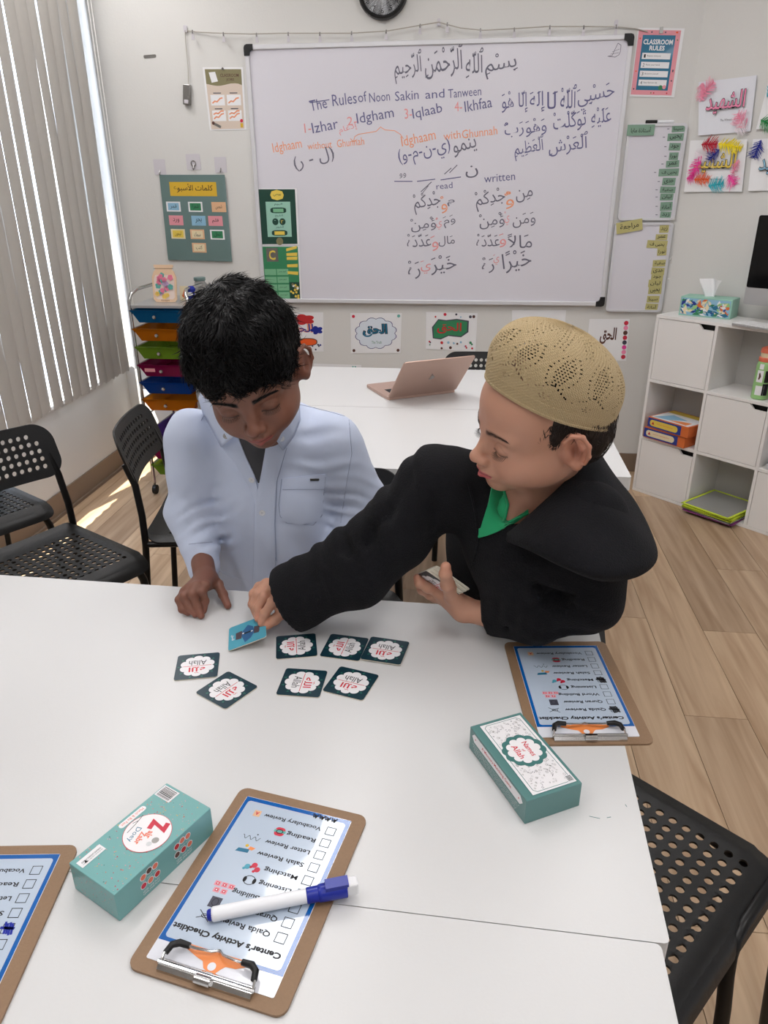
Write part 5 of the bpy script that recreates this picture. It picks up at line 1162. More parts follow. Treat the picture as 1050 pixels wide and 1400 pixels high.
# ------------------------------------------------------------------ people: smooth volumes polygonised once
from mathutils.bvhtree import BVHTree
F32 = np.float32
class Vol:
    def __init__(s, lo, hi, res):
        s.res = res; s.lo = np.array(lo, float); n = np.ceil((np.array(hi) - s.lo) / res).astype(int) + 1
        s.n = n; s.D = np.full(n, .08, F32)
        s.ax = [(s.lo[i] + res * np.arange(n[i])).astype(F32) for i in range(3)]
    def sub(s, lo, hi, pad):
        a = np.maximum(np.floor((np.array(lo) - pad - s.lo) / s.res).astype(int), 0); b = np.minimum(np.ceil((np.array(hi) + pad - s.lo) / s.res).astype(int) + 1, s.n)
        if (b <= a).any(): return None
        sl = tuple(slice(a[i], b[i]) for i in range(3))
        return sl, s.ax[0][sl[0]][:, None, None], s.ax[1][sl[1]][None, :, None], s.ax[2][sl[2]][None, None, :]
    def comb(s, sl, d, k, op):
        A = s.D[sl]
        if op == 'sub': d = -d; h = np.clip(.5 - .5 * (A - d) / max(k, 1e-6), 0, 1); s.D[sl] = A + (d - A) * h + k * h * (1 - h)
        else: h = np.clip(.5 + .5 * (A - d) / max(k, 1e-6), 0, 1); s.D[sl] = A + (d - A) * h - k * h * (1 - h)
    def cap(s, a, b, ra, rb, k=.01, op='add'):
        a = np.array(a, float); b = np.array(b, float); r = max(ra, rb)
        q = s.sub(np.minimum(a, b) - r, np.maximum(a, b) + r, k + s.res * 3)
        if q is None: return s
        sl, X, Y, Z = q; d = b - a; L2 = float(d @ d) + 1e-12
        t = np.clip(((X - a[0]) * d[0] + (Y - a[1]) * d[1] + (Z - a[2]) * d[2]) / L2, 0, 1).astype(F32)
        D = np.sqrt((X - a[0] - t * d[0]) ** 2 + (Y - a[1] - t * d[1]) ** 2 + (Z - a[2] - t * d[2]) ** 2) - (ra + (rb - ra) * t)
        s.comb(sl, D, k, op); return s
    def ell(s, c, r, Rm=None, k=.01, op='add'):
        c = np.array(c, float); r = np.array(r, float); Rm = np.eye(3) if Rm is None else np.array(Rm)
        ext = np.sqrt((Rm ** 2) @ (r ** 2)); q = s.sub(c - ext, c + ext, k + s.res * 3)
        if q is None: return s
        sl, X, Y, Z = q; X = X - c[0]; Y = Y - c[1]; Z = Z - c[2]
        u_ = [(Rm[0, i] * X + Rm[1, i] * Y + Rm[2, i] * Z) / r[i] for i in range(3)]
        k0 = np.sqrt(u_[0] ** 2 + u_[1] ** 2 + u_[2] ** 2) + 1e-6; k1 = np.sqrt((u_[0] / r[0]) ** 2 + (u_[1] / r[1]) ** 2 + (u_[2] / r[2]) ** 2) + 1e-6
        s.comb(sl, k0 * (k0 - 1) / k1, k, op); return s
    def chain(s, P, rs, k=.006, op='add'):
        for i in range(len(P) - 1): s.cap(P[i], P[i + 1], rs[i], rs[i + 1], k, op)
        return s
    def disp(s, fn):
        m = np.abs(s.D) < .03; idx = np.nonzero(m); P = [s.ax[i][idx[i]] for i in range(3)]
        s.D[idx] += fn(*P).astype(F32); return s
    def plane(s, p, n, k=.002):
        """cut away everything on the side n points to"""
        n = np.array(n, float); n /= np.linalg.norm(n)
        d = (s.ax[0][:, None, None] - p[0]) * n[0] + (s.ax[1][None, :, None] - p[1]) * n[1] + (s.ax[2][None, None, :] - p[2]) * n[2]
        s.D = np.maximum(s.D, d.astype(F32)); return s
    def mesh(s):
        D = s.D; nx, ny, nz = D.shape; S = D < 0
        def cs(a, dx, dy, dz): return a[dx:nx - 1 + dx, dy:ny - 1 + dy, dz:nz - 1 + dz]
        cnt = sum(cs(S, i, j, k).astype(np.int8) for i in (0, 1) for j in (0, 1) for k in (0, 1))
        act = (cnt > 0) & (cnt < 8); I = np.nonzero(act); N = len(I[0])
        idx = np.full(act.shape, -1, np.int32); idx[I] = np.arange(N)
        acc = np.zeros((N, 3)); num = np.zeros(N)
        c = [(i, j, k) for i in (0, 1) for j in (0, 1) for k in (0, 1)]
        for a in c:
            for ax in range(3):
                if a[ax]: continue
                b = list(a); b[ax] = 1
                va = D[I[0] + a[0], I[1] + a[1], I[2] + a[2]]; vb = D[I[0] + b[0], I[1] + b[1], I[2] + b[2]]
                m = (va < 0) != (vb < 0); t = va[m] / (va[m] - vb[m])
                p = np.tile(np.array(a, float), (m.sum(), 1)); p[:, ax] = t; acc[m] += p; num[m] += 1
        V = acc / num[:, None] + np.stack(I, 1); V = V * s.res + s.lo
        Fs = []
        for ax in range(3):
            o1, o2 = (ax + 1) % 3, (ax + 2) % 3
            sh = [nx, ny, nz]; sl0 = [slice(1, n - 1) for n in sh]; sl0[ax] = slice(0, sh[ax] - 1)
            sl1 = list(sl0); sl1[ax] = slice(1, sh[ax])
            A = S[tuple(sl0)]; B = S[tuple(sl1)]; m = A != B; q = np.stack(np.nonzero(m), 1); fl_ = A[m]
            for d in range(3):
                if d != ax: q[:, d] += 1
            def cell(a, b):
                p = q.copy(); p[:, o1] -= a; p[:, o2] -= b; return idx[p[:, 0], p[:, 1], p[:, 2]]
            f = np.stack([cell(1, 1), cell(0, 1), cell(0, 0), cell(1, 0)], 1); f[~fl_] = f[~fl_][:, ::-1]; Fs.append(f)
        return V, np.concatenate(Fs)
def smooth_v(V, Fq, it=2, lam=.5):
    n = len(V); E = np.concatenate([Fq[:, [0, 1]], Fq[:, [1, 2]], Fq[:, [2, 3]], Fq[:, [3, 0]]]); E = np.concatenate([E, E[:, ::-1]])
    deg = np.bincount(E[:, 0], minlength=n)[:, None]
    for _ in range(it):
        S = np.stack([np.bincount(E[:, 0], weights=V[E[:, 1], k], minlength=n) for k in range(3)], 1); V = V + lam * (S / np.maximum(deg, 1) - V)
    return V
def vol_obj(vol, name, m, parent=None, T=None, color=None, it=2, post=None):
    V, Fq = vol.mesh(); V = smooth_v(V, Fq, it)
    if post: V = post(V)
    cols = color(V) if color else None
    if T is not None: Rm, t = T; V = V @ Rm.T + t
    me = bpy.data.meshes.new(name); me.vertices.add(len(V)); me.vertices.foreach_set('co', V.astype(F32).ravel())
    me.loops.add(Fq.size); me.loops.foreach_set('vertex_index', Fq.astype(np.int32).ravel()); me.polygons.add(len(Fq)); me.polygons.foreach_set('loop_start', np.arange(0, Fq.size, 4, dtype=np.int32))
    me.polygons.foreach_set('use_smooth', np.ones(len(Fq), bool)); me.update(calc_edges=True); me.validate()
    if cols is not None:
        ca = me.color_attributes.new('tint', 'FLOAT_COLOR', 'POINT'); ca.data.foreach_set('color', np.concatenate([cols, np.ones((len(cols), 1))], 1).astype(F32).ravel())
    me.materials.append(M(m) if isinstance(m, str) else m)
    o = bpy.data.objects.new(name, me); COL.objects.link(o)
    if parent: o.parent = parent
    return o, V, Fq
def skin_mat(name, rough=.5, sss=.12):
    m = bpy.data.materials.new(name); m.use_nodes = True; MATS[name] = m; nt = m.node_tree; b = nt.nodes['Principled BSDF']; L = nt.links.new
    at_ = nt.nodes.new('ShaderNodeAttribute'); at_.attribute_name = 'tint'; tc = nt.nodes.new('ShaderNodeTexCoord'); n = nt.nodes.new('ShaderNodeTexNoise'); n.inputs['Scale'].default_value = 28; n.inputs['Detail'].default_value = 5
    L(tc.outputs['Object'], n.inputs['Vector']); cr = nt.nodes.new('ShaderNodeValToRGB'); e = cr.color_ramp.elements; e[0].color = (.93, .9, .9, 1); e[1].color = (1.05, 1.03, 1.02, 1); L(n.outputs['Fac'], cr.inputs[0])
    mx = nt.nodes.new('ShaderNodeMix'); mx.data_type = 'RGBA'; mx.blend_type = 'MULTIPLY'; mx.inputs['Factor'].default_value = 1; L(at_.outputs['Color'], mx.inputs['A']); L(cr.outputs[0], mx.inputs['B']); L(mx.outputs['Result'], b.inputs['Base Color'])
    b.inputs['Roughness'].default_value = rough; b.inputs['Subsurface Weight'].default_value = sss; b.inputs['Subsurface Radius'].default_value = (.012, .004, .002); b.inputs['Subsurface Scale'].default_value = .6
    n2 = nt.nodes.new('ShaderNodeTexNoise'); n2.inputs['Scale'].default_value = 900; L(tc.outputs['Object'], n2.inputs['Vector']); bp = nt.nodes.new('ShaderNodeBump'); bp.inputs['Strength'].default_value = .08; bp.inputs['Distance'].default_value = .001; L(n2.outputs['Fac'], bp.inputs['Height']); L(bp.outputs[0], b.inputs['Normal'])
    return m
skin_mat('skin')
def cloth_mat(name, rgb, rough=.85, sheen=.2, bs=1400, bump=.25, var=.04, stint=(1, 1, 1)):
    m = mat(name, rgb, rough, var=var, scale=14, bump=bump, bscale=bs, sheen=sheen); return m
cloth_mat('shirt_white', (196, 206, 228), .75, .05, bump=.15, var=.02)
cloth_mat('undershirt_grey', (62, 62, 66))
cloth_mat('robe_black', (17, 17, 21), .92, .015, 420, 1.0, .5); MATS['robe_black'].node_tree.nodes['Principled BSDF'].inputs['Specular IOR Level'].default_value = .28
cloth_mat('tee_green', (22, 150, 96), .85)
mat('hair_black', (5, 4, 5), .42, spec=.22); mat('hair_brown', (42, 32, 28), .5)
mat('lash', (24, 18, 16), .6); mat('seam_shade', (158, 168, 192), .8); mat('cap_knit', (190, 168, 128), .85, var=.16, scale=520, bump=.8, bscale=1100, sheen=.1); mat('button', (214, 216, 222), .25); mat('nail', (206, 150, 134), .3)  # seam_shade: soft shadow along the shirt seams painted as a darker tone

def lin(c): return np.array(srgb(c)[:3])
def head_shape(v, ear=1.0, ez=0.0):
    """x to the person's right, y forward, z up; origin between the ears"""
    v.ell((0, -.014, .040), (.070, .086, .078), k=.01)
    v.ell((0, .040 if ear < 1.1 else .034, .044), (.057, .045, .046), k=.03)
    v.ell((0, .036, -.008), (.055, .046, .056), k=.03)
    v.ell((0, .034, -.052), (.041, .040, .034), k=.03)
    v.ell((0, .063, -.074), (.017, .015, .013), k=.022)
    for s in (-1, 1):
        v.ell((s * .034, .052, -.034), (.021, .022, .024), k=.022)
        v.ell((s * .050, .012, -.036), (.016, .030, .026), k=.025)
        v.cap((s * .012, .078, .018), (s * .044, .066, .017), .006, .005, k=.014)
    for s in (-1, 1):
        v.ell((s * .030, .087, -.001), (.015, .012, .010), k=.012, op='sub')
        v.ell((s * .0305, .0665, -.001), (.0140, .0135, .0125), k=.004)
    # nose
    v.cap((0, .077, .010), (0, .096, -.022), .0065, .0075, k=.014); v.ell((0, .0985, -.026), (.0095, .0085, .0080), k=.007)
    for s in (-1, 1): v.ell((s * .0105, .090, -.0295), (.0062, .0085, .0062), k=.006)
    for s in (-1, 1): v.ell((s * .0050, .0955, -.0355), (.0030, .0038, .0030), k=.003, op='sub')
    # mouth
    v.ell((0, .076, -.049), (.022, .014, .016), k=.012)
    v.chain([(-.019, .0785, -.0515), (-.007, .0885, -.0475), (0, .0885, -.0490), (.007, .0885, -.0475), (.019, .0785, -.0515)], [.0018, .0042, .0038, .0042, .0018], k=.004)
    v.chain([(-.017, .0785, -.0545), (0, .0885, -.0580), (.017, .0785, -.0545)], [.002, .0052, .002], k=.004)
    v.chain([(-.021, .0815, -.0525), (0, .0955, -.0530), (.021, .0815, -.0525)], [.0008, .0014, .0008], k=.0025, op='sub')
    v.ell((0, .088, -.066), (.013, .006, .004), k=.006, op='sub')
    # ears
    es = ear
    for s in (-1, 1):
        a = .42; Rm = np.array([[math.cos(s * a), -math.sin(s * a), 0], [math.sin(s * a), math.cos(s * a), 0], [0, 0, 1]])
        tl = .22; Rt = np.array([[1, 0, 0], [0, math.cos(tl), math.sin(tl)], [0, -math.sin(tl), math.cos(tl)]]); Rm = Rm @ Rt
        c = np.array((s * .0755, -.012, .002 + ez)); P = lambda x, y, z: c + Rm @ np.array((x * s, y, z)) * es
        v.ell(P(0 if es < 1.1 else .004, 0, .002), (.0048 * es if es < 1.1 else .0088, .0172 * es, .0272 * es), Rm, k=.006)
        v.ell(P(.0065 if es < 1.1 else .0165, .000, .006), (.0062 * es, .0115 * es, .0190 * es), Rm, k=.0025, op='sub'); v.ell(P(.004 if es < 1.1 else .0150, .003, .000), (.0065 * es, .0065 * es, .0085 * es), Rm, k=.002, op='sub')
        rim = [P(.004, .013, .006), P(.007, .012, .020), P(.010, .002, .0290), P(.012, -.011, .026), P(.0135, -.0170, .012), P(.012, -.0150, -.004), P(.007, -.008, -.017)]
        v.chain(rim, [.0022, .0026, .0030, .0032, .0030, .0028, .0030], k=.0035)
        v.chain([P(.004, -.004, .016), P(.005, -.0065, .004), P(.004, -.003, -.008)], [.0020, .0026, .002], k=.004)
        v.ell(P(.003, .002, -.0205), (.0045, .0075, .0085), Rm, k=.005); v.ell(P(.003, .010, -.002), (.003, .004, .006), Rm, k=.004)
        v.ell(P(-.006, .012, -.002), (.010, .010, .02), Rm, k=.008)
def head_color(base, lips, brow):
    base, lips, brow = lin(base), lin(lips), lin(brow)
    def f(V):
        x, y, z = V.T; C = np.tile(base, (len(V), 1))
        def bl(w, c): nonlocal C; w = np.clip(w, 0, 1)[:, None]; C = C * (1 - w) + c * w
        g_ = lambda cx, cy, cz, r: np.exp(-((np.abs(x) - cx) ** 2 + (y - cy) ** 2 + (z - cz) ** 2) / r ** 2)
        bl(g_(.036, .06, -.03, .02) * .22, base * np.array((1.12, .80, .76))); bl(g_(0, .1, -.026, .012) * .22, base * np.array((1.1, .8, .76)))
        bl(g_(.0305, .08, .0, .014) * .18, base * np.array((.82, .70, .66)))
        bl(np.clip((np.abs(x) - .066) / .006, 0, 1) * (np.abs(z) < .04) * .35, base * np.array((1.05, .74, .70)))
        ec = np.exp(-(((y + .009) / .0085) ** 2 + ((z - .004) / .012) ** 2)) * (np.abs(x) > .069); bl(ec * .75, base * np.array((.58, .36, .32)))  # shade in the ear hollow put into the skin colour
        # lips
        zc = -.0530; hw = .0195
        up = .0068 * np.sqrt(np.clip(1 - (x / hw) ** 2, 0, 1)) * (1 - .18 * np.exp(-(x / .004) ** 2)); dn = .0085 * np.sqrt(np.clip(1 - (x / hw) ** 2, 0, 1))
        inn = np.where(z > zc, (z - zc) / np.maximum(up, 1e-4), (zc - z) / np.maximum(dn, 1e-4))
        bl(np.clip((1.1 - inn) * 5, 0, 1) * (y > .06) * (np.abs(x) < hw), lips)
        bl(np.exp(-((z - zc) / .0012) ** 2) * (np.abs(x) < .019) * (y > .06) * .75, lips * .35)
        # brows
        ax = np.abs(x); bz = .0185 + .004 * np.sin((ax - .012) / .036 * 2.4) - (ax - .012) * .06; th = .0042 * np.clip(1.25 - (ax - .012) / .04, .35, 1)
        bl(np.clip(1.35 - np.abs(z - bz) / th, 0, 1) * (ax > .010) * (ax < .047) * (y > .03) * .93, brow)
        # lid crease / lash line
        lz = -.0065 - .0025 * np.cos((ax - .0305) / .0135 * 1.5)
        bl(np.exp(-((z - lz) / .0013) ** 2) * (np.abs(ax - .0305) < .0135) * (y > .05) * .95, brow * .4)
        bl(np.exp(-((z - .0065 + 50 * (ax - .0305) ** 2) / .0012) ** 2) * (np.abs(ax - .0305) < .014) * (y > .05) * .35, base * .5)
        # nostrils
        bl(np.exp(-(((ax - .005) / .0026) ** 2 + ((z + .0345) / .0022) ** 2)) * (y > .085) * .8, base * .25)
        return C
    return f
def lashes(parent, Rm, t, nm='eyelashes', L=.0065, n=15):
    b = MB(); q = random.Random(1)
    for s in (-1, 1):
        for k in range(n):
            f = (k + .5) / n; x = s * (.0305 + (f - .5) * .026); z = -.0075 - .0022 * math.cos((abs(x) - .0305) / .0135 * 1.5); y = .0665 + math.sqrt(max(0, .0140 ** 2 - (x - s * .0305) ** 2)) * .93
            p0 = np.array((x, y, z)); p1 = p0 + np.array(((x - s * .0305) * .12, L * .55, -L * .42)); p2 = p1 + np.array(((x - s * .0305) * .1, L * .42, -L * .02))
            b.tube([tuple(Rm @ p + t) for p in (p0, p1, p2)], [.00045, .00032, .0001], 'lash', 4)
    o = b.build(nm, parent); o['kind'] = 'stuff'; return o

def eyebrows(V, Fq, Rm, t, m, parent, w_=.00042):
    Lv = (V - t) @ Rm; T_ = bvh(Lv, Fq); b = MB(); q = random.Random(4)
    for s in (-1, 1):
        for k in range(90):
            f = q.random(); ax = .0115 + f * .035; z = .0185 + .004 * math.sin(f * 2.1) - f * .002 + q.uniform(-.0022, .0022) * (1.2 - .8 * f); h = T_.ray_cast(Vector((s * ax, .2, z)), Vector((0, -1, 0)))
            if h[0] is None: continue
            p0 = np.array(h[0]); d = np.array((s * 1.0, -.35, .55 * (1 - 1.6 * f))); d -= np.array(h[1]) * (d @ np.array(h[1])); d /= np.linalg.norm(d); L = q.uniform(.004, .006)
            p1 = p0 + d * L * .5 + np.array(h[1]) * .0007; p2 = p0 + d * L + np.array(h[1]) * .0003
            b.tube([tuple(Rm @ p + t) for p in (p0, p1, p2)], [w_, w_ * .8, w_ * .2], m, 4, caps=False)
    o = b.build('eyebrows', None); o['kind'] = 'stuff'; return adopt(o, parent)
def hair_tufts(parent, V, N, count, length, m, seed, flow, name='hair_strands', w_=.0011, lift=.35):
    """tapered strands rooted on points V with normals N, lying along flow(p, n)"""
    q = np.random.default_rng(seed); sel = q.choice(len(V), count); P = V[sel]; n = N[sel]
    fl_ = flow(P, n) + q.normal(0, .28, P.shape); fl_ -= (fl_ * n).sum(1)[:, None] * n; fl_ /= np.linalg.norm(fl_, axis=1)[:, None] + 1e-9
    L = length * q.uniform(.6, 1.25, count)[:, None]; side = np.cross(n, fl_); cv = q.normal(0, .25, (count, 1))
    segs = 4; ring = []
    for k in range(segs + 1):
        f = k / segs; c = P + fl_ * L * f + n * (.0012 + L * lift * (f - f * f * .8)) + side * L * cv * f * f; r = w_ * (1 - f) ** .7 + .00008
        ring.append(np.stack([c + side * r, c + n * r * .8, c - side * r], 1))
    VV = np.stack(ring, 1).reshape(-1, 3); base = np.arange(count)[:, None, None] * (segs + 1) * 3; fs_ = []
    for k in range(segs):
        for j in range(3): fs_.append([k * 3 + j, k * 3 + (j + 1) % 3, (k + 1) * 3 + (j + 1) % 3, (k + 1) * 3 + j])
    Fq = (np.array(fs_)[None] + base).reshape(-1, 4)
    me = bpy.data.meshes.new(name); me.vertices.add(len(VV)); me.vertices.foreach_set('co', VV.astype(F32).ravel()); me.loops.add(Fq.size); me.loops.foreach_set('vertex_index', Fq.astype(np.int32).ravel()); me.polygons.add(len(Fq)); me.polygons.foreach_set('loop_start', np.arange(0, Fq.size, 4, dtype=np.int32)); me.polygons.foreach_set('use_smooth', np.ones(len(Fq), bool)); me.update(calc_edges=True)
    me.materials.append(M(m)); o = bpy.data.objects.new(name, me); COL.objects.link(o); o.parent = parent; o['kind'] = 'stuff'; return o
def normals(V, Fq):
    a, b, c, d = (V[Fq[:, i]] for i in range(4)); fn = np.cross(c - a, d - b); n = np.zeros_like(V)
    for i in range(4):
        for k in range(3): n[:, k] += np.bincount(Fq[:, i], weights=fn[:, k], minlength=len(V))
    return n / (np.linalg.norm(n, axis=1)[:, None] + 1e-12)
def bvh(V, Fq): return BVHTree.FromPolygons([Vector(p) for p in V], [tuple(f) for f in Fq.tolist()])
def drape(tree, name, m, parent, corners, nu, nv, th=.0012, off=.0002, edge=0, fn=None):
    """thin cloth patch lying on a surface; corners are four sight lines (pixels) TL TR BR BL"""
    P = [Vector(c) for c in corners]; rows = []
    def hit(x, y):
        d = ray(x, y).normalized(); h = tree.ray_cast(C0, d)
        return h[0], h[1]
    pts = {}
    last = None; zs_ = []
    for j in range(nv + 1):
        for i in range(nu + 1):
            a, c = i / nu, j / nv; p = (P[0] * (1 - a) + P[1] * a) * (1 - c) + (P[3] * (1 - a) + P[2] * a) * c
            if fn: p = Vector(fn(a, c, p.x, p.y))
            h, n = hit(p.x, p.y); pts[i, j] = (h, n, p)
    # fill misses from neighbours
    for k, (h, n, p) in list(pts.items()):
        if h is None:
            best = None
            for k2, (h2, n2, p2) in pts.items():
                if h2 is not None:
                    dd = (k2[0] - k[0]) ** 2 + (k2[1] - k[1]) ** 2
                    if best is None or dd < best[0]: best = (dd, h2, n2)
            if best is None: return None
            d = ray(p.x, p.y); dist = (best[1] - C0).length / d.length; pts[k] = (C0 + d * dist, best[2], p)
    vs_ = []; w1 = nu + 1
    for lay in (0, 1):
        for j in range(nv + 1):
            for i in range(nu + 1):
                h, n, _ = pts[i, j]; rim = edge if (i in (0, nu) or j in (0, nv)) else 0
                vs_.append(h + n * (off + (th - rim if lay == 0 else -.0015)))
    N1 = w1 * (nv + 1); fs_ = []
    for j in range(nv):
        for i in range(nu):
            a = j * w1 + i; fs_.append((a, a + w1, a + w1 + 1, a + 1)); fs_.append((N1 + a, N1 + a + 1, N1 + a + w1 + 1, N1 + a + w1))
    bd = [i for i in range(w1)] + [j * w1 + nu for j in range(1, nv + 1)] + [nv * w1 + i for i in range(nu - 1, -1, -1)] + [j * w1 for j in range(nv - 1, 0, -1)]
    for k in range(len(bd)): a, b_ = bd[k], bd[(k + 1) % len(bd)]; fs_.append((a, b_, N1 + b_, N1 + a))
    b = MB(); b.add(vs_, fs_, m); return b.build(name, parent, smooth=True)
def on(tree, x, y, off=.001):
    h = tree.ray_cast(C0, ray(x, y).normalized()); return (h[0] + h[1] * off, h[1]) if h[0] is not None else (None, None)
def seam(tree, name, m, parent, px, r=.0007, n=24, off=.0003):
    pts = []
    for k in range(n + 1):
        f = k / n * (len(px) - 1); i = min(int(f), len(px) - 2); a = f - i; p = (px[i][0] * (1 - a) + px[i + 1][0] * a, px[i][1] * (1 - a) + px[i + 1][1] * a)
        h, nn = on(tree, *p, off=off)
        if h is not None: pts.append(tuple(h))
    if len(pts) > 2:
        b = MB(); b.tube(pts, r, m, 6); return b.build(name, parent, smooth=True)
def wrinkle(v, c, ax, side, lam, amp, rad, ph=0):
    ax = np.array(ax, float); ax /= np.linalg.norm(ax); side = np.array(side, float); side -= ax * (ax @ side); side /= np.linalg.norm(side)
    def f(X, Y, Z):
        X = X - c[0]; Y = Y - c[1]; Z = Z - c[2]; a = X * ax[0] + Y * ax[1] + Z * ax[2]; b_ = X * side[0] + Y * side[1] + Z * side[2]; r2 = X * X + Y * Y + Z * Z
        q = (a + .35 * b_ + .006 * np.sin(b_ * 60 + ph)) / lam * 6.2832 + ph
        return -amp * (np.sin(q) + .45 * np.sin(q * 1.7 + 1)) * np.exp(-r2 / rad ** 2) * np.clip(.65 + b_ / rad, .1, 1.3)
    v.disp(f)
def V3(*a): return np.array(dep(*a))
def A3(x, y, z): return np.array(at(x, y, z))
def sn(X, Y, Z, f, ph=0): return np.sin(f[0] * X + f[1] * Y + f[2] * Z + ph)

# ================================================================== boy in the white shirt
R1 = np.array([[-0.9937, 0.0858, -0.0723], [-0.0462, -0.9, -0.4334], [-0.1023, -0.4273, 0.8983]]); t1 = np.array([-0.2019, 1.108, 1.1532])
# lean the crown a touch to the photo's left
_a = .10; _Q = np.array([[math.cos(_a), 0, math.sin(_a)], [0, 1, 0], [-math.sin(_a), 0, math.cos(_a)]])
R1 = R1 @ np.array([[math.cos(_a), 0, math.sin(_a)], [0, 1, 0], [-math.sin(_a), 0, math.cos(_a)]])
SK1 = (124, 83, 66); SK1h = (126, 84, 68)
b1 = thing('person', 'boy with dark hair in a white buttoned shirt looking down at the cards', 'person', (-.2, 1.33, 0))
b1i = b1.matrix_basis.inverted()
def adopt(o, p):
    o.parent = p; o.matrix_parent_inverse = p.matrix_basis.inverted(); return o
v = Vol((-.10, -.185, -.20), (.10, .125, .135), .0019)
head_shape(v, 1.14, -.008)
nb = np.linalg.inv(R1) @ (np.array([-.205, 1.262, 1.000]) - t1)
v.cap((0, -.030, -.045), tuple(nb), .040, .044, k=.025)
hb1, Vh, Fh = vol_obj(v, 'head', 'skin', None, (R1, t1), head_color(SK1, (150, 82, 74), (10, 7, 6))); adopt(hb1, b1)
adopt(lashes(None, R1, t1), b1); eyebrows(Vh, Fh, R1, t1, 'hair_black', b1, .0006)
# hair mass
v = Vol((-.115, -.135, -.08), (.115, .125, .16), .0026)
v.ell((0, -.018, .050), (.0830, .098, .088), k=.01); v.ell((0, .040, .066), (.066, .050, .046), k=.03); v.ell((0, -.050, .01), (.072, .06, .06), k=.03)
v.ell((.01, .03, .115), (.05, .05, .022), k=.02)
v.ell((0, .108, -.004), (.058, .050, .050), k=.006, op='sub')
for s in (-1, 1): v.ell((s * .086, .014, -.034), (.03, .034, .050), k=.01, op='sub'); v.ell((s * .088, -.012, -.012), (.020, .022, .030), k=.004, op='sub')
v.ell((0, .0, -.10), (.12, .2, .06), k=.01, op='sub')
v.disp(lambda X, Y, Z: .0016 * sn(X, Y, Z, (260, 60, 90)) * sn(X, Y, Z, (90, 180, 40), 1) + .0022 * sn(X, Y, Z, (120, -60, 50), 2) + .0012 * sn(X, Y, Z, (-420, 110, 160), .5))
ho, Vr, Fr = vol_obj(v, 'hair', 'hair_black', None, (R1, t1), it=1); adopt(ho, b1)
Nr = normals(Vr, Fr); crown = R1 @ np.array((.01, -.045, .135)) + t1
def flow1(P, n):
    d = P - crown; d /= np.linalg.norm(d, axis=1)[:, None] + 1e-9
    sw = np.cross(n, d) * .5; return d + sw * np.sin(P[:, :1] * 60)
for (c_, l_, sd_, lf, w_) in ((6500, .019, 1, .14, .0010), (500, .026, 2, .38, .0006)):
    o = hair_tufts(None, Vr, Nr, c_, l_, 'hair_black', sd_, flow1, w_=w_, lift=lf, name='hair_strands'); adopt(o, b1)
# shirt: trunk, long robe down to the floor, arms
v = Vol((-.48, 1.00, .60), (.12, 1.56, 1.12), .0048)
v.ell((-.205, 1.335, .74), (.135, .100, .30), k=.02)
v.ell((-.205, 1.315, .90), (.130, .092, .150), k=.05)
v.cap((-.325, 1.300, .980), (-.095, 1.300, .980), .052, .050, k=.05)
v.cap((-.205, 1.290, .995), (-.205, 1.262, 1.012), .066, .060, k=.04)
# right arm (photo left) resting on the table edge
sR, eR, wR = V3(262, 597, 1.325), V3(262, 700, 1.40), V3(279, 775, 1.365)
v.cap(sR, eR, .050, .043, k=.03); v.cap(eR, wR, .043, .030, k=.03)
# left arm goes down behind the black sleeve
sL, eL, wL = V3(455, 604, 1.335), V3(497, 684, 1.40), V3(462, 765, 1.375)
v.cap(sL, eL, .047, .042, k=.028); v.cap(eL, wL, .040, .030, k=.018)
v.cap((-.34, 1.335, .74), (-.34, 1.335, .76), .01, .01, k=.01)
# folds
def fold(v, pts, r, k=.012, op='sub'): v.chain([V3(*p) for p in pts], [r * .5] + [r] * (len(pts) - 2) + [r * .5] if len(pts) > 2 else [r, r * .6], k=k, op=op)
fold(v, [(283, 600, 1.262), (277, 660, 1.262), (281, 720, 1.30)], .008, .016)
fold(v, [(470, 640, 1.262), (468, 690, 1.30), (464, 725, 1.33)], .009, .014)
fold(v, [(300, 640, 1.22), (310, 720, 1.25), (318, 800, 1.30)], .005, .03); fold(v, [(425, 740, 1.25), (430, 790, 1.28)], .004, .03)
v.disp(lambda X, Y, Z: .0016 * sn(X, Y, Z, (38, 22, 16)) * sn(X, Y, Z, (12, 30, 26), 1) + .0010 * sn(X, Y, Z, (70, 10, 45), 2) + .0012 * sn(X, Y, Z, (10, 40, 90), .4) * (X < -.31))
wrinkle(v, eR, wR - sR, (1, 0, 0), .026, .0058, .065); wrinkle(v, eL, wL - sL, (-1, 0, 0), .024, .0056, .065, 1); wrinkle(v, sL, (.3, 0, -1), (-1, -.3, 0), .04, .0034, .07, 2); wrinkle(v, V3(279, 735, 1.37), wR - eR, (1, 0, 0), .03, .0026, .045)
# cut the sleeve end and the neck hole
dcut = (wR - eR) / np.linalg.norm(wR - eR)
sh1, Vs, Fs_ = vol_obj(v, 'shirt', 'shirt_white', None, it=2); adopt(sh1, b1)
T1 = bvh(Vs, Fs_)
b = MB()   # lower robe, hidden by the table from here
prof = [(.145, .72), (.150, .60), (.150, .455)]
b.lathe([(r_, z_) for r_, z_ in prof], 'shirt_white', 28, T=Matrix.Translation((-.205, 1.345, 0)) @ Matrix.Scale(.75, 4, (0, 1, 0))); o = b.build('robe_skirt', None, smooth=True); adopt(o, b1)
for s in (-.07, .07):
    b = MB(); b.tube([(-.205 + s, 1.33, .505), (-.205 + s, 1.50, .50), (-.205 + s, 1.62, .485), (-.205 + s, 1.66, .475)], [.048, .045, .032, .022], 'shirt_white', 12); o = b.build('folded_leg', None, smooth=True); adopt(o, b1)
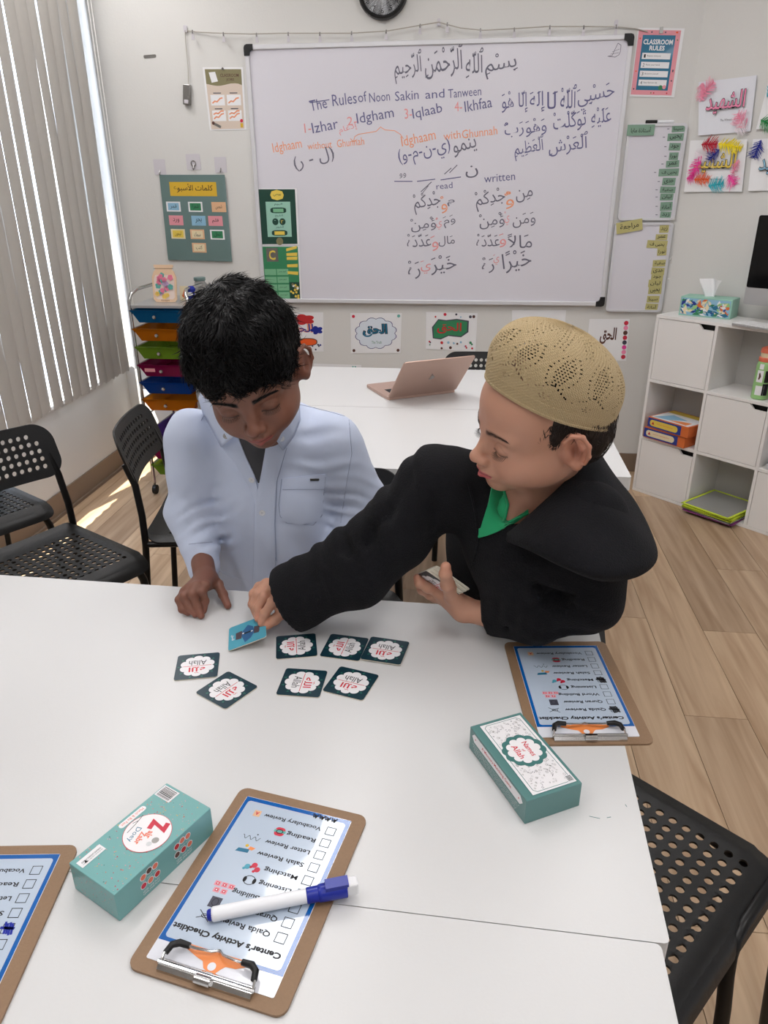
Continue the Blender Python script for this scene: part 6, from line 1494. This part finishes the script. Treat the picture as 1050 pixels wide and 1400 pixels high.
# grey undershirt in the open neck
def pl(px, f):
    f = f * (len(px) - 1); i = min(int(f), len(px) - 2); a = f - i; return tuple(px[i][k] * (1 - a) + px[i + 1][k] * a for k in range(len(px[0])))
def strip_fn(Lp, Rp):
    def fn(a, c, x, y):
        l, r_ = pl(Lp, c), pl(Rp, c); return (l[0] * (1 - a) + r_[0] * a, l[1] * (1 - a) + r_[1] * a)
    return fn
Z4 = [(0, 0), (1, 0), (1, 1), (0, 1)]
adopt(drape(T1, 'undershirt', 'undershirt_grey', None, Z4, 14, 16, .0010, fn=strip_fn([(312, 566), (326, 596), (340, 632), (353, 660)], [(392, 566), (374, 596), (364, 612), (354.5, 660)])), b1)
# placket, collar flaps, pocket, buttons, seams
adopt(drape(T1, 'placket_edge', 'shirt_white', None, Z4, 4, 20, .0034, edge=.0008, fn=strip_fn([(303, 611), (322, 632), (341, 664), (350, 690)], [(325, 594), (337, 624), (349, 650), (357, 690)])), b1)
adopt(drape(T1, 'placket', 'shirt_white', None, Z4, 7, 34, .0042, edge=.0012, fn=strip_fn([(372, 600), (363, 612), (356, 656), (349, 684), (348, 745), (346, 806)], [(391, 604), (390, 612), (378, 656), (375, 717), (377, 767), (376, 806)])), b1)
def collar(inner, outer, nm='collar', n=26, m=5):
    def P(a, c):
        i_, o_ = pl(inner, a), pl(outer, a); p = np.array(i_) * (1 - c) + np.array(o_) * c
        bulge = .006 * math.sin(3.1416 * c)
        d = ray(p[0], p[1]).normalized(); q = C0 + ray(p[0], p[1]) * p[2]; return tuple(q - d * bulge)
    b = MB(); b.grid(P, n, m, 'shirt_white'); o = b.build(nm, None, smooth=True); s_ = o.modifiers.new('s', 'SOLIDIFY'); s_.thickness = .0028; s_.offset = 0; adopt(o, b1)
    return P
def sd(x, y, off, dflt):
    h, n = on(T1, x, y, off)
    if h is None: return (x, y, dflt)
    q = h - C0; d = ray(x, y); return (x, y, q.length / d.length)
PR_ = collar([(380, 512, 1.285), (396, 533, 1.262), (395, 552, 1.235), (390, 572, 1.215), (374, 596, 1.205)], [sd(404, 534, .004, 1.30), sd(409, 552, .005, 1.285), sd(410, 574, .006, 1.25), sd(402, 595, .006, 1.24), sd(387, 615, .006, 1.22)])
PL_ = collar([(302, 520, 1.285), (285, 534, 1.262), (291, 552, 1.24), (303, 570, 1.225), (325, 593, 1.21)], [sd(276, 532, .004, 1.30), sd(272, 545, .005, 1.285), sd(278, 565, .006, 1.26), sd(292, 590, .006, 1.24), sd(303, 611, .006, 1.22)])
# left placket edge: its shadow painted as a darker seam line
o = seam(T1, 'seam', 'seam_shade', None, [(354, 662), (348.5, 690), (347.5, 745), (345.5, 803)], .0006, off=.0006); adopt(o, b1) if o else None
adopt(drape(T1, 'pocket', 'shirt_white', None, [(386, 654), (445, 648), (440, 712), (382, 712)], 12, 12, .0020, edge=.0008, fn=lambda a, c, x, y: (x + (3 if a < .2 else -3 if a > .8 else 0) * (c > .9), y + 5 * (c > .85) * (1 - abs(2 * a - 1)))), b1)
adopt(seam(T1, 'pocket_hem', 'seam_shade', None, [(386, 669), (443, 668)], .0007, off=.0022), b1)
h, n = on(T1, 430, 655, .0028); q = MB(); q.box((0, 0, 0), (.0165, .002, .0045), 'nickel', Matrix.Translation(h) @ Vector((0, -1, 0)).rotation_difference(n).to_matrix().to_4x4() @ Matrix.Rotation(.06, 4, 'Y')); adopt(q.build('pocket_tag', None, bevel=.0004), b1)
def button(x, y, off=.004, m='button', r_=.0056, nm='button', at_=None):
    h, n = on(T1, x, y, off)
    if at_ is not None: h = Vector(at_); n = (C0 - h).normalized(); n = (n + Vector((0, -.3, .2))).normalized(); h = h + n * .0022
    if h is None: return
    q = MB(); T = Matrix.Translation(h) @ Vector((0, 0, 1)).rotation_difference(n).to_matrix().to_4x4()
    q.lathe([(r_ * .3, .0002), (r_, .0003), (r_, .0014), (r_ * .75, .0016), (r_ * .7, .0010), (r_ * .1, .0009)], m, 16, T=T)
    for dx, dy in ((-.001, -.001), (.001, .001), (-.001, .001), (.001, -.001)): q.lathe([(.0005, .0010), (.0005, .00112)], 'ink_soft', 6, T=T, c=(dx, dy))
    adopt(q.build(nm, None), b1)
button(314.5, 593, m='nickel', r_=.0050, nm='snap_button', at_=PL_(.93, .52)); button(387, 595, m='button', r_=.0050, nm='snap_button', at_=PR_(.93, .52)); button(345, 655, .003); button(359, 700, .004)
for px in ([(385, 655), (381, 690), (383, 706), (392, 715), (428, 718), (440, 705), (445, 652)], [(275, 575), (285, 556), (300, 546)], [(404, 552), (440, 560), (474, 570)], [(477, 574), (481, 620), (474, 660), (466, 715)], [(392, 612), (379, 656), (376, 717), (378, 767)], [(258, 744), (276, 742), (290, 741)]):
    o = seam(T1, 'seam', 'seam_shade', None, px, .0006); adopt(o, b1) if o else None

# ---- hands ---------------------------------------------------------------------------------------------
def hand(name, base_col, wrist, palm, fingers, lo_hi=None, res=.0012, nail=None, parent=None, k=.006):
    """wrist: list of (pos, r); palm: list of ((a,b),(ra,rb)); fingers: list of (points, radii)"""
    allp = [p for p, r in wrist] + [p for ab, _ in palm for p in ab] + [p for f, _ in fingers for p in f]
    P = np.array(allp); lo = P.min(0) - .022; hi = P.max(0) + .022
    v = Vol(lo, hi, res)
    for i in range(len(wrist) - 1): v.cap(wrist[i][0], wrist[i + 1][0], wrist[i][1], wrist[i + 1][1], k=.008)
    for (a, b_), (ra, rb) in palm: v.cap(a, b_, ra, rb, k=.009)
    for pts, rs in fingers:
        w = Vol(lo, hi, res)
        w.chain(pts, rs, k=.0025)
        for j in range(1, len(pts) - 1): w.ell(pts[j], (rs[j] * 1.06,) * 3, k=.003)
        A = v.D; d = w.D; kk = .0032; h = np.clip(.5 + .5 * (A - d) / kk, 0, 1); v.D = A + (d - A) * h - kk * h * (1 - h)
    base = lin(base_col); tips = [f[-1] for f, _ in fingers]; kn = [f[j] for f, _ in fingers for j in (0, 1, 2) if j < len(f) - 1]
    def col(V):
        C = np.tile(base, (len(V), 1))
        for t_ in tips: w = np.exp(-((V - t_) ** 2).sum(1) / .0095 ** 2)[:, None] * .5; C = C * (1 - w) + base * np.array((1.22, .95, .92)) * w
        for t_ in kn: w = np.exp(-((V - t_) ** 2).sum(1) / .006 ** 2)[:, None] * .22; C = C * (1 - w) + base * np.array((1.0, .72, .66)) * w
        return C
    o, V, Fq = vol_obj(v, name, 'skin', None, color=col, it=2); adopt(o, parent)
    return o, bvh(V, Fq)
def nails(tree, parent, spots):
    for (tip, prev, nrm, w_) in spots:
        tip = np.array(tip); ax = tip - np.array(prev); ax /= np.linalg.norm(ax); nrm = np.array(nrm, float); nrm -= ax * (nrm @ ax); nrm /= np.linalg.norm(nrm); sd = np.cross(nrm, ax)
        b = MB(); c = tip + ax * .001
        rows = []
        for i in range(5):
            for j in range(5):
                a_, c_ = (i / 4 - .5) * 2, (j / 4 - .5) * 2; p = c + sd * a_ * w_ * (1 - .15 * c_ * c_) + ax * c_ * w_ * 1.15; h = tree.ray_cast(Vector(p + nrm * .02), Vector(-nrm))
                rows.append(tuple(np.array(h[0]) + nrm * .00035) if h[0] is not None and np.linalg.norm(np.array(h[0]) - p) < .012 else None)
        if any(r is None for r in rows): continue
        b.add(rows, [(i * 5 + j, i * 5 + j + 1, (i + 1) * 5 + j + 1, (i + 1) * 5 + j) for i in range(4) for j in range(4)], 'nail'); o = b.build('fingernail', None, smooth=True); s_ = o.modifiers.new('s', 'SOLIDIFY'); s_.thickness = .0004; adopt(o, parent)
TZ = .735
wz = wR + (wR - eR) / np.linalg.norm(wR - eR) * -.03
wr1 = A3(281, 792, .775)
kI, kM, kRg, kP = A3(281, 800, .783), A3(269, 801, .785), A3(259, 804, .781), A3(252, 809, .774)
F1 = [([kI, A3(276, 808, .778), A3(280, 822, .757), A3(278, 835, .7425)], [.0085, .0078, .0070, .0060]),
      ([kM, A3(263, 812, .777), A3(270, 829, .755), A3(275, 842, .7415)], [.0085, .0078, .0070, .0060]),
      ([kRg, A3(252, 815, .772), A3(259, 831, .752), A3(267, 840, .742)], [.0082, .0075, .0067, .0060]),
      ([kP, A3(245, 820, .764), A3(249, 833, .749), A3(257, 838, .742)], [.0075, .0068, .0062, .0055]),
      ([A3(288, 791, .772), A3(298, 799, .764), A3(305, 813, .752), A3(311.5, 828, .7425)], [.0105, .0088, .0078, .0064])]
h1, th1 = hand('hand', SK1h, [(wz, .0215), (wr1, .0200)], [((wr1, kI), (.0165, .0090)), ((wr1, kM), (.0165, .0092)), ((wr1, kRg), (.0150, .0088)), ((wr1, kP), (.0140, .0080)), ((wr1, A3(290, 793, .770)), (.014, .0105))], F1, parent=b1)
nails(th1, b1, [(F1[0][0][-1], F1[0][0][-2], (.2, -.8, .6), .0042), (F1[1][0][-1], F1[1][0][-2], (.2, -.8, .6), .0042), (F1[4][0][-1], F1[4][0][-2], (.5, -.5, .8), .0046)])

# his left hand rests at the table edge behind the black sleeve
f_ = (wL - eL); f_ /= np.linalg.norm(f_); f2 = np.array((-.15, -.80, -.20)); f2 /= np.linalg.norm(f2); s2 = np.cross(f2, (0, 0, 1)); s2 /= np.linalg.norm(s2)
w2 = wL + f_ * .022; w2[2] = max(w2[2], .775); kn = [w2 + f2 * .050 + s2 * (i - 1.5) * .0155 + np.array((0, 0, .002)) for i in range(4)]
FL = [([k_, k_ + f2 * .022 - np.array((0, 0, .006)), k_ + f2 * .038 - np.array((0, 0, .018)), k_ + f2 * .048 - np.array((0, 0, .029))], [.0080, .0074, .0066, .0058]) for k_ in kn]
FL.append(([w2 + f2 * .012 - s2 * .018, w2 + f2 * .030 - s2 * .036 - np.array((0, 0, .006)), w2 + f2 * .050 - s2 * .044 - np.array((0, 0, .018))], [.0100, .0086, .0066]))
hand('hand', SK1h, [(wL - f_ * .02, .0200), (w2, .0190)], [((w2, k_), (.0150, .0086)) for k_ in kn], FL, parent=b1)

# ================================================================== boy in the black robe
R2 = np.array([[-0.2786, -0.9586, -0.0583], [0.9355, -0.2572, -0.2421], [0.2171, -0.122, 0.9685]]); t2 = np.array([0.2212, 0.9873, 1.1074])
SK2 = (194, 146, 122)
b2 = thing('person', 'boy in a black hooded robe and knitted tan cap reaching for a card', 'person', (.27, 1.28, 0))
v = Vol((-.10, -.125, -.20), (.10, .145, .135), .0018)
head_shape(v, 1.04)
nb = np.linalg.inv(R2) @ (np.array([.238, 1.055, .985]) - t2)
v.cap((0, -.022, -.050), tuple(nb), .043, .047, k=.03); v.cap(tuple(nb), tuple(np.linalg.inv(R2) @ (V3(696, 704, 1.125) - t2)), .046, .034, k=.03)
hb2, V2, F2 = vol_obj(v, 'head', 'skin', None, (R2, t2), head_color(SK2, (192, 96, 98), (112, 78, 62))); adopt(hb2, b2)
adopt(lashes(None, R2, t2, L=.0075), b2); eyebrows(V2, F2, R2, t2, 'hair_brown', b2, .00018)
# short brown hair under the cap
v = Vol((-.10, -.125, -.09), (.10, .10, .13), .0026)
v.ell((0, -.014, .036), (.0735, .088, .076), k=.01); v.ell((0, -.045, -.005), (.066, .056, .055), k=.02)
v.ell((0, .126, .005), (.085, .068, .085), k=.006, op='sub')
for s in (-1, 1): v.ell((s * .082, .052, -.055), (.03, .040, .052), k=.006, op='sub'); v.ell((s * .084, -.014, -.006), (.018, .020, .028), k=.003, op='sub')
v.ell((0, .0, -.105), (.12, .2, .055), k=.01, op='sub')
v.disp(lambda X, Y, Z: .0009 * sn(X, Y, Z, (300, 60, 90)) + .0008 * sn(X, Y, Z, (120, 220, 50), 2))
ho, Vr, Fr = vol_obj(v, 'hair', 'hair_brown', None, (R2, t2), it=1); adopt(ho, b2)
Nr = normals(Vr, Fr); dn2 = R2 @ np.array((0, .25, -1.0)); Lr = (Vr - t2) @ R2; sel = Lr[:, 2] < .045
o = hair_tufts(None, Vr[sel], Nr[sel], 2600, .013, 'hair_brown', 5, lambda P, n: np.tile(dn2, (len(P), 1)), w_=.0007, lift=.12); adopt(o, b2)
# knitted cap with real holes: rows of stitches round a tilted dome
def cap_mesh():
    NU, NV = 250, 88
    tilt = R(26); CY, CZ_ = -.008, .040; ct, st_ = math.cos(tilt), math.sin(tilt)
    b = MB(); vs_ = []
    q = np.random.default_rng(3)
    Rx, Ry = .0810, .1020
    def pt(u_, t_):
        an = 2 * math.pi * u_; BD = .30
        if t_ < BD: f = t_ / BD; r_ = .955 + .045 * math.sin(f * 1.5708); z_ = .040 * f
        else:
            ph = (t_ - BD) / (1 - BD) * math.pi / 2; r_ = max(0.0, math.cos(ph)) ** .92; z_ = .040 + .074 * math.sin(ph)
        fl_ = .0030 * math.sin(an * 9 + 1.5 * t_) * max(0, t_ - .3) * (1.15 - t_) * 3.2 + .0012 * math.sin(an * 5 + 1)
        x = (Rx + fl_) * r_ * math.sin(an); y = (Ry + fl_) * r_ * math.cos(an)
        # crown leans towards the back of the head, brim high in front
        y2 = y * ct - z_ * st_ * .45; z2 = z_ * ct + y * st_
        return np.array((x, y2 + CY, z2 + CZ_))
    grid = np.array([[pt(i / NU, j / NV) for i in range(NU)] for j in range(NV + 1)])
    def hole(i, j):
        if j < 15 or j > 86: return False
        m_ = 25; u_ = i % m_; w_ = (u_ + (j - 16) * .32) % m_        # motifs slant
        if 17 <= j <= 21: return (int(w_), j) in ((10, 17), (12, 17), (11, 19), (13, 19), (12, 21), (9, 20))
        if 22 <= j <= 31 and abs(abs(w_ - 11) * .8 - (31 - j)) < .6: return int(u_) % 2 == 0
        if 28 <= j <= 56:
            s_ = (j - 28) / 28; h_ = 5.2 * math.sin(3.1416 * min(1, s_ * 1.02)) + .3
            if abs(w_ - 11) < h_: return j % 2 == 0 and (u_ + (j // 2) % 2) % 2 == 0
            if abs(abs(w_ - 11) - h_ - 3.2) < .7: return j % 3 == 0
        if 56 < j <= 84:
            s_ = (j - 56) / 28; h_ = 9 * math.cos(1.45 * s_) ** .8
            if abs(abs(w_ - 11) - h_) < .75: return j % 3 == 0
            if abs(w_ - 23.5) < .8 and j % 3 == 1: return True
            if abs(w_ - 11) < .7 and j > 66: return j % 3 == 0
        if j > 84: return (u_ in (4, 14)) and j % 3 == 0
        return False
    fs_ = []
    for j in range(NV):
        for i in range(NU):
            if not hole(i, j): fs_.append((j * NU + i, j * NU + (i + 1) % NU, (j + 1) * NU + (i + 1) % NU, (j + 1) * NU + i))
    ctr = np.array((0, -.01, .03)); G = grid.reshape(-1, 3)
    # stitch relief: alternate rows and columns proud of each other
    Nn = G - ctr; Nn /= np.linalg.norm(Nn, axis=1)[:, None]
    jj = np.repeat(np.arange(NV + 1), NU); ii = np.tile(np.arange(NU), NV + 1)
    rel = .0007 * ((jj + ii) % 3 == 0) + np.where(jj < 13, .0006, 0) + .0012 * ((jj < 3)) 
    G = G + Nn * rel[:, None]
    W_ = G @ R2.T + t2
    b.add([tuple(p) for p in W_], fs_, 'cap_knit'); return b
CT_ = []
b = cap_mesh(); o = b.build('knitted_cap', None, smooth=False); s_ = o.modifiers.new('s', 'SOLIDIFY'); s_.thickness = .0010; s_.offset = 1; adopt(o, b2)
for m_ in list(o.modifiers): pass
# inner lining so the stitches show dark hair behind
v = Vol((-.10, -.125, -.04), (.10, .12, .14), .004); v.ell((0, -.020, .048), (.0735, .0860, .074), k=.01); v.ell((0, .10, -.02), (.09, .09, .085), k=.01, op='sub'); v.ell((0, 0, -.05), (.12, .14, .06), k=.01, op='sub')
ho, _, _ = vol_obj(v, 'cap_lining', 'hair_black', None, (R2, t2), it=1); adopt(ho, b2)

# robe
v = Vol((-.28, .86, .60), (.50, 1.50, 1.11), .0045)
v.ell((.27, 1.235, .80), (.155, .115, .22), k=.02)
v.cap((.26, 1.20, .82), (.222, 1.09, .940), .118, .098, k=.05)
sR, sL = V3(600, 662, 1.15), V3(802, 712, 1.06)
v.cap(sR, V3(700, 672, 1.15), .056, .052, k=.05); v.cap(sL, V3(780, 690, 1.11), .050, .046, k=.05)
eR, wR2 = V3(486, 775, 1.19), V3(400, 817, 1.215)
v.cap(sR, V3(545, 722, 1.165), .058, .057, k=.03); v.cap(V3(545, 722, 1.165), eR, .057, .060, k=.02); v.cap(eR, wR2, .060, .058, k=.03)
eL, wL2 = V3(800, 812, 1.11), V3(672, 846, 1.175)
v.cap(sL, eL, .052, .053, k=.035); v.cap(eL, V3(735, 842, 1.135), .050, .040, k=.03); v.cap(V3(735, 842, 1.135), wL2, .040, .028, k=.02)
v.ell(V3(740, 760, 1.16), (.115, .10, .10), k=.05)
fold(v, [(462, 722, 1.145), (468, 750, 1.13), (482, 775, 1.13)], .006, .016); fold(v, [(560, 640, 1.10), (530, 700, 1.11), (500, 745, 1.13)], .005, .02)
fold(v, [(612, 640, 1.07), (600, 690, 1.09), (590, 735, 1.12)], .006, .016); fold(v, [(735, 800, 1.08), (760, 815, 1.075), (790, 812, 1.06)], .007, .02); fold(v, [(700, 815, 1.12), (712, 850, 1.115)], .005, .012); fold(v, [(686, 822, 1.13), (695, 856, 1.13)], .004, .01)
OPEN = [(705, 655, 1.06), (716, 685, 1.03), (694, 698, 1.02), (672, 710, 1.03), (660, 726, 1.045)]
v.chain([V3(*p) for p in OPEN], [.046, .032, .026, .015, .006], k=.008, op='sub'); v.cap(V3(745, 655, 1.03), V3(760, 640, 1.05), .034, .034, k=.01, op='sub'); v.cap(V3(718, 686, 1.03), V3(738, 668, 1.03), .034, .036, k=.01, op='sub'); v.cap(V3(704, 690, 1.075), V3(728, 672, 1.08), .034, .040, k=.006, op='sub')
v.disp(lambda X, Y, Z: .0022 * sn(X, Y, Z, (30, 18, 26)) * sn(X, Y, Z, (14, 34, 10), 1) + .0012 * sn(X, Y, Z, (60, 30, 22), 2))
wrinkle(v, eR, wR2 - sR, (0, 0, 1), .040, .0042, .085); wrinkle(v, V3(560, 680, 1.15), (-.6, .2, -.5), (0, 0, 1), .045, .0035, .09, 2); wrinkle(v, V3(720, 848, 1.14), (-1, .1, 0), (0, -.5, 1), .022, .0030, .05, 1); wrinkle(v, eL, (.3, .2, -1), (-1, 0, 0), .04, .0035, .08)
# hollow sleeve mouth for the reaching hand
dR = (wR2 - eR) / np.linalg.norm(wR2 - eR)
v.cap(wR2 + dR * .065, wR2 - dR * .03, .0535, .046, k=.003, op='sub')
nrm_cut = dR
# keep only what is behind the cuff plane near the hand
X_, Y_, Z_ = v.ax[0][:, None, None], v.ax[1][None, :, None], v.ax[2][None, None, :]
pc_ = wR2 + dR * .012; dcu = ((X_ - pc_[0]) * dR[0] + (Y_ - pc_[1]) * dR[1] + (Z_ - pc_[2]) * dR[2]); v.D = np.where(X_ < -.02, np.maximum(v.D, dcu), v.D).astype(F32)
dL = (wL2 - V3(735, 842, 1.135)); dL /= np.linalg.norm(dL); pc_ = wL2 + dL * .006
dcu = ((X_ - pc_[0]) * dL[0] + (Y_ - pc_[1]) * dL[1] + (Z_ - pc_[2]) * dL[2]); near = ((X_ - pc_[0]) ** 2 + (Y_ - pc_[1]) ** 2 + (Z_ - pc_[2]) ** 2) < .06 ** 2; v.D = np.where(near, np.maximum(v.D, dcu), v.D).astype(F32)
v.D = np.where((Z_ < .7365) & (Y_ < 1.115 - .142 * (X_ - .2)), np.maximum(v.D, .7365 - Z_), v.D).astype(F32)
ro, Vb, Fb = vol_obj(v, 'robe', 'robe_black', None, it=2); adopt(ro, b2)
T2 = bvh(Vb, Fb)
b = MB(); b.lathe([(.150, .66), (.155, .56), (.155, .455)], 'robe_black', 28, T=Matrix.Translation((.275, 1.26, 0)) @ Matrix.Scale(.75, 4, (0, 1, 0))); o = b.build('robe_skirt', None, smooth=True); adopt(o, b2)
for s in (-.07, .07):
    b = MB(); b.tube([(.28 + s, 1.28, .505), (.31 + s, 1.42, .50), (.33 + s, 1.52, .485), (.335 + s, 1.56, .475)], [.048, .045, .032, .022], 'robe_black', 12); o = b.build('folded_leg', None, smooth=True); adopt(o, b2)
# hood lying open over his left shoulder and back: one folded sheet of the robe's cloth
def crv(P, f):
    n = len(P) - 1; f = min(max(f, 0), .99999) * n; i = int(f); t = f - i; g = lambda k: np.array(P[min(max(k, 0), n)], float)
    p0, p1, p2, p3 = g(i - 1), g(i), g(i + 1), g(i + 2); return .5 * (2 * p1 + (p2 - p0) * t + (2 * p0 - 5 * p1 + 4 * p2 - p3) * t * t + (3 * p1 - p0 - 3 * p2 + p3) * t ** 3)
H_in = [(697, 733, 1.055), (722, 712, 1.045), (752, 684, 1.04), (776, 660, 1.055), (793, 640, 1.075), (806, 626, 1.10), (812, 620, 1.12)]
H_out = [(696, 736, 1.050), (727, 748, .995), (773, 771, .965), (822, 789, .955), (868, 785, .975), (893, 764, 1.01), (885, 729, 1.06), (864, 688, 1.10), (836, 652, 1.125), (815, 620, 1.135)]
def hood_pt(a, c, lay=0):
    i_, o_ = crv(H_in, a), crv(H_out, a); m = math.sin(3.1416 * a) ** .7; p = i_ * (1 - c) + o_ * c
    d = p[2] - m * .034 * math.sin(3.1416 * min(1, c * 1.02)) ** .8 * (1 - .3 * c) + .004 * math.sin(a * 13 + c * 5) * c + .003 * math.sin(a * 23 - c * 4) * c * (1 - c) * 2
    if c > .97: d += .010
    return C0 + ray(p[0], p[1]) * d
b = MB(); b.grid(lambda a, c: tuple(hood_pt(a, c)), 60, 26, 'robe_black'); hd = b.build('hood', None, smooth=False); hd.data.polygons.foreach_set('use_smooth', [True] * len(hd.data.polygons)); s_ = hd.modifiers.new('s', 'SOLIDIFY'); s_.thickness = .006; s_.offset = -1; adopt(hd, b2)
b = MB(); b.tube([tuple(hood_pt(k / 70, .965)) for k in range(71)], .0042, 'robe_black', 8); o = b.build('hood_hem', None, smooth=True); adopt(o, b2)
for c__, r__ in ((.90, .0010), (.60, .0022)):
    b = MB(); b.tube([tuple(hood_pt((.06 if c__ > .8 else .45) + k * (.88 if c__ > .8 else .5) / 60, c__ - (0 if c__ > .8 else .12 * math.sin(k / 60 * 3)))) for k in range(61)], r__, 'robe_black', 6); o = b.build('hood_seam', None, smooth=True); adopt(o, b2)
# under side of the hood, rolled back to the shoulder
def under(a, c):
    p = hood_pt(a, 1.0); o_ = crv(H_out, a); q = C0 + ray(o_[0] * (1 - .10 * c) + 78 * c, o_[1] - 6 * c) * (o_[2] + .09 * c); return tuple(q)
b = MB(); b.grid(under, 50, 8, 'robe_black'); o = b.build('hood_lining', None, smooth=True); adopt(o, b2)
zl = ((V2 - t2) @ R2)[:, 2]; Fn = F2[(zl[F2] < -.092).all(1)]
T2b = bvh(np.concatenate([Vb, V2]), np.concatenate([Fb, Fn + len(Vb)]))
for rows in (([(672, 664), (667, 690), (661, 712), (655, 734)], [(690, 664), (695, 692), (692, 710), (694, 718)]), ([(656, 730), (656, 735)], [(721, 698), (722, 706)])):
    Lp, Rp = rows; o = drape(T2b, 'green_shirt', 'tee_green', None, Z4, 10, 14, .0030, fn=strip_fn(Lp, Rp) if len(Lp) > 2 else (lambda a, c, x, y: (656 + 66 * a, 722 - 22 * a * a - 4 * a + c * (13 - 9 * a)))); adopt(o, b2) if o else None
o = seam(T2b, 'neck_rib', 'tee_green', None, [(688, 660), (695, 690), (691, 708), (686, 716), (700, 712), (722, 700)], .0022, off=.003); adopt(o, b2) if o else None
o = seam(T2b, 'zip_edge', 'robe_black', None, [(640, 660), (650, 700), (655, 740), (646, 775)], .0018, off=.001); adopt(o, b2) if o else None

# reaching right hand
wr = wR2 + dR * .012
kI, kM, kRg, kP = A3(392, 808, .800), A3(379, 800, .806), A3(365, 799, .803), A3(355, 803, .794)
F2_ = [([kI, A3(373, 823, .796), A3(362, 839, .775), A3(357.5, 852, .760)], [0.0097, 0.0088, 0.0075, 0.0064]),
       ([kM, A3(362, 815, .798), A3(353, 831, .778), A3(353, 846, .762)], [0.0097, 0.0088, 0.0075, 0.0064]),
       ([kRg, A3(352, 812, .795), A3(347, 828, .776), A3(351, 842, .762)], [0.0092, 0.0084, 0.0073, 0.0062]),
       ([kP, A3(347, 812, .786), A3(345, 826, .770), A3(349, 838, .760)], [0.0084, 0.0077, 0.0068, 0.0059]),
       ([A3(396, 824, .785), A3(388, 836, .776), A3(376, 847, .764), A3(366, 855, .756)], [0.0121, 0.0101, 0.0086, 0.0070])]
h2, th2 = hand('hand', SK2, [(wR2 - dR * .03, .0225), (wr, .0225)], [((wr, kI), (.0200, .0115)), ((wr, kM), (.0200, .0115)), ((wr, kRg), (.0190, .0110)), ((wr, kP), (.0175, .0100)), ((wr, A3(397, 823, .785)), (.018, .0135))], F2_, parent=b2)
nails(th2, b2, [(F2_[0][0][-1], F2_[0][0][-2], (-.1, -.9, .4), .0044), (F2_[4][0][-1], F2_[4][0][-2], (.1, -.8, .6), .0046)])
# left hand holding the deck
wl = wL2 + dL * .004
w0 = V3(634, 833, 1.185)
F3 = [([V3(596, 806, 1.185), V3(585, 803, 1.175), V3(574, 797, 1.17), V3(571, 790, 1.172)], [.0098, .0090, .0082, .0070]),
      ([V3(600, 815, 1.20), V3(588, 812, 1.20), V3(577, 806, 1.20), V3(573, 798, 1.20)], [.0095, .0088, .0078, .0068]),
      ([V3(606, 820, 1.215), V3(594, 816, 1.22), V3(584, 808, 1.225), V3(580, 798, 1.225)], [.0092, .0084, .0074, .0064]),
      ([V3(613, 822, 1.225), V3(603, 818, 1.235), V3(594, 810, 1.24), V3(590, 800, 1.24)], [.0082, .0074, .0066, .0058]),
      ([V3(620, 815, 1.165), V3(612, 799, 1.135), V3(609, 785, 1.118), V3(609.5, 775, 1.112)], [.0140, .0108, .0092, .0080])]
h3, th3 = hand('hand', SK2, [(wL2 - dL * .02, .0205), (w0, .0190)], [((w0, F3[0][0][0]), (.0175, .0110)), ((w0, F3[1][0][0]), (.0165, .0105)), ((w0, F3[2][0][0]), (.0155, .010)), ((w0, F3[3][0][0]), (.0145, .009)), ((w0, F3[4][0][0]), (.0165, .0145))], F3, parent=b2)
# the deck he holds: eleven single cards fanned a little
P0 = Vector(V3(565, 787, 1.195)); cw = lambda r_, u_, d_: (_rt * r_ + _up * u_ + _f * d_)
ex = cw(.052, -.037, .0071).normalized(); ey = cw(.0193, .0137, -.0605); ey = (ey - ex * ey.dot(ex)).normalized(); ez = ex.cross(ey)
for k in range(9):
    T = frame(P0 + ex * .0325 + ey * .0325 - ez * (.0019 * k) + ey * (.0008 * (k % 3)) + ex * .0012 * k, ex, ey, ez) @ Matrix.Rotation(.02 * ((k * 5) % 3 - 1), 4, 'Z')
    if k == 0:
        dk = copy_tree(card0, 'front card of the deck held in the hand of the boy in black'); dk['group'] = 'cards of the deck held in the hand'
        dk.rotation_euler = (0, 0, 0); dk.matrix_world = T @ Matrix.Rotation(R(-90), 4, 'Z')
    else:
        b = MB(); b.prism(rr(-.0325, -.0325, .0325, .0325, .0045), 0, .0016, 'card_edge'); o = b.build('matching_card'); o.matrix_world = T
        tag(o, 'cream edged card in the held deck, %s from its front' % ordn[k], 'card', 'cards of the deck held in the hand')
